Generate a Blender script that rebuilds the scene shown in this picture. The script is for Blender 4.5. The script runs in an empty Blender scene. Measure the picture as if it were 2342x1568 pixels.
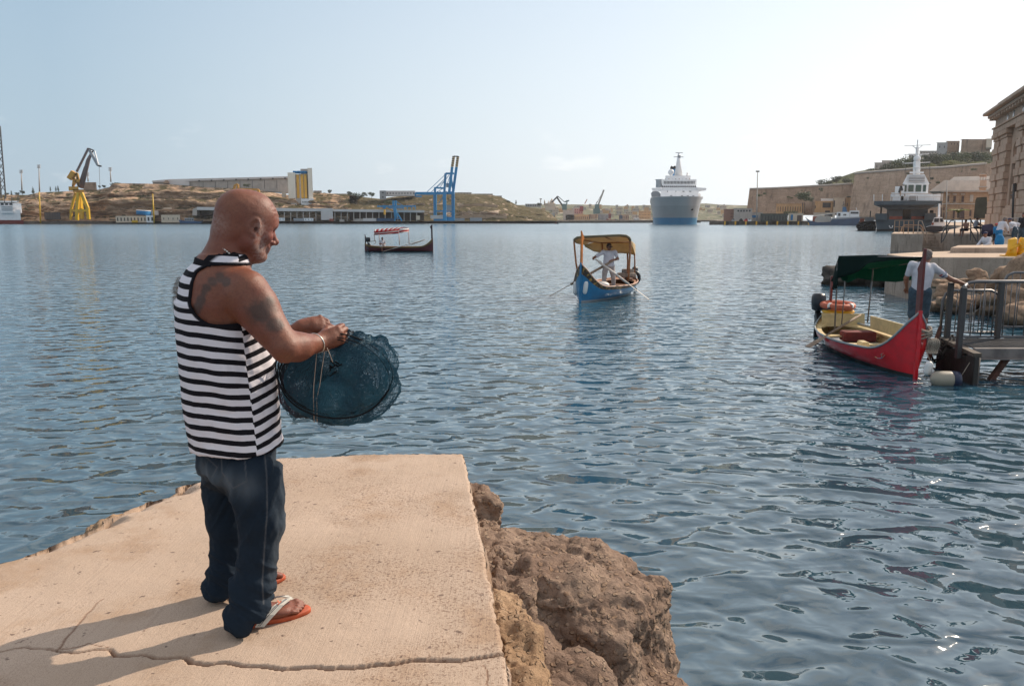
import bpy, math, random
import numpy as np
from mathutils import Vector, Matrix, noise as mnoise
S = bpy.context.scene
COL = S.collection
R = math.radians
# ------------------------------------------------------------------ camera
CAM_Z = 2.85            # above the water; the pier top is at 1.25
PIER = 1.25
PITCH = R(8.83)
FPX = 1821.0            # focal length in units of a 2342 px wide frame
cam = bpy.data.cameras.new('camera')
cam.sensor_width = 36.0
cam.lens = 36.0 * FPX / 2342.0
cam.clip_start = 0.1
cam.clip_end = 9000
cam_o = bpy.data.objects.new('camera', cam)
COL.objects.link(cam_o)
cam_o.location = (0, 0, CAM_Z)
cam_o.rotation_euler = (R(90) - PITCH, 0, 0)
S.camera = cam_o
# ------------------------------------------------------------------ sky and sun
SUN_AZ, SUN_EL = R(54), R(35)      # azimuth measured from +Y towards +X
w = bpy.data.worlds.new('World')
S.world = w
w.use_nodes = True
wn = w.node_tree.nodes
wl = w.node_tree.links
wn.clear()
def N(t, **k):
 n = wn.new(t)
 for a, b in k.items():
  setattr(n, a, b)
 return n
HAZE_FAR = (3.2, 4.2, 5.0, 1)
HAZE_SUN = (7.9, 8.2, 8.3, 1)
sky = N('ShaderNodeTexSky', sky_type='NISHITA', sun_disc=False, sun_elevation=SUN_EL,
  sun_rotation=SUN_AZ, altitude=0, air_density=1.0, dust_density=0.7, ozone_density=1.5)
tc = N('ShaderNodeTexCoord')
sep = N('ShaderNodeSeparateXYZ')
wl.new(tc.outputs['Generated'], sep.inputs[0])
# small fair weather clouds low over the horizon
mp = N('ShaderNodeMapping')
mp.inputs['Scale'].default_value = (1, 1, 2.6)
wl.new(tc.outputs['Generated'], mp.inputs[0])
nz = N('ShaderNodeTexNoise')
nz.inputs['Scale'].default_value = 9.0
nz.inputs['Detail'].default_value = 7.0
nz.inputs['Roughness'].default_value = 0.55
wl.new(mp.outputs[0], nz.inputs['Vector'])
cr = N('ShaderNodeMapRange', interpolation_type='SMOOTHSTEP')
cr.inputs['From Min'].default_value = 0.60
cr.inputs['From Max'].default_value = 0.74
wl.new(nz.outputs['Fac'], cr.inputs['Value'])
ev = N('ShaderNodeMapRange', interpolation_type='SMOOTHSTEP')
ev.inputs['From Min'].default_value = 0.16
ev.inputs['From Max'].default_value = 0.02
wl.new(sep.outputs['Z'], ev.inputs['Value'])
mm = N('ShaderNodeMath', operation='MULTIPLY')
wl.new(cr.outputs[0], mm.inputs[0])
wl.new(ev.outputs[0], mm.inputs[1])
m2 = N('ShaderNodeMath', operation='MULTIPLY')
m2.inputs[1].default_value = 0.35
wl.new(mm.outputs[0], m2.inputs[0])
mix = N('ShaderNodeMix', data_type='RGBA')
wl.new(m2.outputs[0], mix.inputs['Factor'])
hs = N('ShaderNodeHueSaturation')
hs.inputs['Saturation'].default_value = 1.2
wl.new(sky.outputs[0], hs.inputs['Color'])
# summer haze: paler towards the horizon, palest under the sun
hz = N('ShaderNodeMapRange', interpolation_type='SMOOTHERSTEP')
hz.inputs['From Min'].default_value = 1.0
hz.inputs['From Max'].default_value = -0.15
wl.new(sep.outputs['Z'], hz.inputs['Value'])
dp = N('ShaderNodeVectorMath', operation='DOT_PRODUCT')
wl.new(tc.outputs['Generated'], dp.inputs[0])
dp.inputs[1].default_value = (math.sin(SUN_AZ), math.cos(SUN_AZ), 0.0)
az = N('ShaderNodeMapRange')
az.inputs['From Min'].default_value = 0.12
az.inputs['From Max'].default_value = 0.95
az.inputs['To Min'].default_value = 0.0
az.inputs['To Max'].default_value = 1.0
wl.new(dp.outputs['Value'], az.inputs['Value'])
hc = N('ShaderNodeMix', data_type='RGBA')
wl.new(az.outputs[0], hc.inputs['Factor'])
hc.inputs['A'].default_value = HAZE_FAR
hc.inputs['B'].default_value = HAZE_SUN
hm = N('ShaderNodeMix', data_type='RGBA')
wl.new(hz.outputs[0], hm.inputs['Factor'])
wl.new(hs.outputs[0], hm.inputs['A'])
wl.new(hc.outputs['Result'], hm.inputs['B'])
# thin broken veil of high cloud over the harbour, the source of the soft fill in the shadows
vn = N('ShaderNodeTexNoise')
vn.inputs['Scale'].default_value = 2.6
vn.inputs['Detail'].default_value = 5.0
wl.new(tc.outputs['Generated'], vn.inputs['Vector'])
vr = N('ShaderNodeMapRange', interpolation_type='SMOOTHSTEP')
for k_, v_ in (('From Min', 0.36), ('From Max', 0.60), ('To Min', 0.25), ('To Max', 0.85)):
 vr.inputs[k_].default_value = v_
wl.new(vn.outputs['Fac'], vr.inputs['Value'])
ve = N('ShaderNodeMapRange', interpolation_type='SMOOTHSTEP')
ve.inputs['From Min'].default_value = 0.25
ve.inputs['From Max'].default_value = 0.52
wl.new(sep.outputs['Z'], ve.inputs['Value'])
vm = N('ShaderNodeMath', operation='MULTIPLY')
wl.new(vr.outputs[0], vm.inputs[0])
wl.new(ve.outputs[0], vm.inputs[1])
vx = N('ShaderNodeMix', data_type='RGBA')
wl.new(vm.outputs[0], vx.inputs['Factor'])
wl.new(hm.outputs['Result'], vx.inputs['A'])
vx.inputs['B'].default_value = (7.4, 7.3, 7.1, 1)
wl.new(vx.outputs['Result'], mix.inputs['A'])
mix.inputs['B'].default_value = (9.3, 9.2, 9.0, 1)
bg = N('ShaderNodeBackground')
bg.inputs['Strength'].default_value = 0.102
out = N('ShaderNodeOutputWorld')
wl.new(mix.outputs['Result'], bg.inputs[0])
wl.new(bg.outputs[0], out.inputs[0])
sl = bpy.data.lights.new('sun', 'SUN')
sl.energy = 3.7
sl.angle = R(0.55)
sl.color = (1.0, 0.86, 0.70)
so = bpy.data.objects.new('sun', sl)
COL.objects.link(so)
sd = Vector((math.sin(SUN_AZ) * math.cos(SUN_EL), math.cos(SUN_AZ) * math.cos(SUN_EL), math.sin(SUN_EL)))
so.rotation_euler = sd.to_track_quat('Z', 'Y').to_euler()
so.location = sd * 60
S.view_settings.view_transform = 'Standard'
S.view_settings.look = 'None'
S.view_settings.gamma = 1
S.view_settings.exposure = 0.46
S.view_settings.use_curve_mapping = False
S.cycles.max_bounces = 8
S.cycles.transparent_max_bounces = 16
S.cycles.sample_clamp_direct = 4
S.cycles.caustics_reflective = False
S.cycles.caustics_refractive = False
S.cycles.use_denoising = True
HAZE = True
# ------------------------------------------------------------------ placing helpers
CP, SP = math.cos(PITCH), math.sin(PITCH)
def ray(px, py):
 u = (px - 1171) / FPX
 v = (py - 784) / FPX
 return np.array([u, CP - v * SP, -SP - v * CP])
def at(px, py, Y):
 """world point at distance Y ahead that stands where the survey sees it"""
 d = ray(px, py)
 return Vector(d * (Y / d[1])) + Vector((0, 0, CAM_Z))
def gnd(px, py, z=0.0):
 d = ray(px, py)
 return Vector(d * ((z - CAM_Z) / d[2])) + Vector((0, 0, CAM_Z))
def V(*a):
 return Vector(a)
# ------------------------------------------------------------------ numeric noise
def _h(ix, iy, iz, seed):
 n = (ix * 374761393 + iy * 668265263 + iz * 2147483647 + seed * 974634777) & 0xffffffff
 n = ((n ^ (n >> 13)) * 1274126177) & 0xffffffff
 n = (n ^ (n >> 16)) & 0xffffffff
 return n.astype(np.float64) / 4294967295.0
def vnoise(p, seed=0):
 p = np.asarray(p, dtype=np.float64)
 i = np.floor(p).astype(np.int64)
 f = p - i
 f = f * f * f * (f * (f * 6 - 15) + 10)
 r = 0
 for dx in (0, 1):
  wx = f[..., 0] if dx else 1 - f[..., 0]
  for dy in (0, 1):
   wy = f[..., 1] if dy else 1 - f[..., 1]
   for dz in (0, 1):
    wz = f[..., 2] if dz else 1 - f[..., 2]
    r = r + wx * wy * wz * _h(i[..., 0] + dx, i[..., 1] + dy, i[..., 2] + dz, seed)
 return r * 2 - 1
def fbm(p, oct=4, seed=0, gain=0.5, lac=2.03):
 p = np.asarray(p, dtype=np.float64)
 a, s, r = 1.0, 0.0, 0
 for k in range(oct):
  r = r + a * vnoise(p, seed + k * 17)
  s += a
  a *= gain
  p = p * lac + 3.7
 return r / s
def worley(p, seed=0):
 """distance to nearest jittered cell point, and a value of that cell"""
 p = np.asarray(p, dtype=np.float64)
 i = np.floor(p).astype(np.int64)
 best = np.full(p.shape[:-1], 9.0)
 val = np.zeros(p.shape[:-1])
 for dx in (-1, 0, 1):
  for dy in (-1, 0, 1):
   for dz in (-1, 0, 1):
    c = i + np.array([dx, dy, dz])
    q = np.stack([c[..., k] + _h(c[..., 0], c[..., 1], c[..., 2], seed + k) for k in range(3)], -1)
    d = np.sqrt(((q - p) ** 2).sum(-1))
    m = d < best
    best = np.where(m, d, best)
    val = np.where(m, _h(c[..., 0], c[..., 1], c[..., 2], seed + 9), val)
 return best, val
# ------------------------------------------------------------------ materials
MATS = {}
def nodemat(name):
 m = bpy.data.materials.new(name)
 m.use_nodes = True
 nt = m.node_tree
 return m, nt, nt.nodes['Principled BSDF']
def mat(name, col, rough=0.6, metal=0.0, var=0.0, scale=8.0, bump=0.0, bscale=40.0, spec=0.5,
  col2=None, stretch=(1, 1, 1), trans=0.0, detail=5.0, contrast=(0.35, 0.65), coat=0.0):
 """plain procedural material: two colours mixed by noise, and a fine relief"""
 if name in MATS:
  return MATS[name]
 m, nt, b = nodemat(name)
 n, l = nt.nodes, nt.links
 b.inputs['Roughness'].default_value = rough
 b.inputs['Metallic'].default_value = metal
 b.inputs['Specular IOR Level'].default_value = spec
 b.inputs['Base Color'].default_value = (*col, 1)
 if coat:
  b.inputs['Coat Weight'].default_value = coat
 t = n.new('ShaderNodeTexCoord')
 mp = n.new('ShaderNodeMapping')
 mp.inputs['Scale'].default_value = stretch
 l.new(t.outputs['Object'], mp.inputs[0])
 if var > 0 or col2:
  z = n.new('ShaderNodeTexNoise')
  z.inputs['Scale'].default_value = scale
  z.inputs['Detail'].default_value = detail
  z.inputs['Roughness'].default_value = 0.6
  l.new(mp.outputs[0], z.inputs['Vector'])
  mr = n.new('ShaderNodeMapRange')
  mr.interpolation_type = 'SMOOTHSTEP'
  mr.inputs['From Min'].default_value = contrast[0]
  mr.inputs['From Max'].default_value = contrast[1]
  l.new(z.outputs['Fac'], mr.inputs['Value'])
  mx = n.new('ShaderNodeMix')
  mx.data_type = 'RGBA'
  c2 = col2 if col2 else tuple(min(1, c * (1 + var)) for c in col)
  c1 = col if col2 else tuple(c * (1 - var) for c in col)
  mx.inputs['A'].default_value = (*c1, 1)
  mx.inputs['B'].default_value = (*c2, 1)
  l.new(mr.outputs[0], mx.inputs['Factor'])
  l.new(mx.outputs['Result'], b.inputs['Base Color'])
 if bump > 0:
  z2 = n.new('ShaderNodeTexNoise')
  z2.inputs['Scale'].default_value = bscale
  z2.inputs['Detail'].default_value = 6
  l.new(mp.outputs[0], z2.inputs['Vector'])
  bp = n.new('ShaderNodeBump')
  bp.inputs['Strength'].default_value = 1.0
  bp.inputs['Distance'].default_value = bump
  l.new(z2.outputs['Fac'], bp.inputs['Height'])
  l.new(bp.outputs[0], b.inputs['Normal'])
 MATS[name] = m
 return m
# ------------------------------------------------------------------ mesh helpers
class MB:
 """collects shapes; build() links them as one mesh object"""
 def __init__(s):
  s.v, s.f, s.mi, s.sm = [], [], [], []
 def _add(s, vs, fs, mi=0, smooth=False):
  o = len(s.v)
  s.v += [tuple(x) for x in vs]
  s.f += [tuple(i + o for i in f) for f in fs]
  s.mi += [mi] * len(fs)
  s.sm += [smooth] * len(fs)
  return s
 def box(s, c, d, rz=0, mi=0, taper=1.0, rot=None):
  x, y, z = d[0] / 2, d[1] / 2, d[2] / 2
  vs = [(-x, -y, -z), (x, -y, -z), (x, y, -z), (-x, y, -z),
    (-x * taper, -y * taper, z), (x * taper, -y * taper, z), (x * taper, y * taper, z), (-x * taper, y * taper, z)]
  m = rot if rot is not None else Matrix.Rotation(rz, 3, 'Z')
  vs = [m @ Vector(q) + Vector(c) for q in vs]
  return s._add(vs, [(0, 3, 2, 1), (4, 5, 6, 7), (0, 1, 5, 4), (1, 2, 6, 5), (2, 3, 7, 6), (3, 0, 4, 7)], mi)
 def bar(s, a, b, w, h=None, mi=0):
  """box beam from a to b"""
  a, b = Vector(a), Vector(b)
  d = b - a
  L = d.length
  if L < 1e-6:
   return s
  q = d.to_track_quat('Z', 'Y').to_matrix()
  return s.box((a + b) / 2, (w, h or w, L), rot=q, mi=mi)
 def tube(s, pts, r, n=8, mi=0, cap=True, smooth=True):
  pts = [Vector(p) for p in pts]
  rs = r if isinstance(r, (list, tuple)) else [r] * len(pts)
  vs, fs = [], []
  pu = None
  for i, p in enumerate(pts):
   t = (pts[min(i + 1, len(pts) - 1)] - pts[max(i - 1, 0)]).normalized()
   if pu is None:
    pu = t.orthogonal().normalized()
   else:
    pu = (pu - t * pu.dot(t)).normalized()
   wv = t.cross(pu)
   for k in range(n):
    a = 2 * math.pi * k / n
    vs.append(p + (pu * math.cos(a) + wv * math.sin(a)) * rs[i])
  for i in range(len(pts) - 1):
   for k in range(n):
    fs.append((i * n + k, i * n + (k + 1) % n, (i + 1) * n + (k + 1) % n, (i + 1) * n + k))
  s._add(vs, fs, mi, smooth)
  if cap:
   o = len(s.v) - len(vs)
   s.f += [tuple(o + k for k in reversed(range(n))), tuple(o + (len(pts) - 1) * n + k for k in range(n))]
   s.mi += [mi, mi]
   s.sm += [False, False]
  return s
 def ell(s, c, r, seg=16, rings=10, mi=0, rot=None, fn=None):
  r = r if isinstance(r, (list, tuple)) else (r, r, r)
  vs, fs = [], []
  m = rot if rot is not None else Matrix.Identity(3)
  for i in range(rings + 1):
   th = math.pi * i / rings
   for k in range(seg):
    ph = 2 * math.pi * k / seg
    q = Vector((math.sin(th) * math.cos(ph), math.sin(th) * math.sin(ph), math.cos(th)))
    if fn:
     q = q * fn(q)
    vs.append(m @ Vector((q.x * r[0], q.y * r[1], q.z * r[2])) + Vector(c))
  for i in range(rings):
   for k in range(seg):
    fs.append((i * seg + k, (i + 1) * seg + k, (i + 1) * seg + (k + 1) % seg, i * seg + (k + 1) % seg))
  return s._add(vs, fs, mi, True)
 def prism(s, poly, z0, z1, mi=0):
  n = len(poly)
  vs = [(p[0], p[1], z0) for p in poly] + [(p[0], p[1], z1) for p in poly]
  fs = [tuple(reversed(range(n))), tuple(range(n, 2 * n))]
  fs += [(k, (k + 1) % n, n + (k + 1) % n, n + k) for k in range(n)]
  return s._add(vs, fs, mi)
 def slab(s, pts, off, mi=0):
  """polygon pts extruded by vector off"""
  n = len(pts)
  pts = [Vector(p) for p in pts]
  off = Vector(off)
  vs = pts + [p + off for p in pts]
  fs = [tuple(reversed(range(n))), tuple(range(n, 2 * n))]
  fs += [(k, (k + 1) % n, n + (k + 1) % n, n + k) for k in range(n)]
  return s._add(vs, fs, mi)
 def grid(s, P, mi=0, smooth=True, flip=False):
  """P[i][j] of points"""
  a, b = len(P), len(P[0])
  vs = [q for row in P for q in row]
  fs = []
  for i in range(a - 1):
   for j in range(b - 1):
    f = (i * b + j, (i + 1) * b + j, (i + 1) * b + j + 1, i * b + j + 1)
    fs.append(tuple(reversed(f)) if flip else f)
  return s._add(vs, fs, mi, smooth)
 def mesh(s, name):
  me = bpy.data.meshes.new(name)
  me.from_pydata(s.v, [], s.f)
  me.polygons.foreach_set('material_index', s.mi)
  me.polygons.foreach_set('use_smooth', s.sm)
  me.update()
  return me
 def build(s, name, m, parent=None, bevel=0.0, loc=None, rz=0.0, **tags):
  me = s.mesh(name)
  for q in (m if isinstance(m, (list, tuple)) else [m]):
   me.materials.append(q)
  return link(name, me, parent, bevel, loc, rz, **tags)
def link(name, me, parent=None, bevel=0.0, loc=None, rz=0.0, **tags):
 o = bpy.data.objects.new(name, me)
 COL.objects.link(o)
 if parent is not None:
  o.parent = parent
 if loc is not None:
  o.location = loc
 o.rotation_euler = (0, 0, rz)
 if bevel:
  b = o.modifiers.new('bevel', 'BEVEL')
  b.width = bevel
  b.segments = 2
  b.limit_method = 'ANGLE'
 for k, v in tags.items():
  o[k] = v
 return o
def thing(name, label, cat, loc=(0, 0, 0), rz=0, group=None):
 o = bpy.data.objects.new(name, None)
 COL.objects.link(o)
 o.empty_display_size = 0.2
 o.location = loc
 o.rotation_euler = (0, 0, rz)
 o['label'] = label
 o['category'] = cat
 if group:
  o['group'] = group
 return o
def dup(root, loc=None, rz=None, label=None, group=None):
 def cp(o, par):
  c = o.copy()
  COL.objects.link(c)
  if par is not None:
   c.parent = par
  for ch in list(o.children):
   cp(ch, c)
  return c
 r = cp(root, None)
 if loc is not None:
  r.location = loc
 if rz is not None:
  r.rotation_euler = (0, 0, rz)
 if label:
  r['label'] = label
 if group:
  r['group'] = group
 return r
def np_mesh(name, v, f, mats, smooth=True, parent=None, attrs=None, **tags):
 me = bpy.data.meshes.new(name)
 v = np.asarray(v, dtype=np.float32)
 f = np.asarray(f, dtype=np.int32)
 me.vertices.add(len(v))
 me.vertices.foreach_set('co', v.ravel())
 k = f.shape[1]
 me.loops.add(len(f) * k)
 me.loops.foreach_set('vertex_index', f.ravel())
 me.polygons.add(len(f))
 me.polygons.foreach_set('loop_start', np.arange(0, len(f) * k, k, dtype=np.int32))
 me.polygons.foreach_set('use_smooth', np.full(len(f), smooth))
 me.update(calc_edges=True)
 if attrs:
  for an, av in attrs.items():
   a = me.attributes.new(an, 'FLOAT', 'POINT')
   a.data.foreach_set('value', np.asarray(av, dtype=np.float32))
 for q in (mats if isinstance(mats, (list, tuple)) else [mats]):
  me.materials.append(q)
 return link(name, me, parent, **tags)
# ------------------------------------------------------------------ implicit surfaces
def smin(a, b, k):
 if k <= 0:
  return np.minimum(a, b)
 h = np.maximum(k - np.abs(a - b), 0) / k
 return np.minimum(a, b) - h * h * k * 0.25
class Field:
 def __init__(s, lo, hi, h):
  s.lo = np.array(lo, dtype=np.float64)
  s.h = h
  s.n = np.ceil((np.array(hi) - s.lo) / h).astype(int) + 1
  s.F = np.full(s.n, 1.0, dtype=np.float32)
 def sub(s, lo, hi):
  a = np.clip(np.floor((np.array(lo) - s.lo) / s.h).astype(int), 0, s.n)
  b = np.clip(np.ceil((np.array(hi) - s.lo) / s.h).astype(int) + 1, 0, s.n)
  if (b <= a).any():
   return None
  sl = tuple(slice(a[k], b[k]) for k in range(3))
  g = [(np.arange(a[k], b[k]) * s.h + s.lo[k]).astype(np.float32) for k in range(3)]
  return sl, g[0][:, None, None], g[1][None, :, None], g[2][None, None, :]
 def _merge(s, sl, d, k, op):
  if op == 'add':
   s.F[sl] = smin(s.F[sl], d, k)
  elif op == 'cut':
   s.F[sl] = -smin(-s.F[sl], d, k)
 def cone(s, a, b, ra, rb, k=0.02, op='add'):
  a, b = np.array(a, float), np.array(b, float)
  m = max(ra, rb) + k + 3 * s.h
  q = s.sub(np.minimum(a, b) - m, np.maximum(a, b) + m)
  if q is None:
   return s
  sl, X, Y, Z = q
  ba = b - a
  L2 = max(float(ba @ ba), 1e-9)
  px, py, pz = X - a[0], Y - a[1], Z - a[2]
  t = np.clip((px * ba[0] + py * ba[1] + pz * ba[2]) / L2, 0, 1)
  d = np.sqrt((px - t * ba[0]) ** 2 + (py - t * ba[1]) ** 2 + (pz - t * ba[2]) ** 2) - (ra + (rb - ra) * t)
  s._merge(sl, d.astype(np.float32), k, op)
  return s
 def chain(s, pts, rs, k=0.02):
  for i in range(len(pts) - 1):
   s.cone(pts[i], pts[i + 1], rs[i], rs[i + 1], k)
  return s
 def ell(s, c, r, k=0.02, M=None, op='add'):
  c = np.array(c, float)
  r = np.array(r, float)
  m = r.max() + k + 3 * s.h
  q = s.sub(c - m, c + m)
  if q is None:
   return s
  sl, X, Y, Z = q
  px, py, pz = X - c[0], Y - c[1], Z - c[2]
  if M is not None:       # rows of M are the axes
   M = np.array(M, float)
   px, py, pz = (M[0, 0] * px + M[0, 1] * py + M[0, 2] * pz, M[1, 0] * px + M[1, 1] * py + M[1, 2] * pz,
       M[2, 0] * px + M[2, 1] * py + M[2, 2] * pz)
  k0 = np.sqrt((px / r[0]) ** 2 + (py / r[1]) ** 2 + (pz / r[2]) ** 2)
  k1 = np.sqrt((px / r[0] ** 2) ** 2 + (py / r[1] ** 2) ** 2 + (pz / r[2] ** 2) ** 2)
  d = k0 * (k0 - 1) / np.maximum(k1, 1e-6)
  d = np.where(k0 < 1e-3, -r.min(), d)
  s._merge(sl, d.astype(np.float32), k, op)
  return s
 def loft(s, zs, cx, cy, a, b, f, k=0.02, off=0.0):
  """stack of ellipses; f = heading (forward unit x,y)"""
  zs = np.array(zs)
  o = np.argsort(zs)
  m = max(max(a), max(b)) + 0.05
  q = s.sub((min(cx) - m, min(cy) - m, zs.min() - 0.03), (max(cx) + m, max(cy) + m, zs.max() + 0.03))
  sl, X, Y, Z = q
  I = lambda v: np.interp(Z, zs[o], np.array(v)[o])
  A, B = I(a) + off, I(b) + off
  px, py = X - I(cx), Y - I(cy)
  u = px * f[0] + py * f[1]
  v = -px * f[1] + py * f[0]
  k0 = np.sqrt((u / A) ** 2 + (v / B) ** 2)
  k1 = np.sqrt((u / A ** 2) ** 2 + (v / B ** 2) ** 2)
  d = k0 * (k0 - 1) / np.maximum(k1, 1e-6)
  d = np.where(k0 < 1e-2, -np.minimum(A, B), d)
  d = np.maximum(d, np.maximum(Z - zs.max(), zs.min() - Z))
  s._merge(sl, d.astype(np.float32), k, 'add')
  return s
 def coords(s):
  g = [(np.arange(s.n[k]) * s.h + s.lo[k]).astype(np.float32) for k in range(3)]
  return g[0][:, None, None], g[1][None, :, None], g[2][None, None, :]
 def surface(s):
  F = s.F
  ins = F < 0
  n = F.shape
  c = np.zeros((n[0] - 1, n[1] - 1, n[2] - 1), dtype=np.uint8)
  for dx in (0, 1):
   for dy in (0, 1):
    for dz in (0, 1):
     c += ins[dx:n[0] - 1 + dx, dy:n[1] - 1 + dy, dz:n[2] - 1 + dz]
  act = np.argwhere((c > 0) & (c < 8))
  if len(act) == 0:
   return np.zeros((0, 3)), np.zeros((0, 4), int)
  idx = np.full(c.shape, -1, dtype=np.int64)
  idx[act[:, 0], act[:, 1], act[:, 2]] = np.arange(len(act))
  cv = {}
  for dx in (0, 1):
   for dy in (0, 1):
    for dz in (0, 1):
     cv[dx, dy, dz] = F[act[:, 0] + dx, act[:, 1] + dy, act[:, 2] + dz].astype(np.float64)
  acc = np.zeros((len(act), 3))
  cnt = np.zeros(len(act))
  for ax in range(3):
   for p in (0, 1):
    for q in (0, 1):
     a = [0, 0, 0]
     o = [k for k in range(3) if k != ax]
     a[o[0]], a[o[1]] = p, q
     b = list(a)
     b[ax] = 1
     va, vb = cv[tuple(a)], cv[tuple(b)]
     m = (va < 0) != (vb < 0)
     t = np.where(m, va / np.where(m, va - vb, 1), 0)
     pt = np.zeros((len(act), 3)) + np.array(a)
     pt[:, ax] = t
     acc += pt * m[:, None]
     cnt += m
  verts = (act + acc / cnt[:, None]) * s.h + s.lo
  faces = []
  for ax in range(3):
   sl0 = [slice(1, n[k] - 1) for k in range(3)]
   sl1 = [slice(1, n[k] - 1) for k in range(3)]
   sl0[ax] = slice(0, n[ax] - 1)
   sl1[ax] = slice(1, n[ax])
   A, B = ins[tuple(sl0)], ins[tuple(sl1)]
   e = np.argwhere(A != B)
   if len(e) == 0:
    continue
   st = A[e[:, 0], e[:, 1], e[:, 2]]
   base = e + np.array([0 if k == ax else 1 for k in range(3)])
   o1, o2 = [(1, 2), (2, 0), (0, 1)][ax]
   def g(d1, d2):
    q = base.copy()
    q[:, o1] -= d1
    q[:, o2] -= d2
    return idx[q[:, 0], q[:, 1], q[:, 2]]
   f = np.stack([g(1, 1), g(0, 1), g(0, 0), g(1, 0)], 1)
   f[~st] = f[~st][:, ::-1]
   faces.append(f)
  return verts, np.concatenate(faces)
 def mesh(s, name, m, parent=None, attrs=None, disp=None, smooth=0, **tags):
  v, f = s.surface()
  if smooth:
   for _ in range(smooth):
    acc = np.zeros_like(v)
    cnt = np.zeros(len(v))
    for a in range(4):
     b = (a + 1) % 4
     np.add.at(acc, f[:, a], v[f[:, b]])
     np.add.at(cnt, f[:, a], 1)
    v = v * 0.5 + 0.5 * acc / np.maximum(cnt, 1)[:, None]
  nrm = vnormals(v, f)
  if disp is not None:
   v = v + nrm * disp(v, nrm)[:, None]
  at_ = {k: fn(v, nrm) for k, fn in attrs.items()} if attrs else None
  return np_mesh(name, v, f, m, True, parent, at_, **tags)
def vnormals(v, f):
 fn = np.cross(v[f[:, 2]] - v[f[:, 0]], v[f[:, 3]] - v[f[:, 1]])
 n = np.zeros_like(v)
 for k in range(4):
  np.add.at(n, f[:, k], fn)
 return n / np.maximum(np.linalg.norm(n, axis=1, keepdims=True), 1e-12)
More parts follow.
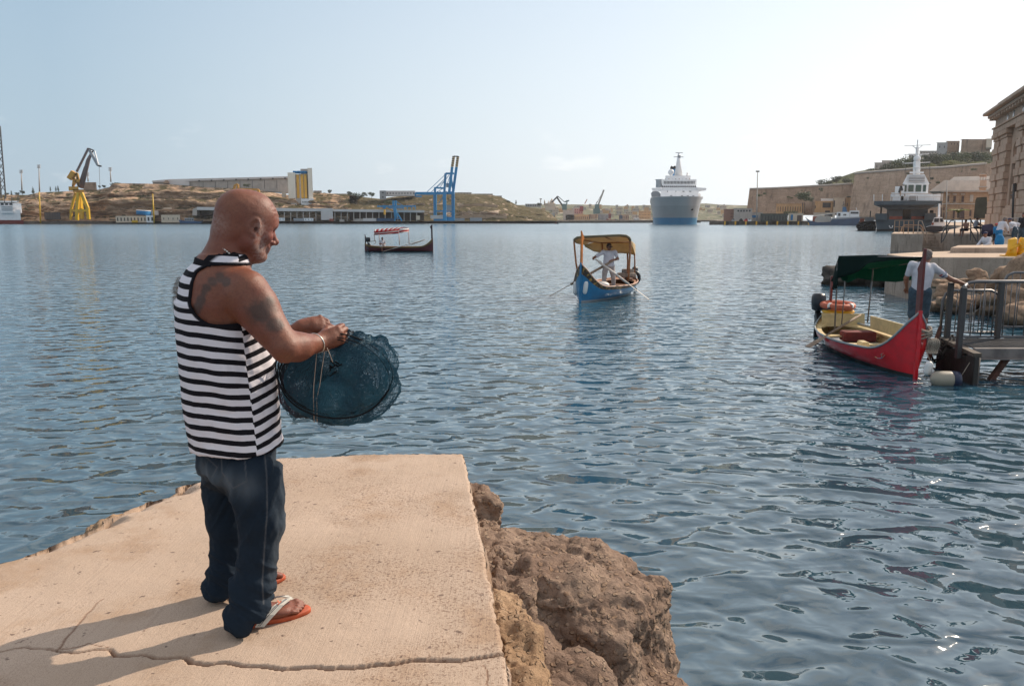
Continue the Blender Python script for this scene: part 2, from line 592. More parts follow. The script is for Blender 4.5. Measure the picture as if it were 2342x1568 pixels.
# ================================================================== water
def water_material():
 m, nt, b = nodemat('sea water')
 n, l = nt.nodes, nt.links
 geo = n.new('ShaderNodeNewGeometry')
 def math_(op, a, bb=None, c=None):
  q = n.new('ShaderNodeMath')
  q.operation = op
  for i, x in enumerate((a, bb, c)):
   if x is None:
    continue
   if isinstance(x, (int, float)):
    q.inputs[i].default_value = x
   else:
    l.new(x, q.inputs[i])
  return q.outputs[0]
 EPS = 0.012
 # three wave trains of noise, heights in metres
 layers = [((0.95, 1.40, 1), 1.0, 0.8, WAVE[0], 0.0),     # long lazy swell
    ((2.5, 3.3, 1), 1.0, 0.6, WAVE[1], 0.35),
    ((6.5, 8.0, 1), 1.0, 1.0, WAVE[2], -0.3)]
 # gusts: patches where the small ripples are livelier
 gm = n.new('ShaderNodeTexNoise')
 gm.inputs['Scale'].default_value = 0.09
 gm.inputs['Detail'].default_value = 3
 l.new(geo.outputs['Position'], gm.inputs['Vector'])
 gr = n.new('ShaderNodeMapRange')
 gr.inputs['From Min'].default_value = 0.35
 gr.inputs['From Max'].default_value = 0.65
 gr.inputs['To Min'].default_value = 0.65
 gr.inputs['To Max'].default_value = 1.35
 py_ = n.new('ShaderNodeSeparateXYZ')
 l.new(geo.outputs['Position'], py_.inputs[0])
 fr_ = n.new('ShaderNodeMapRange')
 for kk, vv in (('From Min', 8), ('From Max', 110), ('To Min', 1), ('To Max', 1.3)):
  fr_.inputs[kk].default_value = vv
 l.new(py_.outputs[1], fr_.inputs['Value'])
 l.new(gm.outputs['Fac'], gr.inputs['Value'])
 # the open harbour lies flatter than the slop against the pier
 fl_ = n.new('ShaderNodeMapRange')
 for kk, vv in (('From Min', 5), ('From Max', 34), ('To Min', 0.95), ('To Max', 0.36)):
  fl_.inputs[kk].default_value = vv
 l.new(py_.outputs[1], fl_.inputs['Value'])
 hs_ = []
 for ox, oy in ((0, 0), (EPS, 0), (0, EPS)):
  va = n.new('ShaderNodeVectorMath')
  va.operation = 'ADD'
  l.new(geo.outputs['Position'], va.inputs[0])
  va.inputs[1].default_value = (ox, oy, 0)
  tot = None
  for k, (sc, s0, det, amp, rot) in enumerate(layers):
   mp = n.new('ShaderNodeMapping')
   mp.inputs['Scale'].default_value = sc
   mp.inputs['Rotation'].default_value = (0, 0, rot)
   mp.inputs['Location'].default_value = (k * 7.3, k * 3.1, 0)
   l.new(va.outputs[0], mp.inputs[0])
   z = n.new('ShaderNodeTexNoise')
   z.inputs['Scale'].default_value = s0
   z.inputs['Detail'].default_value = det
   z.inputs['Roughness'].default_value = 0.42
   z.inputs['Distortion'].default_value = 0.5
   l.new(mp.outputs[0], z.inputs['Vector'])
   t = math_('MULTIPLY', z.outputs['Fac'], amp)
   if k == 2:
    t = math_('MULTIPLY', math_('MULTIPLY', t, gr.outputs[0]), fr_.outputs[0])
   tot = t if tot is None else math_('ADD', tot, t)
  hs_.append(math_('MULTIPLY', tot, fl_.outputs[0]))
 dx = math_('DIVIDE', math_('SUBTRACT', hs_[0], hs_[1]), EPS)
 dy = math_('DIVIDE', math_('SUBTRACT', hs_[0], hs_[2]), EPS)
 cx = n.new('ShaderNodeCombineXYZ')
 l.new(dx, cx.inputs[0])
 l.new(dy, cx.inputs[1])
 cx.inputs[2].default_value = 1.0
 nm = n.new('ShaderNodeVectorMath')
 nm.operation = 'NORMALIZE'
 l.new(cx.outputs[0], nm.inputs[0])
 l.new(nm.outputs[0], b.inputs['Normal'])
 # water body: green over the shallow rubble by the pier, blue further out
 sx = n.new('ShaderNodeSeparateXYZ')
 l.new(geo.outputs['Position'], sx.inputs[0])
 sh = n.new('ShaderNodeMapRange')
 sh.interpolation_type = 'SMOOTHSTEP'
 sh.inputs['From Min'].default_value = 4.0
 sh.inputs['From Max'].default_value = 18.0
 l.new(sx.outputs[1], sh.inputs['Value'])
 mx = n.new('ShaderNodeMix')
 mx.data_type = 'RGBA'
 mx.inputs['A'].default_value = (*WATER_NEAR, 1)
 mx.inputs['B'].default_value = (*WATER_FAR, 1)
 l.new(sh.outputs[0], mx.inputs['Factor'])
 l.new(mx.outputs['Result'], b.inputs['Base Color'])
 b.inputs['IOR'].default_value = 1.95
 ro_ = n.new('ShaderNodeMapRange')
 for kk, vv in (('From Min', 12), ('From Max', 200), ('To Min', 0.04), ('To Max', 0.20)):
  ro_.inputs[kk].default_value = vv
 l.new(sx.outputs[1], ro_.inputs['Value'])
 l.new(ro_.outputs[0], b.inputs['Roughness'])
 return m
WAVE = (0.145, 0.13, 0.011)
WATER_NEAR = (0.024, 0.058, 0.080)
WATER_FAR = (0.030, 0.088, 0.130)
wm = MB()
xs = [-4000, -900, -200, -60, -20, 0, 20, 60, 200, 900, 4000]
ys = [-60, 0, 20, 60, 150, 400, 900, 1800, 6000]
wm.grid([[(x, y, 0) for x in xs] for y in ys], flip=True)
wm.build('water', water_material(), kind='structure')
# ================================================================== pier slab
def concrete_material():
 m, nt, b = nodemat('pier concrete')
 n, l = nt.nodes, nt.links
 t = n.new('ShaderNodeTexCoord')
 def noise(scale, det=5, vec=None, rough=0.6):
  z = n.new('ShaderNodeTexNoise')
  z.inputs['Scale'].default_value = scale
  z.inputs['Detail'].default_value = det
  z.inputs['Roughness'].default_value = rough
  l.new(vec or t.outputs['Object'], z.inputs['Vector'])
  return z.outputs['Fac']
 def ramp(src, a, b_, lo=0, hi=1):
  r = n.new('ShaderNodeMapRange')
  r.interpolation_type = 'SMOOTHSTEP'
  r.inputs['From Min'].default_value = a
  r.inputs['From Max'].default_value = b_
  r.inputs['To Min'].default_value = lo
  r.inputs['To Max'].default_value = hi
  l.new(src, r.inputs['Value'])
  return r.outputs[0]
 def mixc(fac, A, B):
  x = n.new('ShaderNodeMix')
  x.data_type = 'RGBA'
  l.new(fac, x.inputs['Factor'])
  for nm_, q in (('A', A), ('B', B)):
   if isinstance(q, tuple):
    x.inputs[nm_].default_value = (*q, 1)
   else:
    l.new(q, x.inputs[nm_])
  return x.outputs['Result']
 c = mixc(ramp(noise(0.9, 3), 0.38, 0.62), CONC_A, CONC_B)
 c = mixc(ramp(noise(2.2, 6), 0.50, 0.68, 0, 0.8), c, (0.38, 0.25, 0.160))
 # exposed grit: dark speckle gathered in patches
 gp = ramp(noise(1.1, 3), 0.40, 0.58)
 sp = ramp(noise(80, 3, rough=0.8), 0.52, 0.62)
 mu = n.new('ShaderNodeMath'); mu.operation = 'MULTIPLY'
 l.new(gp, mu.inputs[0]); l.new(sp, mu.inputs[1])
 c = mixc(mu.outputs[0], c, (0.20, 0.125, 0.085))
 c = mixc(ramp(noise(300, 2), 0.48, 0.68, 0, 0.75), c, (0.26, 0.18, 0.13))
 c = mixc(ramp(noise(23, 2), 0.67, 0.73, 0, 0.8), c, (0.11, 0.07, 0.055))
 # brushed finish across the slab on its right part
 mp = n.new('ShaderNodeMapping')
 mp.inputs['Scale'].default_value = (160, 2.5, 1)
 l.new(t.outputs['Object'], mp.inputs[0])
 br = noise(1.0, 2, mp.outputs[0])
 c = mixc(ramp(br, 0.5, 0.8, 0, 0.35), c, (0.30, 0.21, 0.16))
 a = n.new('ShaderNodeAttribute')
 a.attribute_name = 'crack'
 c = mixc(a.outputs['Fac'], c, (0.17, 0.09, 0.055))
 l.new(c, b.inputs['Base Color'])
 b.inputs['Roughness'].default_value = 0.85
 b.inputs['Specular IOR Level'].default_value = 0.25
 h = n.new('ShaderNodeMath'); h.operation = 'ADD'
 l.new(noise(240, 4, rough=0.7), h.inputs[0]); l.new(noise(40, 5), h.inputs[1])
 h2 = n.new('ShaderNodeMath'); h2.operation = 'MULTIPLY_ADD'
 h2.inputs[1].default_value = 0.7
 l.new(br, h2.inputs[0]); l.new(h.outputs[0], h2.inputs[2])
 bp = n.new('ShaderNodeBump')
 bp.inputs['Distance'].default_value = 0.0022
 l.new(h2.outputs[0], bp.inputs['Height'])
 l.new(bp.outputs[0], b.inputs['Normal'])
 return m
CONC_A = (0.45, 0.335, 0.25)
CONC_B = (0.51, 0.385, 0.295)
mat_conc = concrete_material()
def build_slab():
 g = lambda x, y: np.array(gnd(x, y, PIER))[:2]
 left = [(-3.2, 1.0), (-3.0, 2.6)] + [tuple(g(*p)) for p in ((0, 1273), (95, 1243), (165, 1212), (240, 1185), (285, 1152), (330, 1136), (385, 1128), (425, 1100), (470, 1084), (520, 1062))]
 left.append(tuple(g(600, 1047)))
 far = g(1060, 1037)
 L = np.array(left)
 far_l = L[-1]
 ny, nx = 620, 560
 # rows run from the near side to the far edge line
 t = np.linspace(0, 1, ny)
 yl_min, yl_max = 1.0, far_l[1]
 P = np.zeros((ny, nx, 3))
 yl = yl_min + (yl_max - yl_min) * t
 xl = np.interp(yl, L[:, 1], L[:, 0])
 yr = yl_min + (far[1] - yl_min) * t
 near_r = g(1170, 1568)
 xr = far[0] + (near_r[0] - far[0]) * (far[1] - yr) / (far[1] - near_r[1])
 s = np.linspace(0, 1, nx)
 P[..., 0] = xl[:, None] * (1 - s) + xr[:, None] * s
 P[..., 1] = yl[:, None] * (1 - s) + yr[:, None] * s
 # rough edges
 e = fbm(np.stack([t * 40, t * 0, t * 0], -1), 4, 3)
 e2 = fbm(np.stack([t * 90, t * 0 + 5, t * 0], -1), 4, 8)
 P[..., 0] += (e[:, None] * 0.055) * np.clip(1 - s * 12, 0, 1)[None] + (e2[:, None] * 0.012) * np.clip((s - 0.97) / 0.03, 0, 1)[None]
 e3 = fbm(np.stack([s * 60, s * 0, s * 0 + 9], -1), 4, 5)
 P[..., 1] += e3[None] * 0.02 * np.clip((t - 0.97) / 0.03, 0, 1)[:, None]
 q = P.copy()
 q[..., 2] = 0
 z = fbm(q * 1.3, 3, 1) * 0.012 + fbm(q * 9, 3, 2) * 0.0025
 # worn, sagging left edge
 dl = s[None] * np.maximum(xr - xl, 0.1)[:, None]
 z -= 0.10 * np.clip(1 - dl / (0.16 + 0.08 * e[:, None]), 0, 1) ** 1.6
 dr = (1 - s)[None] * np.maximum(xr - xl, 0.1)[:, None]
 z -= 0.012 * np.clip(1 - dr / 0.02, 0, 1) ** 2
 # cracks
 cr = np.zeros((ny, nx))
 def crack(pts, wdt, dep, seed):
  w_ = np.array([g(*p) for p in pts])
  # jitter between the surveyed points
  out_, wo = [], []
  for i in range(len(w_) - 1):
   n_ = max(2, int(np.linalg.norm(w_[i + 1] - w_[i]) / 0.02))
   for k in range(n_):
    out_.append(w_[i] + (w_[i + 1] - w_[i]) * k / n_)
    wo.append(np.interp(i + k / n_, range(len(w_)), wdt))
  out_.append(w_[-1]); wo.append(wdt[-1])
  out_ = np.array(out_)
  out_ += np.stack([fbm(np.stack([np.arange(len(out_)) * 0.35, np.zeros(len(out_)) + c_, np.zeros(len(out_))], -1), 3, seed) for c_ in (0, 7)], -1) * 0.014
  d = np.full((ny, nx), 9.0)
  ww = np.zeros((ny, nx))
  lo, hi = out_.min(0) - 0.06, out_.max(0) + 0.06
  msk = (P[..., 0] > lo[0]) & (P[..., 0] < hi[0]) & (P[..., 1] > lo[1]) & (P[..., 1] < hi[1])
  pp = P[..., :2][msk]
  dd = np.full(len(pp), 9.0); wv = np.zeros(len(pp))
  for i in range(len(out_) - 1):
   a_, b_ = out_[i], out_[i + 1]
   ab = b_ - a_
   tt = np.clip(((pp - a_) @ ab) / max(ab @ ab, 1e-9), 0, 1)
   ds = np.linalg.norm(pp - a_ - tt[:, None] * ab, axis=1)
   m_ = ds < dd
   dd[m_] = ds[m_]; wv[m_] = wo[i]
  v_ = np.clip(1 - (dd / np.maximum(wv, 1e-4)) ** 2, 0, 1)
  cr[msk] = np.maximum(cr[msk], v_ ** 0.5)
  z[msk] -= dep * v_ ** 0.6 * np.clip(wv / 0.012, 0.3, 1.2)
 crack([(0, 1487), (60, 1481), (112, 1481), (170, 1494), (250, 1484), (262, 1503), (330, 1497), (352, 1507), (420, 1503), (440, 1517), (520, 1514), (545, 1524), (610, 1526), (650, 1533), (720, 1529), (800, 1527), (870, 1522), (930, 1513), (980, 1506), (1040, 1508), (1110, 1497), (1162, 1486)],
   [.005, .005, .006, .007, .007, .010, .008, .009, .009, .012, .011, .011, .012, .012, .012, .014, .012, .012, .016, .014, .013, .014], 0.028, 11)
 crack([(140, 1481), (165, 1440), (185, 1420), (215, 1385), (240, 1370)], [.005, .004, .004, .003, .002], 0.008, 12)
 crack([(112, 1484), (160, 1482), (195, 1474), (203, 1472), (250, 1482)], [.005, .004, .004, .003, .002], 0.008, 13)
 crack([(1105, 1515), (1118, 1535), (1120, 1568)], [.003, .004, .003], 0.006, 14)
 P[..., 2] = PIER + z
 V_ = P.reshape(-1, 3)
 I = np.arange(ny * nx).reshape(ny, nx)
 f = np.stack([I[:-1, :-1], I[:-1, 1:], I[1:, 1:], I[1:, :-1]], -1).reshape(-1, 4)
 # broken edge faces down to the rubble
 ring = np.concatenate([I[:, 0], I[-1, 1:], I[::-1, -1][1:]])
 base = V_[ring]
 nv = [V_]
 nf = [f]
 prev = ring
 cnt = len(V_)
 at_c = [cr.ravel()]
 for k, (dz, inn) in enumerate(((0.03, 0.0), (0.09, -0.012), (0.17, 0.01), (0.26, -0.03), (0.9, 0.10), (1.5, 0.2))):
  r_ = base.copy()
  r_[:, 2] = PIER - dz + 0.0
  nrm_ = np.zeros((len(r_), 2))
  cc = np.array([-1.2, 3.2])
  nrm_ = r_[:, :2] - cc
  nrm_ /= np.linalg.norm(nrm_, axis=1, keepdims=True)
  nz_ = fbm(np.concatenate([r_[:, :2] * 9, np.full((len(r_), 1), dz * 9)], 1), 4, 30 + k)
  r_[:, :2] -= nrm_ * (inn + nz_ * 0.03)[:, None]
  ids = np.arange(cnt, cnt + len(r_))
  cnt += len(r_)
  nv.append(r_)
  nf.append(np.stack([prev[:-1], prev[1:], ids[1:], ids[:-1]], -1)[:, ::-1])
  at_c.append(np.full(len(r_), 0.25))
  prev = ids
 np_mesh('pier', np.concatenate(nv), np.concatenate(nf)[:, ::-1] if False else np.concatenate(nf), mat_conc, True, None,
   {'crack': np.concatenate(at_c)}, kind='structure')
build_slab()
# ================================================================== rubble beside the pier
def rock_material(name, cols, pebble=34.0, bump=0.016, peb_amt=0.45):
 m, nt, b = nodemat(name)
 n, l = nt.nodes, nt.links
 t = n.new('ShaderNodeTexCoord')
 def noise(scale, det=6, rough=0.62):
  z = n.new('ShaderNodeTexNoise')
  z.inputs['Scale'].default_value = scale
  z.inputs['Detail'].default_value = det
  z.inputs['Roughness'].default_value = rough
  l.new(t.outputs['Object'], z.inputs['Vector'])
  return z.outputs['Fac']
 def ramp(src, a, b_, lo=0, hi=1):
  r = n.new('ShaderNodeMapRange')
  r.interpolation_type = 'SMOOTHSTEP'
  r.inputs['From Min'].default_value = a
  r.inputs['From Max'].default_value = b_
  r.inputs['To Min'].default_value = lo
  r.inputs['To Max'].default_value = hi
  l.new(src, r.inputs['Value'])
  return r.outputs[0]
 def mixc(fac, A, B):
  x = n.new('ShaderNodeMix'); x.data_type = 'RGBA'
  l.new(fac, x.inputs['Factor'])
  for nm_, q in (('A', A), ('B', B)):
   if isinstance(q, tuple):
    x.inputs[nm_].default_value = (*q, 1)
   else:
    l.new(q, x.inputs[nm_])
  return x.outputs['Result']
 # pebbles set in the matrix
 dn = n.new('ShaderNodeTexNoise'); dn.inputs['Scale'].default_value = 14
 l.new(t.outputs['Object'], dn.inputs['Vector'])
 va = n.new('ShaderNodeVectorMath'); va.operation = 'MULTIPLY_ADD'
 l.new(dn.outputs['Color'], va.inputs[0])
 va.inputs[1].default_value = (0.05, 0.05, 0.05)
 l.new(t.outputs['Object'], va.inputs[2])
 vo = n.new('ShaderNodeTexVoronoi')
 vo.inputs['Scale'].default_value = pebble
 vo.inputs['Randomness'].default_value = 1.0
 l.new(va.outputs[0], vo.inputs['Vector'])
 peb = ramp(vo.outputs['Distance'], 0.55, 0.30)
 sepc = n.new('ShaderNodeSeparateColor')
 l.new(vo.outputs['Color'], sepc.inputs[0])
 pick = ramp(sepc.outputs[0], 0.45, 0.6)
 mu = n.new('ShaderNodeMath'); mu.operation = 'MULTIPLY'
 l.new(peb, mu.inputs[0]); l.new(pick, mu.inputs[1])
 c = mixc(ramp(noise(3), 0.35, 0.65), cols[0], cols[1])
 c = mixc(ramp(noise(17), 0.45, 0.7, 0, 0.8), c, cols[2])
 pc = mixc(sepc.outputs[1], cols[3], cols[4])
 mu2 = n.new('ShaderNodeMath'); mu2.operation = 'MULTIPLY'
 mu2.inputs[1].default_value = peb_amt
 l.new(mu.outputs[0], mu2.inputs[0])
 c = mixc(mu2.outputs[0], c, pc)
 c = mixc(ramp(noise(60, 5, 0.75), 0.55, 0.72, 0, 0.7), c, tuple(x * 0.35 for x in cols[0]))
 # dark wet band just above the water
 geo = n.new('ShaderNodeNewGeometry')
 sx = n.new('ShaderNodeSeparateXYZ')
 l.new(geo.outputs['Position'], sx.inputs[0])
 c = mixc(ramp(sx.outputs[2], 0.30, 0.06, 0, 0.8), c, (0.03, 0.026, 0.018))
 l.new(c, b.inputs['Base Color'])
 b.inputs['Roughness'].default_value = 0.9
 b.inputs['Specular IOR Level'].default_value = 0.2
 h = n.new('ShaderNodeMath'); h.operation = 'ADD'
 l.new(noise(55, 8, 0.7), h.inputs[0]); l.new(mu.outputs[0], h.inputs[1])
 bp = n.new('ShaderNodeBump')
 bp.inputs['Distance'].default_value = bump
 l.new(h.outputs[0], bp.inputs['Height'])
 l.new(bp.outputs[0], b.inputs['Normal'])
 return m
mat_rock = rock_material('conglomerate', [(0.22, 0.145, 0.105), (0.32, 0.225, 0.165), (0.12, 0.08, 0.062), (0.34, 0.20, 0.11), (0.45, 0.34, 0.25)])
mat_sandy = rock_material('sandy rubble', [(0.34, 0.215, 0.125), (0.42, 0.28, 0.175), (0.23, 0.14, 0.085), (0.42, 0.27, 0.16), (0.48, 0.36, 0.26)], 38, 0.014, 0.3)
def rock(name, label, parts, h, m, seed, amp=0.05, freq=2.2, cat='rock', group=None, peb=0.0, clip_z=-0.35):
 """parts: (centre, half size, heading, tilt) rounded blocks merged"""
 P = np.array([p[0] for p in parts])
 mx = max(max(p[1]) for p in parts) * 1.5
 F = Field(P.min(0) - mx, P.max(0) + mx, h)
 X, Y, Z = F.coords()
 for c, r, hd, tl in parts:
  M = (Matrix.Rotation(hd, 3, 'Z') @ Matrix.Rotation(tl[0], 3, 'X') @ Matrix.Rotation(tl[1], 3, 'Y')).transposed()
  M = np.array(M)
  px, py, pz = X - c[0], Y - c[1], Z - c[2]
  u = [np.abs(M[k, 0] * px + M[k, 1] * py + M[k, 2] * pz) / r[k] for k in range(3)]
  d = ((u[0] ** 5 + u[1] ** 5 + u[2] ** 5) ** 0.2 - 1) * min(r)
  F.F = smin(F.F, d.astype(np.float32), 0.04)
 F.F = np.maximum(F.F, (clip_z - Z).astype(np.float32))
 def disp(v, nn):
  a = fbm(v * freq, 5, seed, 0.55) * amp
  b = -np.abs(fbm(v * freq * 1.7 + 9, 4, seed + 5)) * amp * 0.9
  r_ = a + b + fbm(v * freq * 9, 3, seed + 3, 0.6) * amp * 0.25 - np.abs(fbm(v * freq * 3.6, 4, seed + 31, 0.6)) * amp * 0.55 + amp * 0.3
  st_ = v[:, 2] * 7 + fbm(v * 3, 2, seed + 2) * 2
  r_ = r_ + (np.abs(st_ % 1 - 0.5) - 0.25) * amp * 0.35
  if peb:
   wp = np.stack([fbm(v * 12 + k * 9, 2, seed + k) for k in range(3)], -1) * 0.9
   for fq, am in ((21, 1.0), (11, 1.3)):
    wd, wv = worley(v * fq + wp, seed + fq)
    r_ = r_ + np.clip(0.5 - wd, 0, 1) ** 1.5 * peb * am * (wv - 0.3)
   wd, wv = worley(v * 2.8 + wp * .12, seed + 40)
   r_ = r_ + (0.42 - wd) * amp * 2.2 + (wv - .5) * amp * .5
   r_ = r_ - np.abs(fbm(v * 15, 4, seed + 21, 0.65)) * peb * 1.3
  return r_
 # ledge steps give broken faces
 o = F.mesh(name, m, disp=disp, label=label, category=cat)
 if group:
  o['group'] = group
 return o
g_ = lambda x, y, z: np.array(gnd(x, y, z))
rock('boulder', 'large grey brown conglomerate boulder jutting into the water right of the pier', [
 ((0.16, 4.12, 0.42), (0.52, 0.50, 0.64), R(-24), (R(-2), R(4))),
 ((0.44, 4.02, 0.32), (0.34, 0.42, 0.66), R(-32), (R(3), R(6))),
 ((0.60, 3.88, 0.03), (0.24, 0.42, 0.62), R(-30), (0, R(-4))),
 ((0.44, 3.55, -0.02), (0.40, 0.50, 0.62), R(-20), (R(4), R(6)))],
 0.0125, mat_rock, 3, 0.055, 2.4, peb=0.008)
rock('boulder', 'low pitted grey boulder under the pier edge at the bottom of the view', [
 ((0.16, 3.12, 0.50), (0.22, 0.30, 0.44), R(-8), (R(6), R(8))),
 ((0.24, 2.80, 0.44), (0.28, 0.30, 0.42), R(14), (R(8), R(10))),
 ((0.42, 2.66, 0.25), (0.26, 0.32, 0.42), R(-14), (R(8), R(10)))],
 0.0125, mat_rock, 21, 0.055, 3.0, peb=0.010)
rock('rubble_block', 'sandy orange block of broken fill packed against the pier edge', [
 ((-0.04, 3.32, 0.84), (0.11, 0.34, 0.28), R(8), (0, R(8))),
 ((0.05, 2.68, 0.80), (0.12, 0.36, 0.24), R(8), (R(3), R(10)))],
 0.0125, mat_sandy, 33, 0.045, 4.0, peb=0.006)
rock('rubble_block', 'small crumbling rock at the far right corner of the pier', [
 ((-0.22, 4.97, 0.83), (0.13, 0.16, 0.28), R(10), (R(4), R(3))),
 ((-0.20, 4.62, 0.72), (0.13, 0.22, 0.28), R(6), (R(4), R(6))),
 ((-0.14, 4.25, 0.72), (0.15, 0.28, 0.32), R(4), (R(3), R(6))),
 ((-0.02, 4.50, 0.55), (0.20, 0.24, 0.34), R(-14), (R(3), R(12))),
 ((-0.02, 3.86, 0.72), (0.16, 0.34, 0.36), R(-4), (R(3), R(8)))],
 0.0125, mat_rock, 41, 0.055, 4.5, peb=0.006)
rock('foundation_rubble', 'mass of dark broken rock under the pier slab down to the water', [
 ((-0.22, 4.5, 0.1), (0.26, 0.75, 0.75), R(7), (0, 0)),
 ((0.02, 3.2, 0.05), (0.36, 0.9, 0.85), R(7), (0, 0))],
 0.03, mat_rock, 57, 0.07, 2.0)
rock('rubble_block', 'flat broken ledge along the left edge of the pier', [
 ((-2.10, 4.46, 0.98), (0.20, 0.34, 0.20), R(-28), (R(0), R(-12))),
 ((-1.88, 4.86, 1.00), (0.16, 0.16, 0.18), R(-40), (0, R(-6)))],
 0.0125, mat_sandy, 71, 0.04, 4.0, peb=0.006)
# ================================================================== the man with the net
def skin_material(name, base, red, dark):
 m, nt, b = nodemat(name)
 n, l = nt.nodes, nt.links
 t = n.new('ShaderNodeTexCoord')
 def noise(scale, det=5, rough=0.6):
  z = n.new('ShaderNodeTexNoise')
  z.inputs['Scale'].default_value = scale
  z.inputs['Detail'].default_value = det
  z.inputs['Roughness'].default_value = rough
  l.new(t.outputs['Object'], z.inputs['Vector'])
  return z.outputs['Fac']
 def ramp(src, a, b_, lo=0, hi=1):
  r = n.new('ShaderNodeMapRange')
  r.interpolation_type = 'SMOOTHSTEP'
  r.inputs['From Min'].default_value = a
  r.inputs['From Max'].default_value = b_
  r.inputs['To Min'].default_value = lo
  r.inputs['To Max'].default_value = hi
  l.new(src, r.inputs['Value'])
  return r.outputs[0]
 def mixc(fac, A, B):
  x = n.new('ShaderNodeMix'); x.data_type = 'RGBA'
  l.new(fac, x.inputs['Factor'])
  for nm_, q in (('A', A), ('B', B)):
   if isinstance(q, tuple):
    x.inputs[nm_].default_value = (*q, 1)
   else:
    l.new(q, x.inputs[nm_])
  return x.outputs['Result']
 c = mixc(ramp(noise(9), 0.35, 0.65), base, red)
 c = mixc(ramp(noise(120, 3), 0.45, 0.7, 0, 0.35), c, dark)
 for an, colr in (('tattoo', (0.030, 0.024, 0.020)), ('grey', (0.50, 0.44, 0.40)), ('flush', (0.20, 0.045, 0.028))):
  a = n.new('ShaderNodeAttribute')
  a.attribute_name = an
  c = mixc(a.outputs['Fac'], c, colr)
 l.new(c, b.inputs['Base Color'])
 b.inputs['Roughness'].default_value = 0.48
 b.inputs['Specular IOR Level'].default_value = 0.45
 b.inputs['Subsurface Weight'].default_value = 0.12
 b.inputs['Subsurface Radius'].default_value = (0.02, 0.006, 0.003)
 b.inputs['Subsurface Scale'].default_value = 0.5
 h = n.new('ShaderNodeMath'); h.operation = 'ADD'
 l.new(noise(330, 3), h.inputs[0]); l.new(noise(70, 4), h.inputs[1])
 bp = n.new('ShaderNodeBump')
 bp.inputs['Distance'].default_value = 0.0012
 l.new(h.outputs[0], bp.inputs['Height'])
 l.new(bp.outputs[0], b.inputs['Normal'])
 return m
mat_skin = skin_material('tanned skin', (0.205, 0.070, 0.036), (0.175, 0.050, 0.026), (0.085, 0.03, 0.018))
def smooth01(x):
 x = np.clip(x, 0, 1)
 return x * x * (3 - 2 * x)
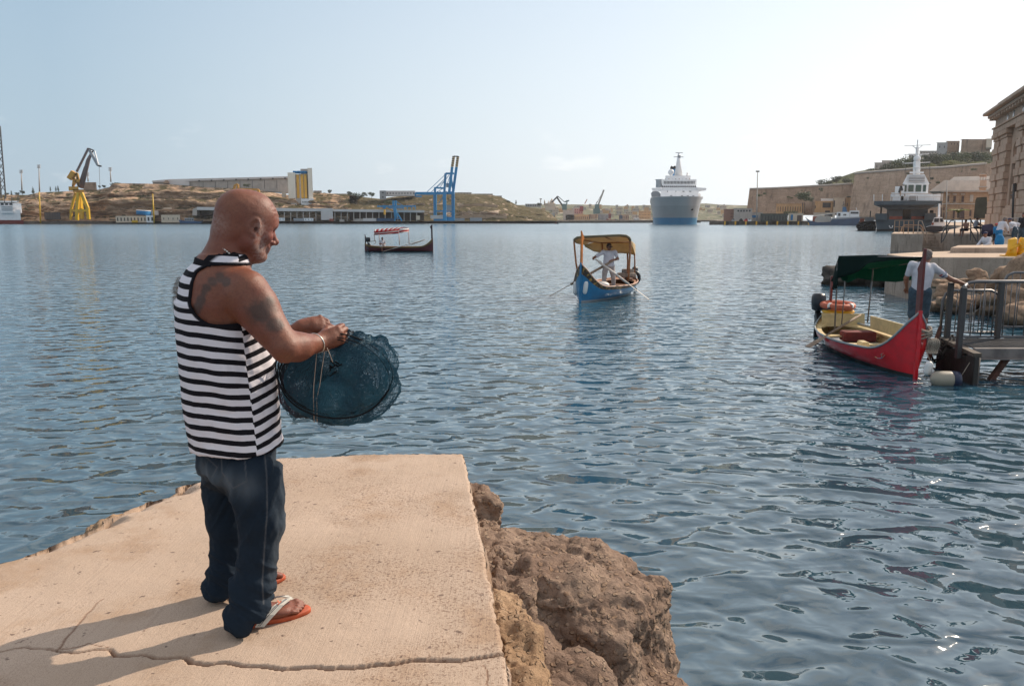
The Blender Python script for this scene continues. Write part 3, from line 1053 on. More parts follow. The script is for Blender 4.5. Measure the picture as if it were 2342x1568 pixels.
def build_man():
 root = thing('person', 'bald man in striped vest and jeans standing on the pier mending a blue net', 'person', (-1.065, 3.13, PIER))
 base = np.array([-1.065, 3.13, PIER])
 TH = R(42)
 f2 = (math.cos(TH), math.sin(TH))          # torso heading
 fw = np.array([f2[0], f2[1], 0.0]); lf = np.array([-f2[1], f2[0], 0.0]); up = np.array([0, 0, 1.0])
 er = np.array([0.951, 0.309, 0])            # profile direction
 ed = np.array([-0.309, 0.951, 0])           # away
 YT = 3.10
 a3 = lambda x, y, Y: np.array(at(x, y, Y))
 # rows of torso survey: py, left, right
 rows = [(598, 450, 560, .085, .13), (616, 425, 575, .105, .17), (640, 408, 592, .125, .205), (690, 401, 604, .145, .215), (740, 403, 606, .155, .20),
   (780, 409, 616, .160, .19), (830, 415, 626, .168, .19), (884, 422, 631, .174, .19), (940, 430, 636, .176, .19),
   (985, 438, 638, .176, .19), (1030, 446, 646, .17, .19)]
 def loft_rows(grow, rows):
  zs, cx, cy, aa, bb = [], [], [], [], []
  for py, x0, x1, ar, br in rows:
   c = a3((x0 + x1) / 2, py, YT)
   p0, p1 = a3(x0, py, YT), a3(x1, py, YT)
   hw = np.linalg.norm((p1 - p0)[:2]) / 2 * 0.97
   # scale a and b so that the outline has the surveyed half width
   ca, sa = np.dot(fw, er), np.dot(lf, er)
   k = hw / math.sqrt((ar * ca) ** 2 + (br * sa) ** 2)
   zs.append(c[2]); cx.append(c[0]); cy.append(c[1]); aa.append(ar * k + grow); bb.append(br * k + grow)
  return zs, cx, cy, aa, bb
 h = 0.0045
 lo, hi = (-1.62, 2.62, PIER + 0.55), (-0.42, 3.75, PIER + 1.76)
 T = Field(lo, hi, h)
 zs, cx, cy, aa, bb = loft_rows(-0.012, rows)
 T.loft(zs, cx, cy, aa, bb, f2, 0.0)
 shR = a3(560, 672, 2.97)
 C0 = a3(500, 690, YT)
 shL = shR + lf * 0.36
 neck0 = a3(505, 618, 3.08)
 # trapezius, shoulder blades
 T.cone(neck0 + up * 0.02, shR + up * 0.005, 0.062, 0.058, 0.06)
 T.cone(neck0 + up * 0.02, shL + up * 0.01, 0.060, 0.062, 0.06)
 T.ell(a3(478, 690, 3.03), (0.06, 0.10, 0.10), 0.06, M=[fw, lf, up])
 T.ell(a3(440, 700, 3.25), (0.06, 0.10, 0.10), 0.06, M=[fw, lf, up])
 hc = a3(560, 505, 3.10)                      # head centre
 th = R(30)
 hf = np.array([math.cos(th), math.sin(th), 0]); hl = np.array([-math.sin(th), math.cos(th), 0])
 Hd = lambda x, y, z: hc + hf * x + hl * y + up * z
 T.chain([Hd(-0.075, 0, -0.13), Hd(-0.105, 0, -0.215)], [0.067, 0.080], 0.05)
 torso = T.F.copy()
 # ---- body: torso + neck + head + arms
 B = Field(lo, hi, h)
 B.F = torso.copy()
 B.chain([Hd(-0.060, 0, -0.055), Hd(-0.070, 0, -0.10)], [0.066, 0.064], 0.03)
 B.cone(Hd(-0.025, 0, -0.10), Hd(-0.050, 0, -0.17), 0.048, 0.050, 0.03)
 # skull
 tilt = R(-24)
 mt = Matrix.Rotation(0, 3, 'X')
 def rot_axes(ang):      # axes tilted in the profile plane
  c_, s_ = math.cos(ang), math.sin(ang)
  return [hf * c_ + up * s_, hl, -hf * s_ + up * c_]
 B.ell(Hd(-0.004, 0, 0.022), (0.108, 0.080, 0.099), 0.03, M=rot_axes(R(-20)))
 B.ell(Hd(0.042, 0, 0.010), (0.073, 0.070, 0.088), 0.04, M=rot_axes(R(-10)))
 B.ell(Hd(-0.035, 0, -0.035), (0.078, 0.070, 0.070), 0.04)
 # face mass and jaw
 B.ell(Hd(0.044, 0, -0.060), (0.050, 0.056, 0.072), 0.03, M=rot_axes(R(-18)))
 for s in (1, -1):
  B.cone(Hd(-0.004, s * 0.052, -0.085), Hd(0.040, s * 0.020, -0.128), 0.026, 0.020, 0.03)
  B.ell(Hd(0.070, s * 0.038, -0.062), (0.022, 0.022, 0.020), 0.02)
  B.cone(Hd(0.015, s * 0.060, -0.03), Hd(0.0, s * 0.058, -0.08), 0.022, 0.022, 0.03)
 B.ell(Hd(0.042, 0, -0.132), (0.024, 0.026, 0.022), 0.022)
 B.ell(Hd(0.020, 0, -0.138), (0.035, 0.036, 0.020), 0.03)
 B.cone(Hd(0.094, 0.032, -0.018), Hd(0.104, 0, -0.014), 0.014, 0.015, 0.018)
 B.cone(Hd(0.094, -0.032, -0.018), Hd(0.104, 0, -0.014), 0.013, 0.014, 0.02)
 B.ell(Hd(0.098, 0, 0.012), (0.022, 0.05, 0.03), 0.03)
 for s in (1, -1):
  B.ell(Hd(0.105, s * 0.034, -0.043), (0.020, 0.017, 0.011), 0.012, op='cut')
  B.ell(Hd(0.084, s * 0.032, -0.043), (0.013, 0.014, 0.011), 0.006)
  B.cone(Hd(0.098, s * 0.020, -0.029), Hd(0.080, s * 0.052, -0.030), 0.006, 0.005, 0.010)
 # nose
 B.chain([Hd(0.092, 0, -0.030), Hd(0.101, 0, -0.055), Hd(0.112, 0, -0.082)], [0.009, 0.011, 0.0145], 0.010)
 for s in (1, -1):
  B.ell(Hd(0.096, s * 0.014, -0.087), (0.014, 0.009, 0.010), 0.006)
  B.ell(Hd(0.100, s * 0.008, -0.099), (0.006, 0.004, 0.006), 0.003, op='cut')
 # mouth, chin
 B.cone(Hd(0.080, 0.018, -0.103), Hd(0.080, -0.018, -0.103), 0.010, 0.010, 0.012)
 B.cone(Hd(0.075, 0.016, -0.117), Hd(0.075, -0.016, -0.117), 0.0095, 0.0095, 0.010)
 B.cone(Hd(0.090, 0.022, -0.110), Hd(0.090, -0.022, -0.110), 0.0022, 0.0022, 0.003, op='cut')
 B.ell(Hd(0.055, 0, -0.138), (0.020, 0.024, 0.018), 0.016)
 # ears
 for s in (1, -1):
  E = rot_axes(R(-22))
  ec = Hd(0.014, s * 0.080, -0.024)
  B.ell(ec, (0.025, 0.013, 0.041), 0.004, M=E)
  B.ell(ec + hf * 0.004 + hl * s * 0.011 + up * 0.006, (0.015, 0.009, 0.027), 0.004, M=E, op='cut')
  B.ell(ec + hf * 0.008 + hl * s * 0.004 - up * 0.008, (0.006, 0.014, 0.009), 0.003, M=E, op='cut')
  B.ell(ec - up * 0.030 - hf * 0.004, (0.011, 0.008, 0.011), 0.006)
 # arms
 elR = a3(652, 795, 2.88)
 wrR = a3(733, 783, 3.06)
 B.chain([shR + up * 0.0, shR + (elR - shR) * 0.35, shR + (elR - shR) * 0.7, elR], [0.068, 0.062, 0.054, 0.049], 0.045)
 B.ell(a3(572, 672, 2.95), (0.062, 0.066, 0.080), 0.05)
 B.ell(a3(600, 712, 2.93), (0.054, 0.054, 0.075), 0.05)
 B.chain([elR, elR + (wrR - elR) * 0.35 - up * 0.004, wrR], [0.048, 0.050, 0.033], 0.03)
 elL = shL + np.array([0.20, 0.03, -0.27])
 wrL = a3(690, 750, 3.30)
 B.chain([shL, (shL + elL) / 2, elL], [0.068, 0.058, 0.046], 0.045)
 B.chain([elL, elL + (wrL - elL) * 0.35, wrL], [0.046, 0.048, 0.032], 0.03)
 # hands: palm + five fingers closing on the net's rim
 def hand(wr, palm_dir, side, grip, k=0.010, sc=1.0):
  """palm_dir unit vector along the palm; side = unit vector across towards the little finger; grip = unit vector the fingers curl to"""
  pd, sd_, gp = [np.array(q, float) / np.linalg.norm(q) for q in (palm_dir, side, grip)]
  pc = wr + pd * 0.045 * sc
  B.ell(pc, (0.052 * sc, 0.040 * sc, 0.020 * sc), 0.02, M=[pd, sd_, np.cross(pd, sd_)])
  B.cone(wr, pc, 0.030 * sc, 0.026 * sc, 0.02)
  ln = [0.043, 0.048, 0.045, 0.036]
  for i in range(4):
   off = (i - 1.5) * 0.0195 * sc
   kn = wr + pd * (0.088 - abs(i - 1.2) * 0.004) * sc + sd_ * off
   L = ln[i] * sc
   d1 = pd * 0.72 + gp * 0.70
   d2 = -pd * 0.05 + gp * 1.0
   d3 = -pd * 0.80 + gp * 0.45
   p1 = kn + d1 / np.linalg.norm(d1) * L
   p2 = p1 + d2 / np.linalg.norm(d2) * L * 0.62
   p3 = p2 + d3 / np.linalg.norm(d3) * L * 0.5
   r = (0.0102, 0.0105, 0.010, 0.009)[i] * sc
   B.cone(wr + pd * 0.045 * sc + sd_ * off * 0.8, kn, r * 1.25, r * 1.12, 0.010)
   B.chain([kn, p1, p2, p3], [r * 1.08, r, r * 0.92, r * 0.85], 0.004)
  tb = wr + pd * 0.028 * sc - sd_ * 0.026 * sc + gp * 0.012 * sc
  t1 = tb + (pd * 0.55 - sd_ * 0.30 + gp * 0.55) * 0.042 * sc
  t2 = t1 + (pd * 0.75 + sd_ * 0.15 + gp * 0.45) * 0.032 * sc
  t3 = t2 + (pd * 0.75 + sd_ * 0.35 + gp * 0.15) * 0.022 * sc
  B.chain([tb, t1, t2, t3], [0.018 * sc, 0.0125 * sc, 0.0115 * sc, 0.010 * sc], 0.008)
  return kn
 # right hand: knuckles to the right and up, back of the hand to the viewer
 hand(wrR, er * 0.93 + up * 0.30 + ed * 0.15, -up * 0.93 + er * 0.3, ed * 0.85 - up * 0.1 - er * 0.15, sc=0.98)
 hand(wrL, er * 0.93 + up * 0.22 - ed * 0.10, ed * 0.55 + up * 0.75, -up * 0.85 + er * 0.2 - ed * 0.25, sc=0.98)
 kR = wrR + er * 0.06
 # cut the body under the shirt and jeans
 X, Y, Z = B.coords()
 B.F = np.maximum(B.F, (PIER + 0.72 - Z).astype(np.float32))
 # attributes -------------------------------------------------------------
 def pxy(v):      # survey coordinates of points
  d = v - np.array([0, 0, CAM_Z])
  fwd = d[:, 1] * CP - d[:, 2] * SP
  x = 1171 + FPX * d[:, 0] / fwd
  y = 784 - FPX * (d[:, 1] * SP + d[:, 2] * CP) / fwd
  return x, y
 def tattoo(v, nn):
  a = np.zeros(len(v))
  pts = [a3(x, y, 3.0) for x, y in ((452, 705), (462, 680), (475, 655), (488, 640), (505, 632), (520, 640))]
  for i in range(len(pts) - 1):
   p, q = pts[i], pts[i + 1]
   t_ = np.clip(((v - p) @ (q - p)) / ((q - p) @ (q - p)), 0, 1)
   dd = v - p - t_[:, None] * (q - p)
   dd = dd - (dd @ ed)[:, None] * ed
   a = np.maximum(a, np.clip(1 - np.linalg.norm(dd, axis=1) / 0.024, 0, 1))
  for c_, r_ in ((a3(597, 712, 2.88), 0.050), (a3(628, 742, 2.86), 0.03), (a3(612, 690, 2.9), 0.022)):
   a = np.maximum(a, np.clip(1.1 - np.linalg.norm(v - c_, axis=1) / (r_ * 1.3), 0, 1) * 0.8)
  nz_ = fbm(v * 38, 3, 4)
  return np.clip(smooth01(np.minimum(a, .6) * 2.2 + nz_ * 0.5 - 0.1) * 0.7 * (a > 0), 0, 1)
 def grey(v, nn):
  q = v - hc
  x, y, z = q @ hf, q @ hl, q @ up
  st = np.exp(-(((x - 0.048) / 0.034) ** 2 + ((z + 0.085) / 0.060) ** 2)) * 1.0
  st += np.exp(-(((x - 0.045) / 0.012) ** 2 + ((z + 0.02) / 0.03) ** 2)) * 0.3
  nape = np.clip((-x - 0.06) / 0.04, 0, 1) * np.exp(-((z + 0.01) / 0.05) ** 2) * 0.22
  s_ = st + nape
  return s_ * np.clip(0.6 + fbm(v * 160, 2, 9) * 1.1, 0, 1)
 def flush(v, nn):
  q = v - hc
  x, y, z = q @ hf, q @ hl, q @ up
  a = np.exp(-(((x - 0.09) / 0.05) ** 2 + ((z + 0.06) / 0.06) ** 2)) * 0.75
  a += np.exp(-((x + 0.03) / 0.09) ** 2 - ((z + 0.08) / 0.05) ** 2) * 0.5
  return np.clip(a * (np.linalg.norm(q, axis=1) < 0.25), 0, 1)
 def bdisp(v, nn):
  q = v - hc
  z, x = q @ up, q @ hf
  wr_ = np.sin(z * 330 + fbm(v * 30, 2, 3) * 3) * 0.0008 * ((z > 0.0) & (z < 0.07) & (x > 0.07) & (np.abs(q @ hl) < 0.055))
  return wr_ + fbm(v * 22, 3, 2) * 0.0018
 o = B.mesh('body', mat_skin, root, attrs={'tattoo': tattoo, 'grey': grey, 'flush': flush}, disp=bdisp)
 o.matrix_parent_inverse = Matrix.Translation(-Vector(base))
 def pa(o):
  o.matrix_parent_inverse = Matrix.Translation(-Vector(base))
  return o
 # ---- vest ---------------------------------------------------------------
 Sx = Field(lo, hi, h)
 Sx.F = torso.copy()
 Sx.cone(shR, shR + (elR - shR) * 0.12, 0.068, 0.066, 0.045)
 Sx.ell(a3(572, 672, 2.95), (0.062, 0.066, 0.080), 0.05)
 Sx.F = Sx.F - 0.006
 zs, cx, cy, aa, bb = loft_rows(0.0, [r for r in rows if r[0] >= 690])
 Sx.loft(zs, cx, cy, aa, bb, f2, 0.02)
 X, Y, Z = Sx.coords()
 sr = X * er[0] + Y * er[1] - float(hc @ er)
 sdp = X * ed[0] + Y * ed[1] - float(a3(515, 668, 3.05) @ ed)
 # arm hole on the near side: an oval in the plane of the profile
 ac = a3(513, 672, 2.98)
 lat = (X - ac[0]) * lf[0] + (Y - ac[1]) * lf[1]
 u = (X - ac[0]) * er[0] + (Y - ac[1]) * er[1]
 zz = Z - ac[2]
 rx, rz = 0.122, 0.108
 e_ = ((np.abs(u - np.where(u > 0, 0.0, 0)) / np.where(u > 0, 0.25, rx)) ** 2.4 + (np.abs(zz) / rz) ** 2.4) ** (1 / 2.4)
 hole = np.maximum((e_ - 1) * 0.12, lat - 0.055)
 # the same on the far side
 ac2 = ac + lf * 0.36
 u2 = (X - ac2[0]) * fw[0] + (Y - ac2[1]) * fw[1] - 0.03
 e2 = ((np.abs(u2) / 0.13) ** 2.4 + (np.abs(zz) / rz) ** 2.4) ** (1 / 2.4)
 lat2 = (X - ac2[0]) * lf[0] + (Y - ac2[1]) * lf[1]
 hole2 = np.maximum((e2 - 1) * 0.12, -(lat2 + 0.055))
 # neckline: a tilted oval round the neck
 nc = a3(508, 585, 3.08)
 ux = (X - nc[0]) * er[0] + (Y - nc[1]) * er[1]
 uy = (X - nc[0]) * ed[0] + (Y - nc[1]) * ed[1]
 uz = Z - nc[2]
 tl_ = R(-20)
 un = ux * math.cos(tl_) + uz * math.sin(tl_)
 nk = (np.sqrt((un / 0.100) ** 2 + (uy / 0.098) ** 2) - 1) * 0.09
 nk = np.maximum(nk, -(uz + 0.036 + ux * 0.34))
 cutters = np.minimum(np.minimum(hole, hole2), nk)
 hem_z = PIER + 0.705
 hemf = (hem_z + 0.006 * np.sin(X * 22 + Y * 9) + 0.020 * sr - 0.0) - Z
 Sx.F = np.maximum(np.maximum(Sx.F, -cutters.astype(np.float32)), hemf.astype(np.float32))
 seam_t, seam_b = a3(553, 745, 2.95), a3(586, 1020, 2.95)
 def phase(v, nn):
  s_ = v @ er
  sz = np.interp(v[:, 2], [seam_b[2], seam_t[2]], [seam_b @ er, seam_t @ er])
  d = s_ - sz
  sag = fbm(v * 7, 3, 15) * 0.005 + fbm(v * 2.2, 2, 18) * 0.006
  back = v[:, 2] + 0.13 * np.clip(d, -0.4, 0) + 0.55 * np.clip(d + 0.16, -0.2, 0) * -0.22 + sag
  front = v[:, 2] - 0.30 * np.clip(d, 0, 0.4) + 0.020 + sag
  pz = np.where(d < 0, back, front)
  return pz / 0.0447
 def piping(v, nn):
  ux_ = np.array([np.interp(0, [0], [0])])
  def near(vv):
   lat_ = (vv - ac) @ lf
   u_ = (vv - ac) @ er
   z_ = vv[:, 2] - ac[2]
   e = ((np.abs(u_) / np.where(u_ > 0, 0.25, rx)) ** 2.4 + (np.abs(z_) / rz) ** 2.4) ** (1 / 2.4)
   h1 = np.maximum((e - 1) * 0.12, lat_ - 0.055)
   x_, y_, z2 = (vv - nc) @ er, (vv - nc) @ ed, vv[:, 2] - nc[2]
   un_ = x_ * math.cos(tl_) + z2 * math.sin(tl_)
   n1 = np.maximum((np.sqrt((un_ / 0.100) ** 2 + (y_ / 0.098) ** 2) - 1) * 0.09, -(z2 + 0.036 + x_ * 0.34))
   return np.minimum(h1, n1)
  d = near(v)
  return np.clip((0.013 - d) / 0.003, 0, 1)
 def sdisp(v, nn):
  # folds fall from the shoulder blade and bunch towards the hem
  s_ = v @ er
  z_ = v[:, 2] - PIER
  q = np.stack([s_ * 16 + z_ * 3.0, (v @ ed) * 10, z_ * 3.2], -1)
  fo = fbm(q, 3, 44) * 0.010 * np.clip((1.35 - z_) / 0.3, 0.15, 1)
  q2 = np.stack([s_ * 6 - z_ * 7, (v @ ed) * 5, z_ * 12 + s_ * 6], -1)
  fo += (0.5 - np.abs(fbm(q2, 3, 49))) * 0.014 * np.clip((1.2 - z_) / 0.4, 0.1, 1)
  return fo
 ms, nt, bb_ = nodemat('striped jersey')
 nn_, ll = nt.nodes, nt.links
 at1 = nn_.new('ShaderNodeAttribute'); at1.attribute_name = 'phase'
 fr = nn_.new('ShaderNodeMath'); fr.operation = 'FRACT'
 ll.new(at1.outputs['Fac'], fr.inputs[0])
 gt = nn_.new('ShaderNodeMath'); gt.operation = 'GREATER_THAN'; gt.inputs[1].default_value = 0.55
 ll.new(fr.outputs[0], gt.inputs[0])
 at2 = nn_.new('ShaderNodeAttribute'); at2.attribute_name = 'piping'
 mxx = nn_.new('ShaderNodeMath'); mxx.operation = 'MAXIMUM'
 ll.new(gt.outputs[0], mxx.inputs[0]); ll.new(at2.outputs['Fac'], mxx.inputs[1])
 mc = nn_.new('ShaderNodeMix'); mc.data_type = 'RGBA'
 mc.inputs['A'].default_value = (0.72, 0.68, 0.72, 1)
 mc.inputs['B'].default_value = (0.010, 0.009, 0.012, 1)
 ll.new(mxx.outputs[0], mc.inputs['Factor'])
 ll.new(mc.outputs['Result'], bb_.inputs['Base Color'])
 bb_.inputs['Roughness'].default_value = 0.9
 bb_.inputs['Specular IOR Level'].default_value = 0.15
 tcw = nn_.new('ShaderNodeTexCoord')
 zz_ = nn_.new('ShaderNodeTexNoise'); zz_.inputs['Scale'].default_value = 60; zz_.inputs['Detail'].default_value = 5
 ll.new(tcw.outputs['Object'], zz_.inputs['Vector'])
 bpp = nn_.new('ShaderNodeBump'); bpp.inputs['Distance'].default_value = 0.002
 ll.new(zz_.outputs['Fac'], bpp.inputs['Height']); ll.new(bpp.outputs[0], bb_.inputs['Normal'])
 pa(Sx.mesh('tank_top', ms, root, attrs={'phase': phase, 'piping': piping}, disp=sdisp))
 # ---- jeans --------------------------------------------------------------
 lo2, hi2 = (-1.55, 2.62, PIER - 0.01), (-0.62, 3.70, PIER + 0.90)
 J = Field(lo2, hi2, h)
 hipR, hipL = a3(580, 1075, 3.03), a3(520, 1075, 3.24)
 waist = a3(547, 1010, 3.13)
 J.loft([PIER + .60, PIER + .68, PIER + .78, PIER + .86], [waist[0] + .0] * 4, [waist[1]] * 4, [.138, .142, .142, .136], [.165, .168, .166, .160], f2, 0.0)
 J.ell(waist + np.array([0, 0, -0.10]) - fw * 0.045 - lf * 0.07, (0.088, 0.088, 0.11), 0.05)
 J.ell(waist + np.array([0, 0, -0.10]) - fw * 0.045 + lf * 0.07, (0.088, 0.088, 0.11), 0.05)
 kneeR = a3(598, 1195, 2.99); kneeL = a3(524, 1190, 3.22)
 lowR = a3(578, 1330, 2.96); lowL = a3(520, 1310, 3.20)
 ankR = a3(570, 1405, 2.93); ankL = a3(518, 1345, 3.19)
 J.chain([waist - up * 0.10 - lf * 0.085, hipR - up * 0.02, (hipR + kneeR) / 2, kneeR, lowR, ankR, a3(556, 1426, 2.92)], [0.094, 0.100, 0.091, 0.083, 0.072, 0.068, 0.056], 0.03)
 J.chain([waist - up * 0.10 + lf * 0.085, hipL - up * 0.02, (hipL + kneeL) / 2, kneeL, lowL, ankL, a3(510, 1352, 3.18)], [0.094, 0.098, 0.088, 0.078, 0.068, 0.064, 0.054], 0.03)
 # cuffs: bunched over the foot
 J.ell(a3(597, 1378, 2.97), (0.050, 0.052, 0.040), 0.035)
 J.ell(a3(556, 1412, 2.92), (0.066, 0.058, 0.040), 0.04)
 J.ell(a3(505, 1340, 3.18), (0.052, 0.052, 0.030), 0.03)
 X, Y, Z = J.coords()
 # leg openings
 hemR = PIER + 0.028 + 0.085 * np.clip(((X - ankR[0]) * fw[0] + (Y - ankR[1]) * fw[1]) / 0.10 + 0.35, 0, 1)
 hemL = PIER + 0.040 + 0.05 * np.clip(((X - ankL[0]) * fw[0] + (Y - ankL[1]) * fw[1]) / 0.10, 0, 1)
 ddR = (X - ankR[0]) ** 2 + (Y - ankR[1]) ** 2
 ddL = (X - ankL[0]) ** 2 + (Y - ankL[1]) ** 2
 hem_ = np.where(ddR < ddL, hemR, hemL) - Z
 J.F = np.maximum(J.F, hem_.astype(np.float32))
 for an_ in (ankR, ankL):
  J.cone(an_ - up * 0.15, an_ - up * 0.05, 0.045, 0.045, 0.01, op='cut')
 def jdisp(v, nn):
  z_ = v[:, 2] - PIER
  s_ = v @ er
  t_ = v @ ed
  near_r = np.linalg.norm(v[:, :2] - ankR[:2], axis=1) < np.linalg.norm(v[:, :2] - ankL[:2], axis=1)
  q = np.stack([s_ * 9 + z_ * 2.5, t_ * 9, z_ * 3.0], -1)
  fo = fbm(q, 4, 61) * 0.016
  q2 = np.stack([s_ * 4 + near_r * 5, t_ * 4, z_ * 13 + s_ * 9], -1)
  low = np.clip((0.36 - z_) / 0.22, 0, 1)
  fo += (0.40 - np.abs(fbm(q2, 3, 66))) * 0.040 * low
  q3 = np.stack([s_ * 5, t_ * 5, z_ * 9 - s_ * 16], -1)
  knee = np.exp(-((z_ - 0.47) / 0.12) ** 2) + np.exp(-((z_ - 0.66) / 0.07) ** 2)
  fo += (0.40 - np.abs(fbm(q3, 3, 71))) * 0.026 * knee
  return fo
 def fade(v, nn):
  z_ = v[:, 2] - PIER
  fr_ = np.clip(nn @ fw, 0, 1) ** 1.5
  a = fr_ * np.exp(-((z_ - 0.40) / 0.17) ** 2) * 1.0
  bk = np.clip(-(nn @ fw), 0, 1)
  a += bk * np.exp(-((z_ - 0.60) / 0.05) ** 2) * 0.75
  a *= np.clip(0.65 + fbm(v * np.array([14, 14, 5]), 3, 81) * 0.9, 0, 1.3)
  return np.clip(a, 0, 1)
 def seam(v, nn):
  """side seam and the outline of the back pocket"""
  x, y = pxy(v)
  facing = (nn @ (-ed)) > -0.1
  nearer = np.linalg.norm(v[:, :2] - ankR[:2], axis=1) < np.linalg.norm(v[:, :2] - ankL[:2], axis=1) + 0.1
  def line(pts, wdt):
   d = np.full(len(v), 99.0)
   for (x0, y0), (x1, y1) in zip(pts[:-1], pts[1:]):
    vx, vy = x1 - x0, y1 - y0
    t_ = np.clip(((x - x0) * vx + (y - y0) * vy) / (vx * vx + vy * vy), 0, 1)
    d = np.minimum(d, np.hypot(x - x0 - t_ * vx, y - y0 - t_ * vy))
   return np.clip(1.5 - d / wdt, 0, 1)
  a = line([(604, 1018), (610, 1090), (611, 1170), (605, 1250), (600, 1330), (603, 1380)], 1.6)
  a = np.maximum(a, line([(557, 1020), (564, 1100), (533, 1116), (508, 1080), (505, 1030)], 1.5) * 0.9)
  a = np.maximum(a, line([(455, 1030), (497, 1068), (484, 1092)], 1.5) * 0.8)
  return a * facing * nearer
 mj, nt, bj = nodemat('dark denim')
 nn_, ll = nt.nodes, nt.links
 tcw = nn_.new('ShaderNodeTexCoord')
 def nz_(scale, det=4, st=None):
  z = nn_.new('ShaderNodeTexNoise'); z.inputs['Scale'].default_value = scale; z.inputs['Detail'].default_value = det
  if st:
   mp = nn_.new('ShaderNodeMapping'); mp.inputs['Scale'].default_value = st
   ll.new(tcw.outputs['Object'], mp.inputs[0]); ll.new(mp.outputs[0], z.inputs['Vector'])
  else:
   ll.new(tcw.outputs['Object'], z.inputs['Vector'])
  return z.outputs['Fac']
 def mixd(fac, A, B_, k=1.0):
  x = nn_.new('ShaderNodeMix'); x.data_type = 'RGBA'
  if k != 1.0:
   q = nn_.new('ShaderNodeMath'); q.operation = 'MULTIPLY'; q.inputs[1].default_value = k
   ll.new(fac, q.inputs[0]); fac = q.outputs[0]
  ll.new(fac, x.inputs['Factor'])
  for nm__, q in (('A', A), ('B', B_)):
   if isinstance(q, tuple):
    x.inputs[nm__].default_value = (*q, 1)
   else:
    ll.new(q, x.inputs[nm__])
  return x.outputs['Result']
 c = mixd(nz_(4), (0.005, 0.011, 0.020), (0.012, 0.023, 0.038))
 c = mixd(nz_(1.0, 3, (300, 300, 40)), c, (0.014, 0.022, 0.034), 0.35)
 a = nn_.new('ShaderNodeAttribute'); a.attribute_name = 'fade'
 c = mixd(a.outputs['Fac'], c, (0.17, 0.20, 0.23), 0.95)
 a = nn_.new('ShaderNodeAttribute'); a.attribute_name = 'seam'
 c = mixd(a.outputs['Fac'], c, (0.12, 0.12, 0.125), 0.5)
 ll.new(c, bj.inputs['Base Color'])
 bj.inputs['Roughness'].default_value = 0.9
 bj.inputs['Specular IOR Level'].default_value = 0.2
 bpp = nn_.new('ShaderNodeBump'); bpp.inputs['Distance'].default_value = 0.003
 ll.new(nz_(45, 6), bpp.inputs['Height']); ll.new(bpp.outputs[0], bj.inputs['Normal'])
 pa(J.mesh('jeans', mj, root, attrs={'fade': fade, 'seam': seam}, disp=jdisp))
 # ---- feet and flip flops --------------------------------------------------
 def foot(heel_px, toe_px, side):
  hp, tp = np.array(gnd(*heel_px, PIER)), np.array(gnd(*toe_px, PIER))
  d = tp - hp
  L = np.linalg.norm(d)
  d = d / L
  s_ = np.array([-d[1], d[0], 0]) * side          # towards the big toe
  o0 = hp
  P = lambda x, y, z: o0 + d * x * L + s_ * y + up * z
  F = Field(np.minimum(hp, tp) - 0.10, np.maximum(hp, tp) + np.array([0.10, 0.10, 0.18]), 0.0035)
  F.ell(P(0.14, 0, 0.045), (0.038, 0.032, 0.030), 0.02, M=[d, s_, up])
  F.chain([P(0.18, 0, 0.13), P(0.17, 0, 0.07)], [0.034, 0.036], 0.03)
  F.cone(P(0.22, 0, 0.072), P(0.55, 0.004, 0.048), 0.032, 0.022, 0.03)
  F.cone(P(0.20, -0.01, 0.050), P(0.66, -0.022, 0.036), 0.027, 0.017, 0.03)
  F.cone(P(0.45, 0.012, 0.040), P(0.72, 0.022, 0.037), 0.024, 0.018, 0.03)
  F.ell(P(0.66, 0.002, 0.038), (0.050, 0.046, 0.017), 0.02, M=[d, s_, up])
  for i, (y, ln, r) in enumerate(((0.030, 0.93, 0.0125), (0.009, 0.945, 0.0088), (-0.008, 0.915, 0.0082), (-0.024, 0.875, 0.0078), (-0.038, 0.825, 0.0075))):
   F.chain([P(0.72 - i * 0.02, y * 0.85, 0.040 - i * 0.001), P(ln - 0.07, y, 0.042 - i * 0.0015), P(ln, y * 1.02, 0.030)], [r * 1.05, r * 1.02, r * 0.92], 0.006)
  o = F.mesh('foot', mat_skin, root, attrs={'tattoo': lambda v, n_: np.zeros(len(v)), 'grey': lambda v, n_: np.zeros(len(v)), 'flush': lambda v, n_: np.full(len(v), 0.25)})
  pa(o)
  # the flip flop is a part with its own strap
  sole = MB()
  out_ = []
  for k in range(36):
   a = 2 * math.pi * k / 36
   x = 0.5 - 0.5 * math.cos(a)
   wdt = 0.036 + 0.016 * smooth01(np.array((x - 0.35) / 0.4)) - 0.009 * math.exp(-((x - 0.38) / 0.14) ** 2)
   y = math.sin(a)
   y = (abs(y) ** 0.72) * (1 if y >= 0 else -1) * wdt + 0.004 * x
   out_.append((x * 1.06 - 0.03, y))
  rings = []
  for (z, gr) in ((0.002, 0.93), (0.005, 1.0), (0.018, 1.0), (0.0225, 0.97), (0.0225, 0.6), (0.0225, 0.05)):
   rings.append([P(0.5 + (x - 0.5) * gr, y * gr, z) for x, y in out_] )
  rings = [r + [r[0]] for r in rings]
  sole.grid(rings, smooth=True, flip=side > 0)
  so_ = pa(sole.build('flip_flop', MATS['orange foam'], root))
  # strap: two bands from the toe post back to the sides
  post = P(0.80, 0.018, 0.030)
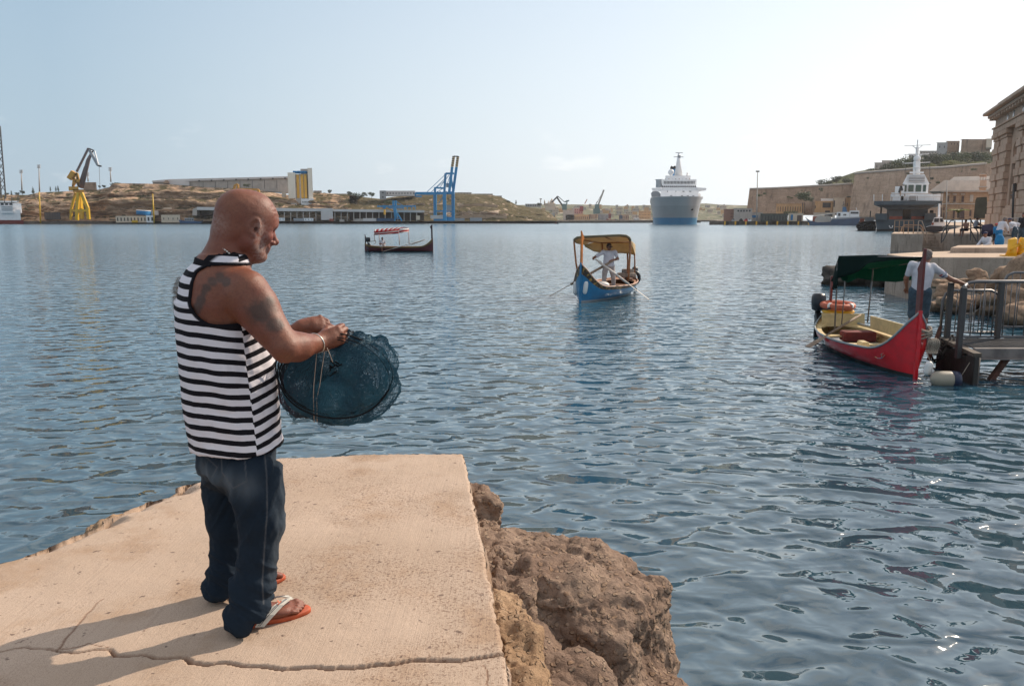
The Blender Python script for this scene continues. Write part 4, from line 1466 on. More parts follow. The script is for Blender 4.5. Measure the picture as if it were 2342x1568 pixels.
  for sgn, k_ in ((1, 'inner'), (-1, 'outer')):
   band = []
   y1 = 0.052 * sgn - 0.002
   path = [(0.80, 0.018, 0.064, 0.25), (0.72, 0.010 + sgn * 0.014, 0.077, 0.8), (0.58, 0.004 + sgn * 0.036, 0.074, 1.2), (0.44, sgn * 0.048, 0.050, 1.3), (0.32, sgn * 0.050, 0.014, 1.1)]
   for x, y, z, wd in path:
    half = 0.014 * wd + 0.003
    band.append([P(x - half / L * 0.9, y - sgn * 0.0, z + 0.003), P(x + half / L * 0.9, y + sgn * half * 0.35, z - 0.001)])
   # give the band thickness
   th_ = []
   for p_, q_ in band:
    th_.append([p_, q_, q_ + up * 0.004, p_ + up * 0.004, p_])
   bm_ = MB()
   bm_.grid(th_, smooth=False, flip=False)
   st = bm_.build('strap', [MATS['strap cloth'], MATS['navy cloth']], so_)
   ln_ = MB()
   ln_.tube([(b_[0] + b_[1]) / 2 + up * 0.0045 + np.array([0, 0, 0]) for b_ in band[1:]], 0.0013, 5)
   ln_.tube([(b_[0] * 0.7 + b_[1] * 0.3) + up * 0.0045 for b_ in band[1:]], 0.0010, 5)
   ln_.build('strap_stripe', MATS['navy cloth'], so_)
  if side > 0:
   # small orange bird mark on the strap
   c_ = P(0.60, -0.030, 0.084)
   mk = MB()
   a1, a2 = d * 0.012 - up * 0.003, -s_ * 0.0
   for q in ((0.9, 0.006), (-0.5, 0.010), (-0.9, -0.004)):
    e1 = d * 0.010 * q[0] + up * q[1] * 0.8
    mk.bar(c_, c_ + e1 + s_ * q[1], 0.0035, 0.0012)
   mk.build('emblem', MATS['orange print'], so_)
  return so_
 mat('orange foam', (0.40, 0.07, 0.02), 0.65, var=0.15, scale=40)
 mat('strap cloth', (0.55, 0.52, 0.46), 0.85, var=0.08, scale=60)
 mat('navy cloth', (0.02, 0.03, 0.06), 0.8)
 mat('orange print', (0.75, 0.12, 0.03), 0.6)
 foot((528, 1443), (706, 1398), 1)
 foot((488, 1374), (646, 1322), -1)
 # ---- chain and bracelets ----------------------------------------------------
 mat('silver', (0.72, 0.68, 0.62), 0.28, 1.0)
 ch = MB()
 npt = [a3(479, 556, 3.08), a3(492, 558, 3.015), a3(507, 566, 2.995), a3(522, 577, 2.99), a3(535, 590, 3.00), a3(548, 602, 3.03), a3(556, 610, 3.08), a3(556, 600, 3.18), a3(520, 575, 3.20), a3(490, 560, 3.17)]
 ncn = Hd(-0.085, 0, -0.13)
 npt = [q_ + np.array([*(q_ - ncn)[:2], 0]) / np.linalg.norm((q_ - ncn)[:2]) * -0.002 for q_ in npt]
 npt.append(npt[0])
 for i in range(len(npt) - 1):
  for k in range(3):
   p0 = npt[i] + (npt[i + 1] - npt[i]) * (k + 0.12) / 3
   p1 = npt[i] + (npt[i + 1] - npt[i]) * (k + 0.88) / 3
   ch.tube([p0, p1], 0.0034, 6)
 pa(ch.build('necklace', MATS['silver'], root))
 ax = (wrR - elR) / np.linalg.norm(wrR - elR)
 for t_, rr in ((0.88, 0.0375), (1.08, 0.0365)):
  c_ = elR + (wrR - elR) * t_
  e1 = np.cross(ax, up); e1 /= np.linalg.norm(e1)
  e2 = np.cross(e1, ax)
  br = MB()
  tiltv = ax * 0.012
  br.tube([c_ + (e1 * math.cos(a) + e2 * math.sin(a)) * rr - tiltv * math.sin(a) for a in np.linspace(0, 2 * math.pi, 28)], 0.0027, 6, cap=False)
  pa(br.build('bracelet', MATS['silver'], root))
 # hair on the shoulder blades, standing off the outline
 hr = MB()
 rng = random.Random(5)
 for k in range(800):
  yy = rng.uniform(632, 712)
  p = a3(np.interp(yy, [632, 660, 690, 712], [409, 398, 398, 402]) + rng.uniform(-1, 14), yy, 3.13 + rng.uniform(-0.05, 0.06))
  dr = np.array([-0.8 + rng.uniform(-.4, .3), -0.25 + rng.uniform(-.5, .5), -0.5 + rng.uniform(-.5, .5)])
  p2 = p + dr / np.linalg.norm(dr) * rng.uniform(0.008, 0.022)
  hr._add([p + np.array([0, 0, .0004]), p - np.array([0, 0, .0004]), p2], [(0, 1, 2)])
 ho = pa(hr.build('back_hair', mat('grey hair', (0.16, 0.11, 0.08), 0.6), root))
 ho['kind'] = 'stuff'
 return root, dict(er=er, ed=ed, up=up, wrR=wrR, wrL=wrL, pa=pa, a3=a3)
man, MAN = build_man()
# ================================================================== the collapsed fish trap in his hands
def build_net():
 a3, er, ed, up = MAN['a3'], MAN['er'], MAN['ed'], MAN['up']
 YN = 3.13
 c0 = a3(768, 862, YN)
 root = thing('fish_trap', 'collapsed blue netting fish trap with black hoops hanging from the hands', 'fishing net', tuple(c0))
 def pa(o):
  o.matrix_parent_inverse = Matrix.Translation(-Vector(c0))
  return o
 mn = mat('blue netting', (0.010, 0.060, 0.095), 0.6, col2=(0.022, 0.11, 0.155), scale=9)
 mn2 = mat('dark netting', (0.006, 0.022, 0.036), 0.6, col2=(0.045, 0.015, 0.035), scale=6, contrast=(0.5, 0.7))
 mh = mat('black hoop', (0.003, 0.004, 0.006), 0.7, spec=0.2)
 def lobe(px, py, Y, rx, ry, rz, tilt, seed, cell, m, name, amp=0.14):
  c = a3(px, py, Y)
  nu = max(12, int(2 * math.pi * max(rx, rz) / cell))
  nv = max(8, int(math.pi * max(ry, rx) / cell))
  i, j = np.meshgrid(np.arange(nv + 1), np.arange(nu), indexing='ij')
  thv = math.pi * (i + 0.5) / (nv + 1)
  ph = 2 * math.pi * (j + 0.5 * (i % 2)) / nu
  q = np.stack([np.sin(thv) * np.cos(ph), np.sin(thv) * np.sin(ph), np.cos(thv)], -1)
  n1 = fbm(q * 2.2 + seed, 3, seed)
  n2 = fbm(q * 7 + seed, 3, seed + 3)
  rr = 1 + amp * n1 * 1.6 + amp * 0.55 * n2
  q = q * rr[..., None] + np.stack([fbm(q * 20 + k, 2, seed + k) for k in range(3)], -1) * 0.020
  ct, st = math.cos(tilt), math.sin(tilt)
  A = er * ct + up * st
  Cc = -er * st + up * ct
  P = c + q[..., 0:1] * rx * A + q[..., 1:2] * ry * ed + q[..., 2:3] * rz * Cc
  out = []
  for s_ in (0, 1):
   jj = (np.arange(nu)[None, :] + (np.arange(nv)[:, None] % 2) * 1 - s_) % nu
   a_ = P[:-1]
   b_ = P[np.arange(1, nv + 1)[:, None], jj]
   out.append((a_.reshape(-1, 3), b_.reshape(-1, 3)))
  a_ = np.concatenate([o[0] for o in out]); b_ = np.concatenate([o[1] for o in out])
  ok = np.linalg.norm(b_ - a_, axis=1) < cell * 3
  a_, b_ = a_[ok], b_[ok]
  d = b_ - a_
  nn = a_ - c
  w_ = np.cross(d, np.array([-0.31, 0.95, 0.0]) + 0 * nn)
  w_ /= np.maximum(np.linalg.norm(w_, axis=1, keepdims=True), 1e-9)
  w_ *= 0.00050
  v = np.concatenate([a_ - w_, a_ + w_, b_ + w_, b_ - w_])
  n_ = len(a_)
  f = np.stack([np.arange(n_), np.arange(n_) + n_, np.arange(n_) + 2 * n_, np.arange(n_) + 3 * n_], 1)
  o = pa(np_mesh(name, v, f, m, False, root))
  return o
 px = 1 / 591.0
 for sc, sd_ in ((1.0, 1), (0.80, 9)):
  m = mn if sd_ in (1, 9) else mn2
  lobe(832, 852, YN + 0.01, 76 * px * sc, 0.085 * sc, 96 * px * sc, R(-12), sd_, 0.0080, mn, 'netting_lobe', 0.10)
  lobe(688, 880, YN + 0.02, 58 * px * sc, 0.08 * sc, 80 * px * sc, R(12), sd_ + 20, 0.0074, mn2, 'netting_lobe', 0.12)
  lobe(768, 915, YN - 0.02, 66 * px * sc, 0.08 * sc, 58 * px * sc, R(0), sd_ + 40, 0.0072, m, 'netting_lobe', 0.14)
  lobe(760, 820, YN + 0.04, 90 * px * sc, 0.04 * sc, 58 * px * sc, R(-5), sd_ + 60, 0.0074, mn2, 'netting_lobe', 0.12)
 # folded bundles inside
 for k, (x, y, rx, rz) in enumerate(((700, 900, 50, 50), (762, 925, 48, 36), (820, 905, 55, 42), (800, 795, 36, 30))):
  lobe(x, y, YN + 0.01, rx * px, 0.03, rz * px, k, 80 + k, 0.0060, mn2 if k % 2 else mn, 'netting_fold', 0.35)
 # the loose fringe below and to the right
 lobe(782, 880, YN, 136 * px, 0.05, 98 * px, R(-10), 99, 0.0090, mn, 'netting_skirt', 0.055)
 # hoops
 for k, (cx, cy, rx, rz, tl, dy, oy) in enumerate(((766, 858, 133, 97, -12, 0.02, 0.0), (762, 858, 128, 92, -14, -0.03, 0.02), (760, 860, 118, 88, -16, 0.06, 0.035), (752, 862, 112, 84, -18, -0.05, 0.05), (745, 862, 104, 80, -20, 0.03, 0.065))):
  c = a3(cx, cy, YN + oy - 0.075)
  hb = MB()
  pts = []
  for a in np.linspace(0, 2 * math.pi, 64):
   w_ = 1 + 0.02 * math.sin(3 * a + k) + 0.012 * math.sin(5 * a + 2 * k)
   e_ = er * math.cos(R(tl)) + up * math.sin(R(tl))
   g_2 = -er * math.sin(R(tl)) + up * math.cos(R(tl))
   pts.append(c + e_ * math.cos(a) * rx * px * w_ + g_2 * math.sin(a) * rz * px * w_ + ed * dy * math.sin(a + k))
  hb.tube(pts, 0.0020 if k else 0.0034, 6, cap=False)
  pa(hb.build('hoop', mh, root))
 # beige draw cords
 mc_ = mat('beige cord', (0.42, 0.31, 0.24), 0.8, var=0.15, scale=200)
 for pts in (((725, 800), (721, 845), (717.7, 881), (716.8, 909), (718.6, 966)), ((743, 800), (736, 845), (732, 877), (724.4, 913), (725.4, 966)), ((748, 795), (755, 812), (761, 828))):
  tb = MB()
  tb.tube([a3(x, y, 3.045 if len(pts) > 3 else 3.03) for x, y in pts], 0.0016, 6)
  pa(tb.build('cord', mc_, root))
 kn = MB()
 rng = random.Random(3)
 for k in range(9):
  p = a3(762 + rng.uniform(-7, 9), 832 + rng.uniform(-8, 20), 3.06)
  kn.tube([p, p + Vector2(rng)], 0.003, 5)
 pa(kn.build('knot', mh, root))
def Vector2(rng):
 return np.array([rng.uniform(-.03, .03), rng.uniform(-.02, .02), rng.uniform(-.03, .03)])
build_net()
# ================================================================== small figures
mat_skin2 = mat('skin', (0.24, 0.105, 0.065), 0.55, var=0.12, scale=20)
def base_pose():
 return dict(pelvis=(0, 0, .94), chest=(0, 0, 1.26), neck=(-.01, 0, 1.44), head=(.02, 0, 1.60),
    shR=(0, -.19, 1.41), shL=(0, .19, 1.41), elR=(-.02, -.25, 1.13), elL=(-.02, .25, 1.13),
    wrR=(.06, -.26, .88), wrL=(.06, .26, .88), hipR=(0, -.09, .92), hipL=(0, .09, .92),
    knR=(.02, -.10, .50), knL=(.02, .10, .50), anR=(0, -.11, .09), anL=(0, .11, .09), face=0.0)
def figure(label, loc, rz, pose, clothes, h=0.016, scale=1.0, group=None, fat=1.0, name='person'):
 """clothes: dict shirt=mat, sleeve=0..1, trousers=mat, leg=0..1 (fraction of the shin covered), shoes=mat, hair=mat, cap=mat"""
 p = base_pose()
 p.update(pose)
 V_ = {k: np.array(v, float) for k, v in p.items() if k != 'face'}
 root = thing(name, label, 'person', loc, rz, group)
 root.scale = (scale,) * 3
 pts = np.array(list(V_.values()))
 lo, hi = pts.min(0) - 0.22, pts.max(0) + 0.22
 lo[2] = min(lo[2], -0.02)
 B = Field(lo, hi, h)
 fa = p['face']
 hf = np.array([math.cos(fa), math.sin(fa), 0]); hl = np.array([-hf[1], hf[0], 0]); upv = np.array([0, 0, 1.0])
 nod = pose.get('nod', 0.0) if isinstance(pose.get('nod', 0.0), float) else 0.0
 hd = V_['head']
 M = [hf * math.cos(nod) - upv * math.sin(nod), hl, hf * math.sin(nod) + upv * math.cos(nod)]
 H = lambda x, y, z: hd + M[0] * x + M[1] * y + M[2] * z
 B.cone(V_['neck'] - upv * 0.03, H(-0.02, 0, -0.06), 0.055, 0.05, 0.03)
 B.ell(H(-0.005, 0, 0.035), (0.098, 0.076, 0.088), 0.03, M=M)
 B.ell(H(0.030, 0, -0.04), (0.062, 0.056, 0.078), 0.03, M=M)
 B.cone(H(0.085, 0, 0.0), H(0.102, 0, -0.032), 0.010, 0.014, 0.012)
 for s in (1, -1):
  B.ell(H(-0.005, s * 0.078, -0.010), (0.018, 0.010, 0.030), 0.006, M=M)
  B.ell(H(0.090, s * 0.030, 0.004), (0.012, 0.014, 0.010), 0.008, M=M, op='cut')
 for s, n_ in ((-1, 'R'), (1, 'L')):
  sh, el, wr = V_['sh' + n_], V_['el' + n_], V_['wr' + n_]
  B.chain([V_['neck'] - upv * 0.05, sh], [0.055, 0.062], 0.04)
  B.chain([sh, el], [0.056, 0.043], 0.03)
  B.chain([el, el + (wr - el) * 0.35, wr], [0.042, 0.043, 0.028], 0.02)
  d = (wr - el); d /= np.linalg.norm(d)
  sd_ = np.cross(d, upv) + 1e-6; sd_ /= np.linalg.norm(sd_)
  gp = np.cross(sd_, d) * -1.0
  B.ell(wr + d * 0.045, (0.05, 0.038, 0.018), 0.02, M=[d, sd_, np.cross(d, sd_)])
  for i in range(4):
   k_ = wr + d * 0.085 + sd_ * (i - 1.5) * 0.019
   B.chain([k_, k_ + d * 0.035 + gp * 0.022, k_ + d * 0.022 + gp * 0.052], [0.010, 0.0095, 0.009], 0.006)
  B.chain([wr + d * 0.03 - sd_ * s * 0.03, wr + d * 0.065 - sd_ * s * 0.045 + gp * 0.02, wr + d * 0.09 - sd_ * s * 0.03 + gp * 0.035], [0.014, 0.012, 0.010], 0.008)
  hp, kn, an = V_['hip' + n_], V_['kn' + n_], V_['an' + n_]
  B.chain([hp, kn], [0.085, 0.056], 0.03)
  B.chain([kn, kn + (an - kn) * 0.35, an], [0.054, 0.056, 0.036], 0.03)
  ft = np.array([1.0, s * 0.18, 0])
  B.chain([an - upv * 0.04 - ft * 0.04, an - upv * 0.045 + ft * 0.07, an - upv * 0.060 + ft * 0.16], [0.032, 0.034, 0.024], 0.02)
 mid = (V_['pelvis'] + V_['chest']) / 2
 B.chain([V_['pelvis'], mid, V_['chest']], [0.13, 0.125, 0.14], 0.04)
 B.mesh('body', mat_skin2, root)
 fw2 = (1.0, 0.0)
 if 'shirt' in clothes:
  T = Field(lo, hi, h)
  f_ = fat
  ax = V_['chest'] - V_['pelvis']
  ax /= np.linalg.norm(ax)
  lt = V_['shL'] - V_['shR']; lt /= np.linalg.norm(lt)
  fr = np.cross(lt, ax); fr /= np.linalg.norm(fr)
  lt2 = np.cross(ax, fr)
  T.ell(V_['chest'] + ax * 0.01, (0.158 * f_, 0.185, 0.21), 0.04, M=[fr, lt2, ax])
  T.ell(mid, (0.150 * f_, 0.168 * f_, 0.19), 0.05, M=[fr, lt2, ax])
  T.ell(V_['pelvis'] + ax * 0.03, (0.135 * f_, 0.17 * f_, 0.13), 0.05, M=[fr, lt2, ax])
  sl_ = clothes.get('sleeve', 0.45)
  for n_ in 'RL':
   sh, el, wr = V_['sh' + n_], V_['el' + n_], V_['wr' + n_]
   T.chain([V_['neck'] - upv * 0.05, sh], [0.062, 0.072], 0.04)
   if sl_ > 0:
    e_ = sh + (el - sh) * min(1, sl_ * 1.6)
    T.chain([sh, e_], [0.072, 0.060], 0.03)
    if sl_ > 0.65:
     T.chain([el, el + (wr - el) * min(1, (sl_ - 0.5) * 2)], [0.058, 0.045], 0.02)
  X, Y, Z = T.coords()
  if V_['pelvis'][2] > 0.8:
   T.F = np.maximum(T.F, (V_['pelvis'][2] - 0.06 - Z).astype(np.float32))
  rd = lambda v, nn: fbm(v * np.array([9, 9, 4.0]), 3, 7) * 0.014
  so_ = T.mesh('shirt', clothes['shirt'], root, disp=rd)
 if 'trousers' in clothes:
  T = Field(lo, hi, h)
  T.ell(V_['pelvis'] - upv * 0.01, (0.128 * fat, 0.162 * fat, 0.13), 0.04)
  lg = clothes.get('leg', 1.0)
  for n_ in 'RL':
   hp, kn, an = V_['hip' + n_], V_['kn' + n_], V_['an' + n_]
   T.chain([V_['pelvis'] + (hp - V_['pelvis']) * 0.6, hp, (hp + kn) / 2, kn], [0.10, 0.105, 0.092, 0.080], 0.03)
   if lg > 0:
    T.chain([kn, kn + (an - kn) * lg * 0.96], [0.078, 0.072], 0.03)
  rd = lambda v, nn: fbm(v * np.array([10, 10, 5.0]), 3, 9) * 0.016
  T.mesh('trousers', clothes['trousers'], root, disp=rd)
 if 'shoes' in clothes:
  for s, n_ in ((-1, 'R'), (1, 'L')):
   an = V_['an' + n_]
   ft = np.array([1.0, s * 0.18, 0])
   T = MB()
   T.ell(tuple(an - upv * 0.045 + ft * 0.06), (0.145, 0.052, 0.048), 14, 8)
   T.box(tuple(an - upv * 0.078 + ft * 0.06), (0.28, 0.09, 0.02))
   T.build('shoe', clothes['shoes'], root, bevel=0.004)
 if 'hair' in clothes:
  T = Field(lo, hi, h * 0.7)
  T.ell(H(-0.012, 0, 0.050), (0.102, 0.084, 0.088), 0.02, M=M)
  T.ell(H(-0.050, 0, 0.0), (0.070, 0.075, 0.070), 0.02, M=M)
  T.ell(H(0.075, 0, -0.01), (0.06, 0.075, 0.07), 0.02, M=M, op='cut')
  T.mesh('hair', clothes['hair'], root, disp=lambda v, nn: fbm(v * 50, 3, 3) * 0.006)
 if 'cap' in clothes:
  T = MB()
  RM = Matrix([[M[0][k], M[1][k], M[2][k]] for k in range(3)])
  T.ell(tuple(H(-0.005, 0, 0.055)), (0.108, 0.088, 0.078), 16, 10, rot=RM, fn=lambda q: 1.0 if q.z > -0.15 else 0.9)
  T.box(tuple(H(0.115, 0, 0.045)), (0.09, 0.12, 0.010), rot=RM)
  T.build('cap', clothes['cap'], root, bevel=0.003)
 return root
def hold(root, q):
 """local point of a figure or boat in world space"""
 m = Matrix.Translation(root.location) @ Matrix.Rotation(root.rotation_euler.z, 4, 'Z') @ Matrix.Diagonal((*root.scale, 1))
 return m @ Vector(q)
# ================================================================== the double ended harbour boats
mat('weathered oar', (0.24, 0.17, 0.12), 0.75, var=0.25, scale=12, bump=0.002)
mat('pale oar', (0.55, 0.50, 0.46), 0.6, var=0.1, scale=10)
mat('varnished wood', (0.33, 0.13, 0.05), 0.35, var=0.25, scale=7, stretch=(1, 8, 1))
mat('cream paint', (0.62, 0.47, 0.24), 0.5, var=0.10, scale=9, bump=0.001)
mat('fender white', (0.70, 0.68, 0.66), 0.4, var=0.06, scale=9)
mat('rope', (0.30, 0.25, 0.20), 0.9, var=0.3, scale=60, bump=0.004, bscale=120)
mat('black plastic', (0.012, 0.013, 0.018), 0.35)
mat('galvanised steel', (0.17, 0.165, 0.17), 0.45, 0.75, var=0.15, scale=6)
def boat(label, loc, rz, L, Bm, c, prow_h, stern_h, prow_w=0.20, bowrise=0.62, group=None, free=0.52, blade='step'):
 """local x towards the bow, z=0 the waterline.  c: dict of materials hull, boot, band, rail, inside, floor, prow"""
 root = thing('rowing_boat', label, 'boat', loc, rz, group)
 n = 44
 ts = np.linspace(0, 1, n)
 def half(t):
  b = math.sin(math.pi * min(1, max(0, t)) ** 0.92) ** 0.62
  return Bm / 2 * b
 def sheer(t):
  a = max(0, (t - 0.80) / 0.20)
  bq = max(0, (0.12 - t) / 0.12)
  return free + 0.10 * (2 * t - 1) ** 2 + bowrise * a ** 2.4 + bowrise * 0.25 * bq ** 2
 # outer skin: rows from keel to rail
 rows_z = [-0.22, -0.12, 0.0, 0.07, 0.24, 0.42, 0.60, 0.76, 0.88, 1.0]
 def pt(t, r, off=0.0):
  s_ = sheer(t)
  x = -L / 2 + L * t
  b = max(half(t) - off, 0.004)
  if r < 0.05:
   z = r if r < 0 else 0.07 * r / 0.07
   f = max(0.10, 0.80 + (r) * 2.6)
  z = r if r < 0.08 else 0.07 + (s_ - 0.07) * (r - 0.07) / 0.93
  f = np.interp(r, [-0.22, -0.12, 0.0, 0.24, 0.6, 1.0], [0.05, 0.42, 0.66, 0.84, 0.95, 1.0])
  # finer entry at the ends
  e = 1 - abs(2 * t - 1) ** 3
  f = f * (0.55 + 0.45 * e) + (1 - (0.55 + 0.45 * e)) * (0.25 + 0.75 * max(0, z) / s_)
  return x, b * f, z
 def skin(rr, name, m, both=True, par=root):
  for sgn in (1, -1):
   g = MB()
   g.grid([[(pt(t, r)[0], sgn * pt(t, r)[1], pt(t, r)[2]) for r in rr] for t in ts], flip=sgn < 0)
   if sgn == 1:
    G = g
   else:
    o = len(G.v)
    G._add(g.v, g.f, 0, True)
  return G.build(name, m, par)
 skin(rows_z[:4], 'boot_stripe', c['boot'])
 hullo = skin(rows_z[3:8], 'hull', c['hull'])
 skin(rows_z[7:], 'top_strake', c['band'])
 # rail following the sheer
 for sgn in (1, -1):
  rl = MB()
  rl.tube([(pt(t, 1.0)[0], sgn * pt(t, 1.0)[1], pt(t, 1.0)[2] + 0.008) for t in ts], 0.022, 6)
  rl.build('gunwale', c['rail'], root)
 # inner side of the planks, side decks, floor
 G = MB()
 G2 = MB()
 for sgn in (1, -1):
  G.grid([[(pt(t, r)[0] * 0.985, sgn * max(pt(t, r)[1] - 0.035, 0.003), pt(t, r)[2]) for r in (1.0, 0.6, 0.24, 0.07)] for t in ts], flip=sgn < 0)
 dk = [t for t in ts if 0.02 < t < 0.985]
 dw = lambda t: 0.13 + 0.30 * max(0, (t - 0.80) / 0.2) + 0.5 * max(0, (0.16 - t) / 0.16)
 for sgn in (1, -1):
  P = []
  for t in dk:
   x, y, z = pt(t, 1.0)
   yi = max(0.0, y - 0.02 - dw(t))
   P.append([(x, sgn * (y - 0.015), z - 0.015), (x, sgn * yi, z - 0.03), (x, sgn * yi, z - 0.07)])
  G2.grid(P, flip=sgn > 0, smooth=False)
 G.build('inner_planking', c['inside'], root)
 G2.build('side_deck', c.get('deck', c['inside']), root)
 fl = MB()
 fl.grid([[(pt(t, 0)[0], s_ * pt(t, 0.24)[1] * 0.9, 0.14) for s_ in (-1, 0, 1)] for t in ts[3:-3]], flip=True, smooth=False)
 fl.build('floor_boards', c['floor'], root)
 # benches
 for t in (0.30, 0.52, 0.74):
  x, y, z = pt(t, 1.0)
  b = MB()
  b.box((x, 0, z - 0.12), (0.22, 2 * pt(t, 0.42)[1] - 0.08, 0.03))
  b.build('thwart', c.get('deck', c['inside']), root, bevel=0.005)
 # ribs
 rb = MB()
 for k in range(9):
  t = 0.14 + 0.085 * k
  for sgn in (1, -1):
   rb.tube([(pt(t, r)[0], sgn * (pt(t, r)[1] - 0.045), pt(t, r)[2]) for r in (0.9, 0.6, 0.24)], 0.018, 5)
 rb.build('ribs', c['inside'], root, kind='stuff')
 # stem and stern posts
 for end, hh, nm in ((1, prow_h, 'prow_post'), (-1, stern_h, 'stern_post')):
  x0 = end * L / 2
  st = MB()
  zt = sheer(1.0 if end == 1 else 0.0)
  st.slab([(x0 - end * 0.03, -0.03, -0.22), (x0 + end * 0.045, -0.03, -0.22), (x0 + end * 0.05, -0.03, zt * 0.6), (x0 + end * 0.03, -0.03, zt + 0.04), (x0 - end * 0.05, -0.03, zt + 0.02)], (0, 0.06, 0))
  st.build('stem', c['stem'], root, bevel=0.006)
  if hh > 0:
   b = MB()
   if blade == 'step' or end == -1:
    w_ = prow_w if end == 1 else 0.10
    prof = [(0.02, 0), (0.02, hh), (-0.03, hh + 0.02 * 0), (-0.05, hh * 0.86), (-w_, hh * 0.70), (-w_ * 0.85, hh * 0.64), (-w_ * 0.72, 0.02)]
   else:
    w_ = prow_w
    prof = [(0.02, 0), (0.0, hh), (-0.02, hh * 1.0), (-w_, hh * 0.80), (-w_ * 0.55, hh * 0.70), (-w_ * 0.5, 0.0)]
   b.slab([(x0 + end * px_, -0.022, zt - 0.10 + pz) for px_, pz in prof], (0, 0.044, 0))
   b.build(nm, c['prow'], root, bevel=0.006)
 return root, pt, sheer
def oar(label, a, b, m, r=0.024, blade=0.62, group=None, bw=0.075):
 """shaft from handle a to tip b"""
 a, b = Vector(a), Vector(b)
 root = thing('oar', label, 'oar', tuple(a), 0, group)
 d = (b - a)
 L = d.length
 u = d.normalized()
 s_ = u.cross(Vector((0, 0, 1))).normalized()
 sh = MB()
 sh.tube([(0, 0, 0), tuple(u * 0.14), tuple(u * 0.15), tuple(u * (L - blade))], [r * .7, r * .7, r, r * 0.9], 8)
 sh.build('shaft', m, root)
 bl = MB()
 nn = s_.cross(u)
 P = []
 for k in range(8):
  t = k / 7
  w_ = bw * (0.3 + 0.7 * min(1, t * 1.6))
  c_ = u * (L - blade * (1 - t))
  P.append([tuple(c_ - s_ * w_ + nn * 0.0), tuple(c_ + nn * 0.012), tuple(c_ + s_ * w_), tuple(c_ - nn * 0.012), tuple(c_ - s_ * w_)])
 bl.grid(P, smooth=False)
 bl.build('blade', m, root)
 return root
def fender(label, loc, m, L=0.42, r=0.085, lean=(0, 0), group=None, cord_to=None, m2=None):
 root = thing('fender', label, 'fender', loc, 0, group)
 rm = Matrix.Rotation(lean[0], 3, 'X') @ Matrix.Rotation(lean[1], 3, 'Y')
 b = MB()
 pts, rs = [], []
 for k in range(11):
  t = k / 10
  pts.append(rm @ Vector((0, 0, (t - .5) * L)))
  rs.append(max(0.012, r * (1 - abs(2 * t - 1) ** 4) ** 0.5))
 b.tube(pts, rs, 14)
 b.build('float', m, root)
 if m2:
  e = MB()
  e.tube([rm @ Vector((0, 0, L * 0.20)), rm @ Vector((0, 0, L * 0.46)), rm @ Vector((0, 0, L * 0.52))], [r * 1.02, r * 0.96, r * 0.5], 14)
  e.build('end_cap', m2, root)
 if cord_to is not None:
  cd = MB()
  cd.tube([rm @ Vector((0, 0, L * 0.5)), Vector(cord_to) - Vector(loc)], 0.007, 5)
  cd.build('cord', MATS['rope'], root)
 return root
def outboard(root, x, y, z, rz=0, sc=1.0, cowl=None):
 """engine clamped on the stern: part of the boat"""
 q = MB()
 M3 = Matrix.Rotation(rz, 3, 'Z')
 def P(a, b_, c_):
  return tuple(M3 @ Vector((a * sc, b_ * sc, c_ * sc)) + Vector((x, y, z)))
 def ring(zz, ax, by, cx=0):
  return [P(cx + ax * math.cos(t) * (1.15 if math.cos(t) < 0 else 1), by * math.sin(t), zz) for t in np.linspace(0, 2 * math.pi, 17)]
 q.grid([ring(0.02, .10, .08), ring(0.04, .17, .13), ring(0.20, .19, .145), ring(0.33, .18, .14), ring(0.39, .14, .11), ring(0.40, .01, .01)], flip=True)
 e = q.build('outboard_engine', cowl or MATS['black plastic'], root)
 l = MB()
 l.bar(P(-.02, 0, .05), P(-.04, 0, -.75), .11 * sc, .07 * sc)
 l.bar(P(-.04, 0, -.72), P(-.30, 0, -.74), .10 * sc, .09 * sc)
 l.bar(P(.02, 0, -.05), P(.16, 0, -.28), .14 * sc, .16 * sc)
 l.bar(P(.12, 0, .05), P(.58, .05, .13), .035 * sc)
 l.build('engine_leg', MATS['black plastic'], e, bevel=0.008)
 g = MB()
 g.tube([P(.45, .035, .105), P(.62, .055, .135)], .024 * sc, 8)
 g.build('tiller_grip', MATS['black plastic'], e)
def canvas(name, col, tr, var=0.1, rough=0.9):
 m, nt, b = nodemat(name)
 n, l = nt.nodes, nt.links
 b.inputs['Base Color'].default_value = (*col, 1)
 b.inputs['Roughness'].default_value = rough
 b.inputs['Specular IOR Level'].default_value = 0.1
 t = n.new('ShaderNodeBsdfTranslucent')
 t.inputs['Color'].default_value = (*col, 1)
 z = n.new('ShaderNodeTexNoise')
 z.inputs['Scale'].default_value = 5
 z.inputs['Detail'].default_value = 5
 tcn = n.new('ShaderNodeTexCoord')
 l.new(tcn.outputs['Object'], z.inputs['Vector'])
 mr = n.new('ShaderNodeMapRange')
 mr.inputs['To Min'].default_value = 1 - var * 2
 mr.inputs['To Max'].default_value = 1 + var * 2
 l.new(z.outputs['Fac'], mr.inputs['Value'])
 hsv = n.new('ShaderNodeHueSaturation')
 hsv.inputs['Color'].default_value = (*col, 1)
 l.new(mr.outputs[0], hsv.inputs['Value'])
 l.new(hsv.outputs[0], b.inputs['Base Color'])
 l.new(hsv.outputs[0], t.inputs['Color'])
 mx = n.new('ShaderNodeMixShader')
 mx.inputs[0].default_value = tr
 l.new(b.outputs[0], mx.inputs[1])
 l.new(t.outputs[0], mx.inputs[2])
 l.new(mx.outputs[0], n['Material Output'].inputs[0])
 MATS[name] = m
 return m
canvas('green shade net', (0.018, 0.115, 0.075), 0.6)
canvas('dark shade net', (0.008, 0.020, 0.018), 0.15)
canvas('tan canvas', (0.60, 0.47, 0.29), 0.42)
canvas('striped red canvas', (0.42, 0.03, 0.035), 0.3)
canvas('white canvas', (0.70, 0.62, 0.60), 0.3)
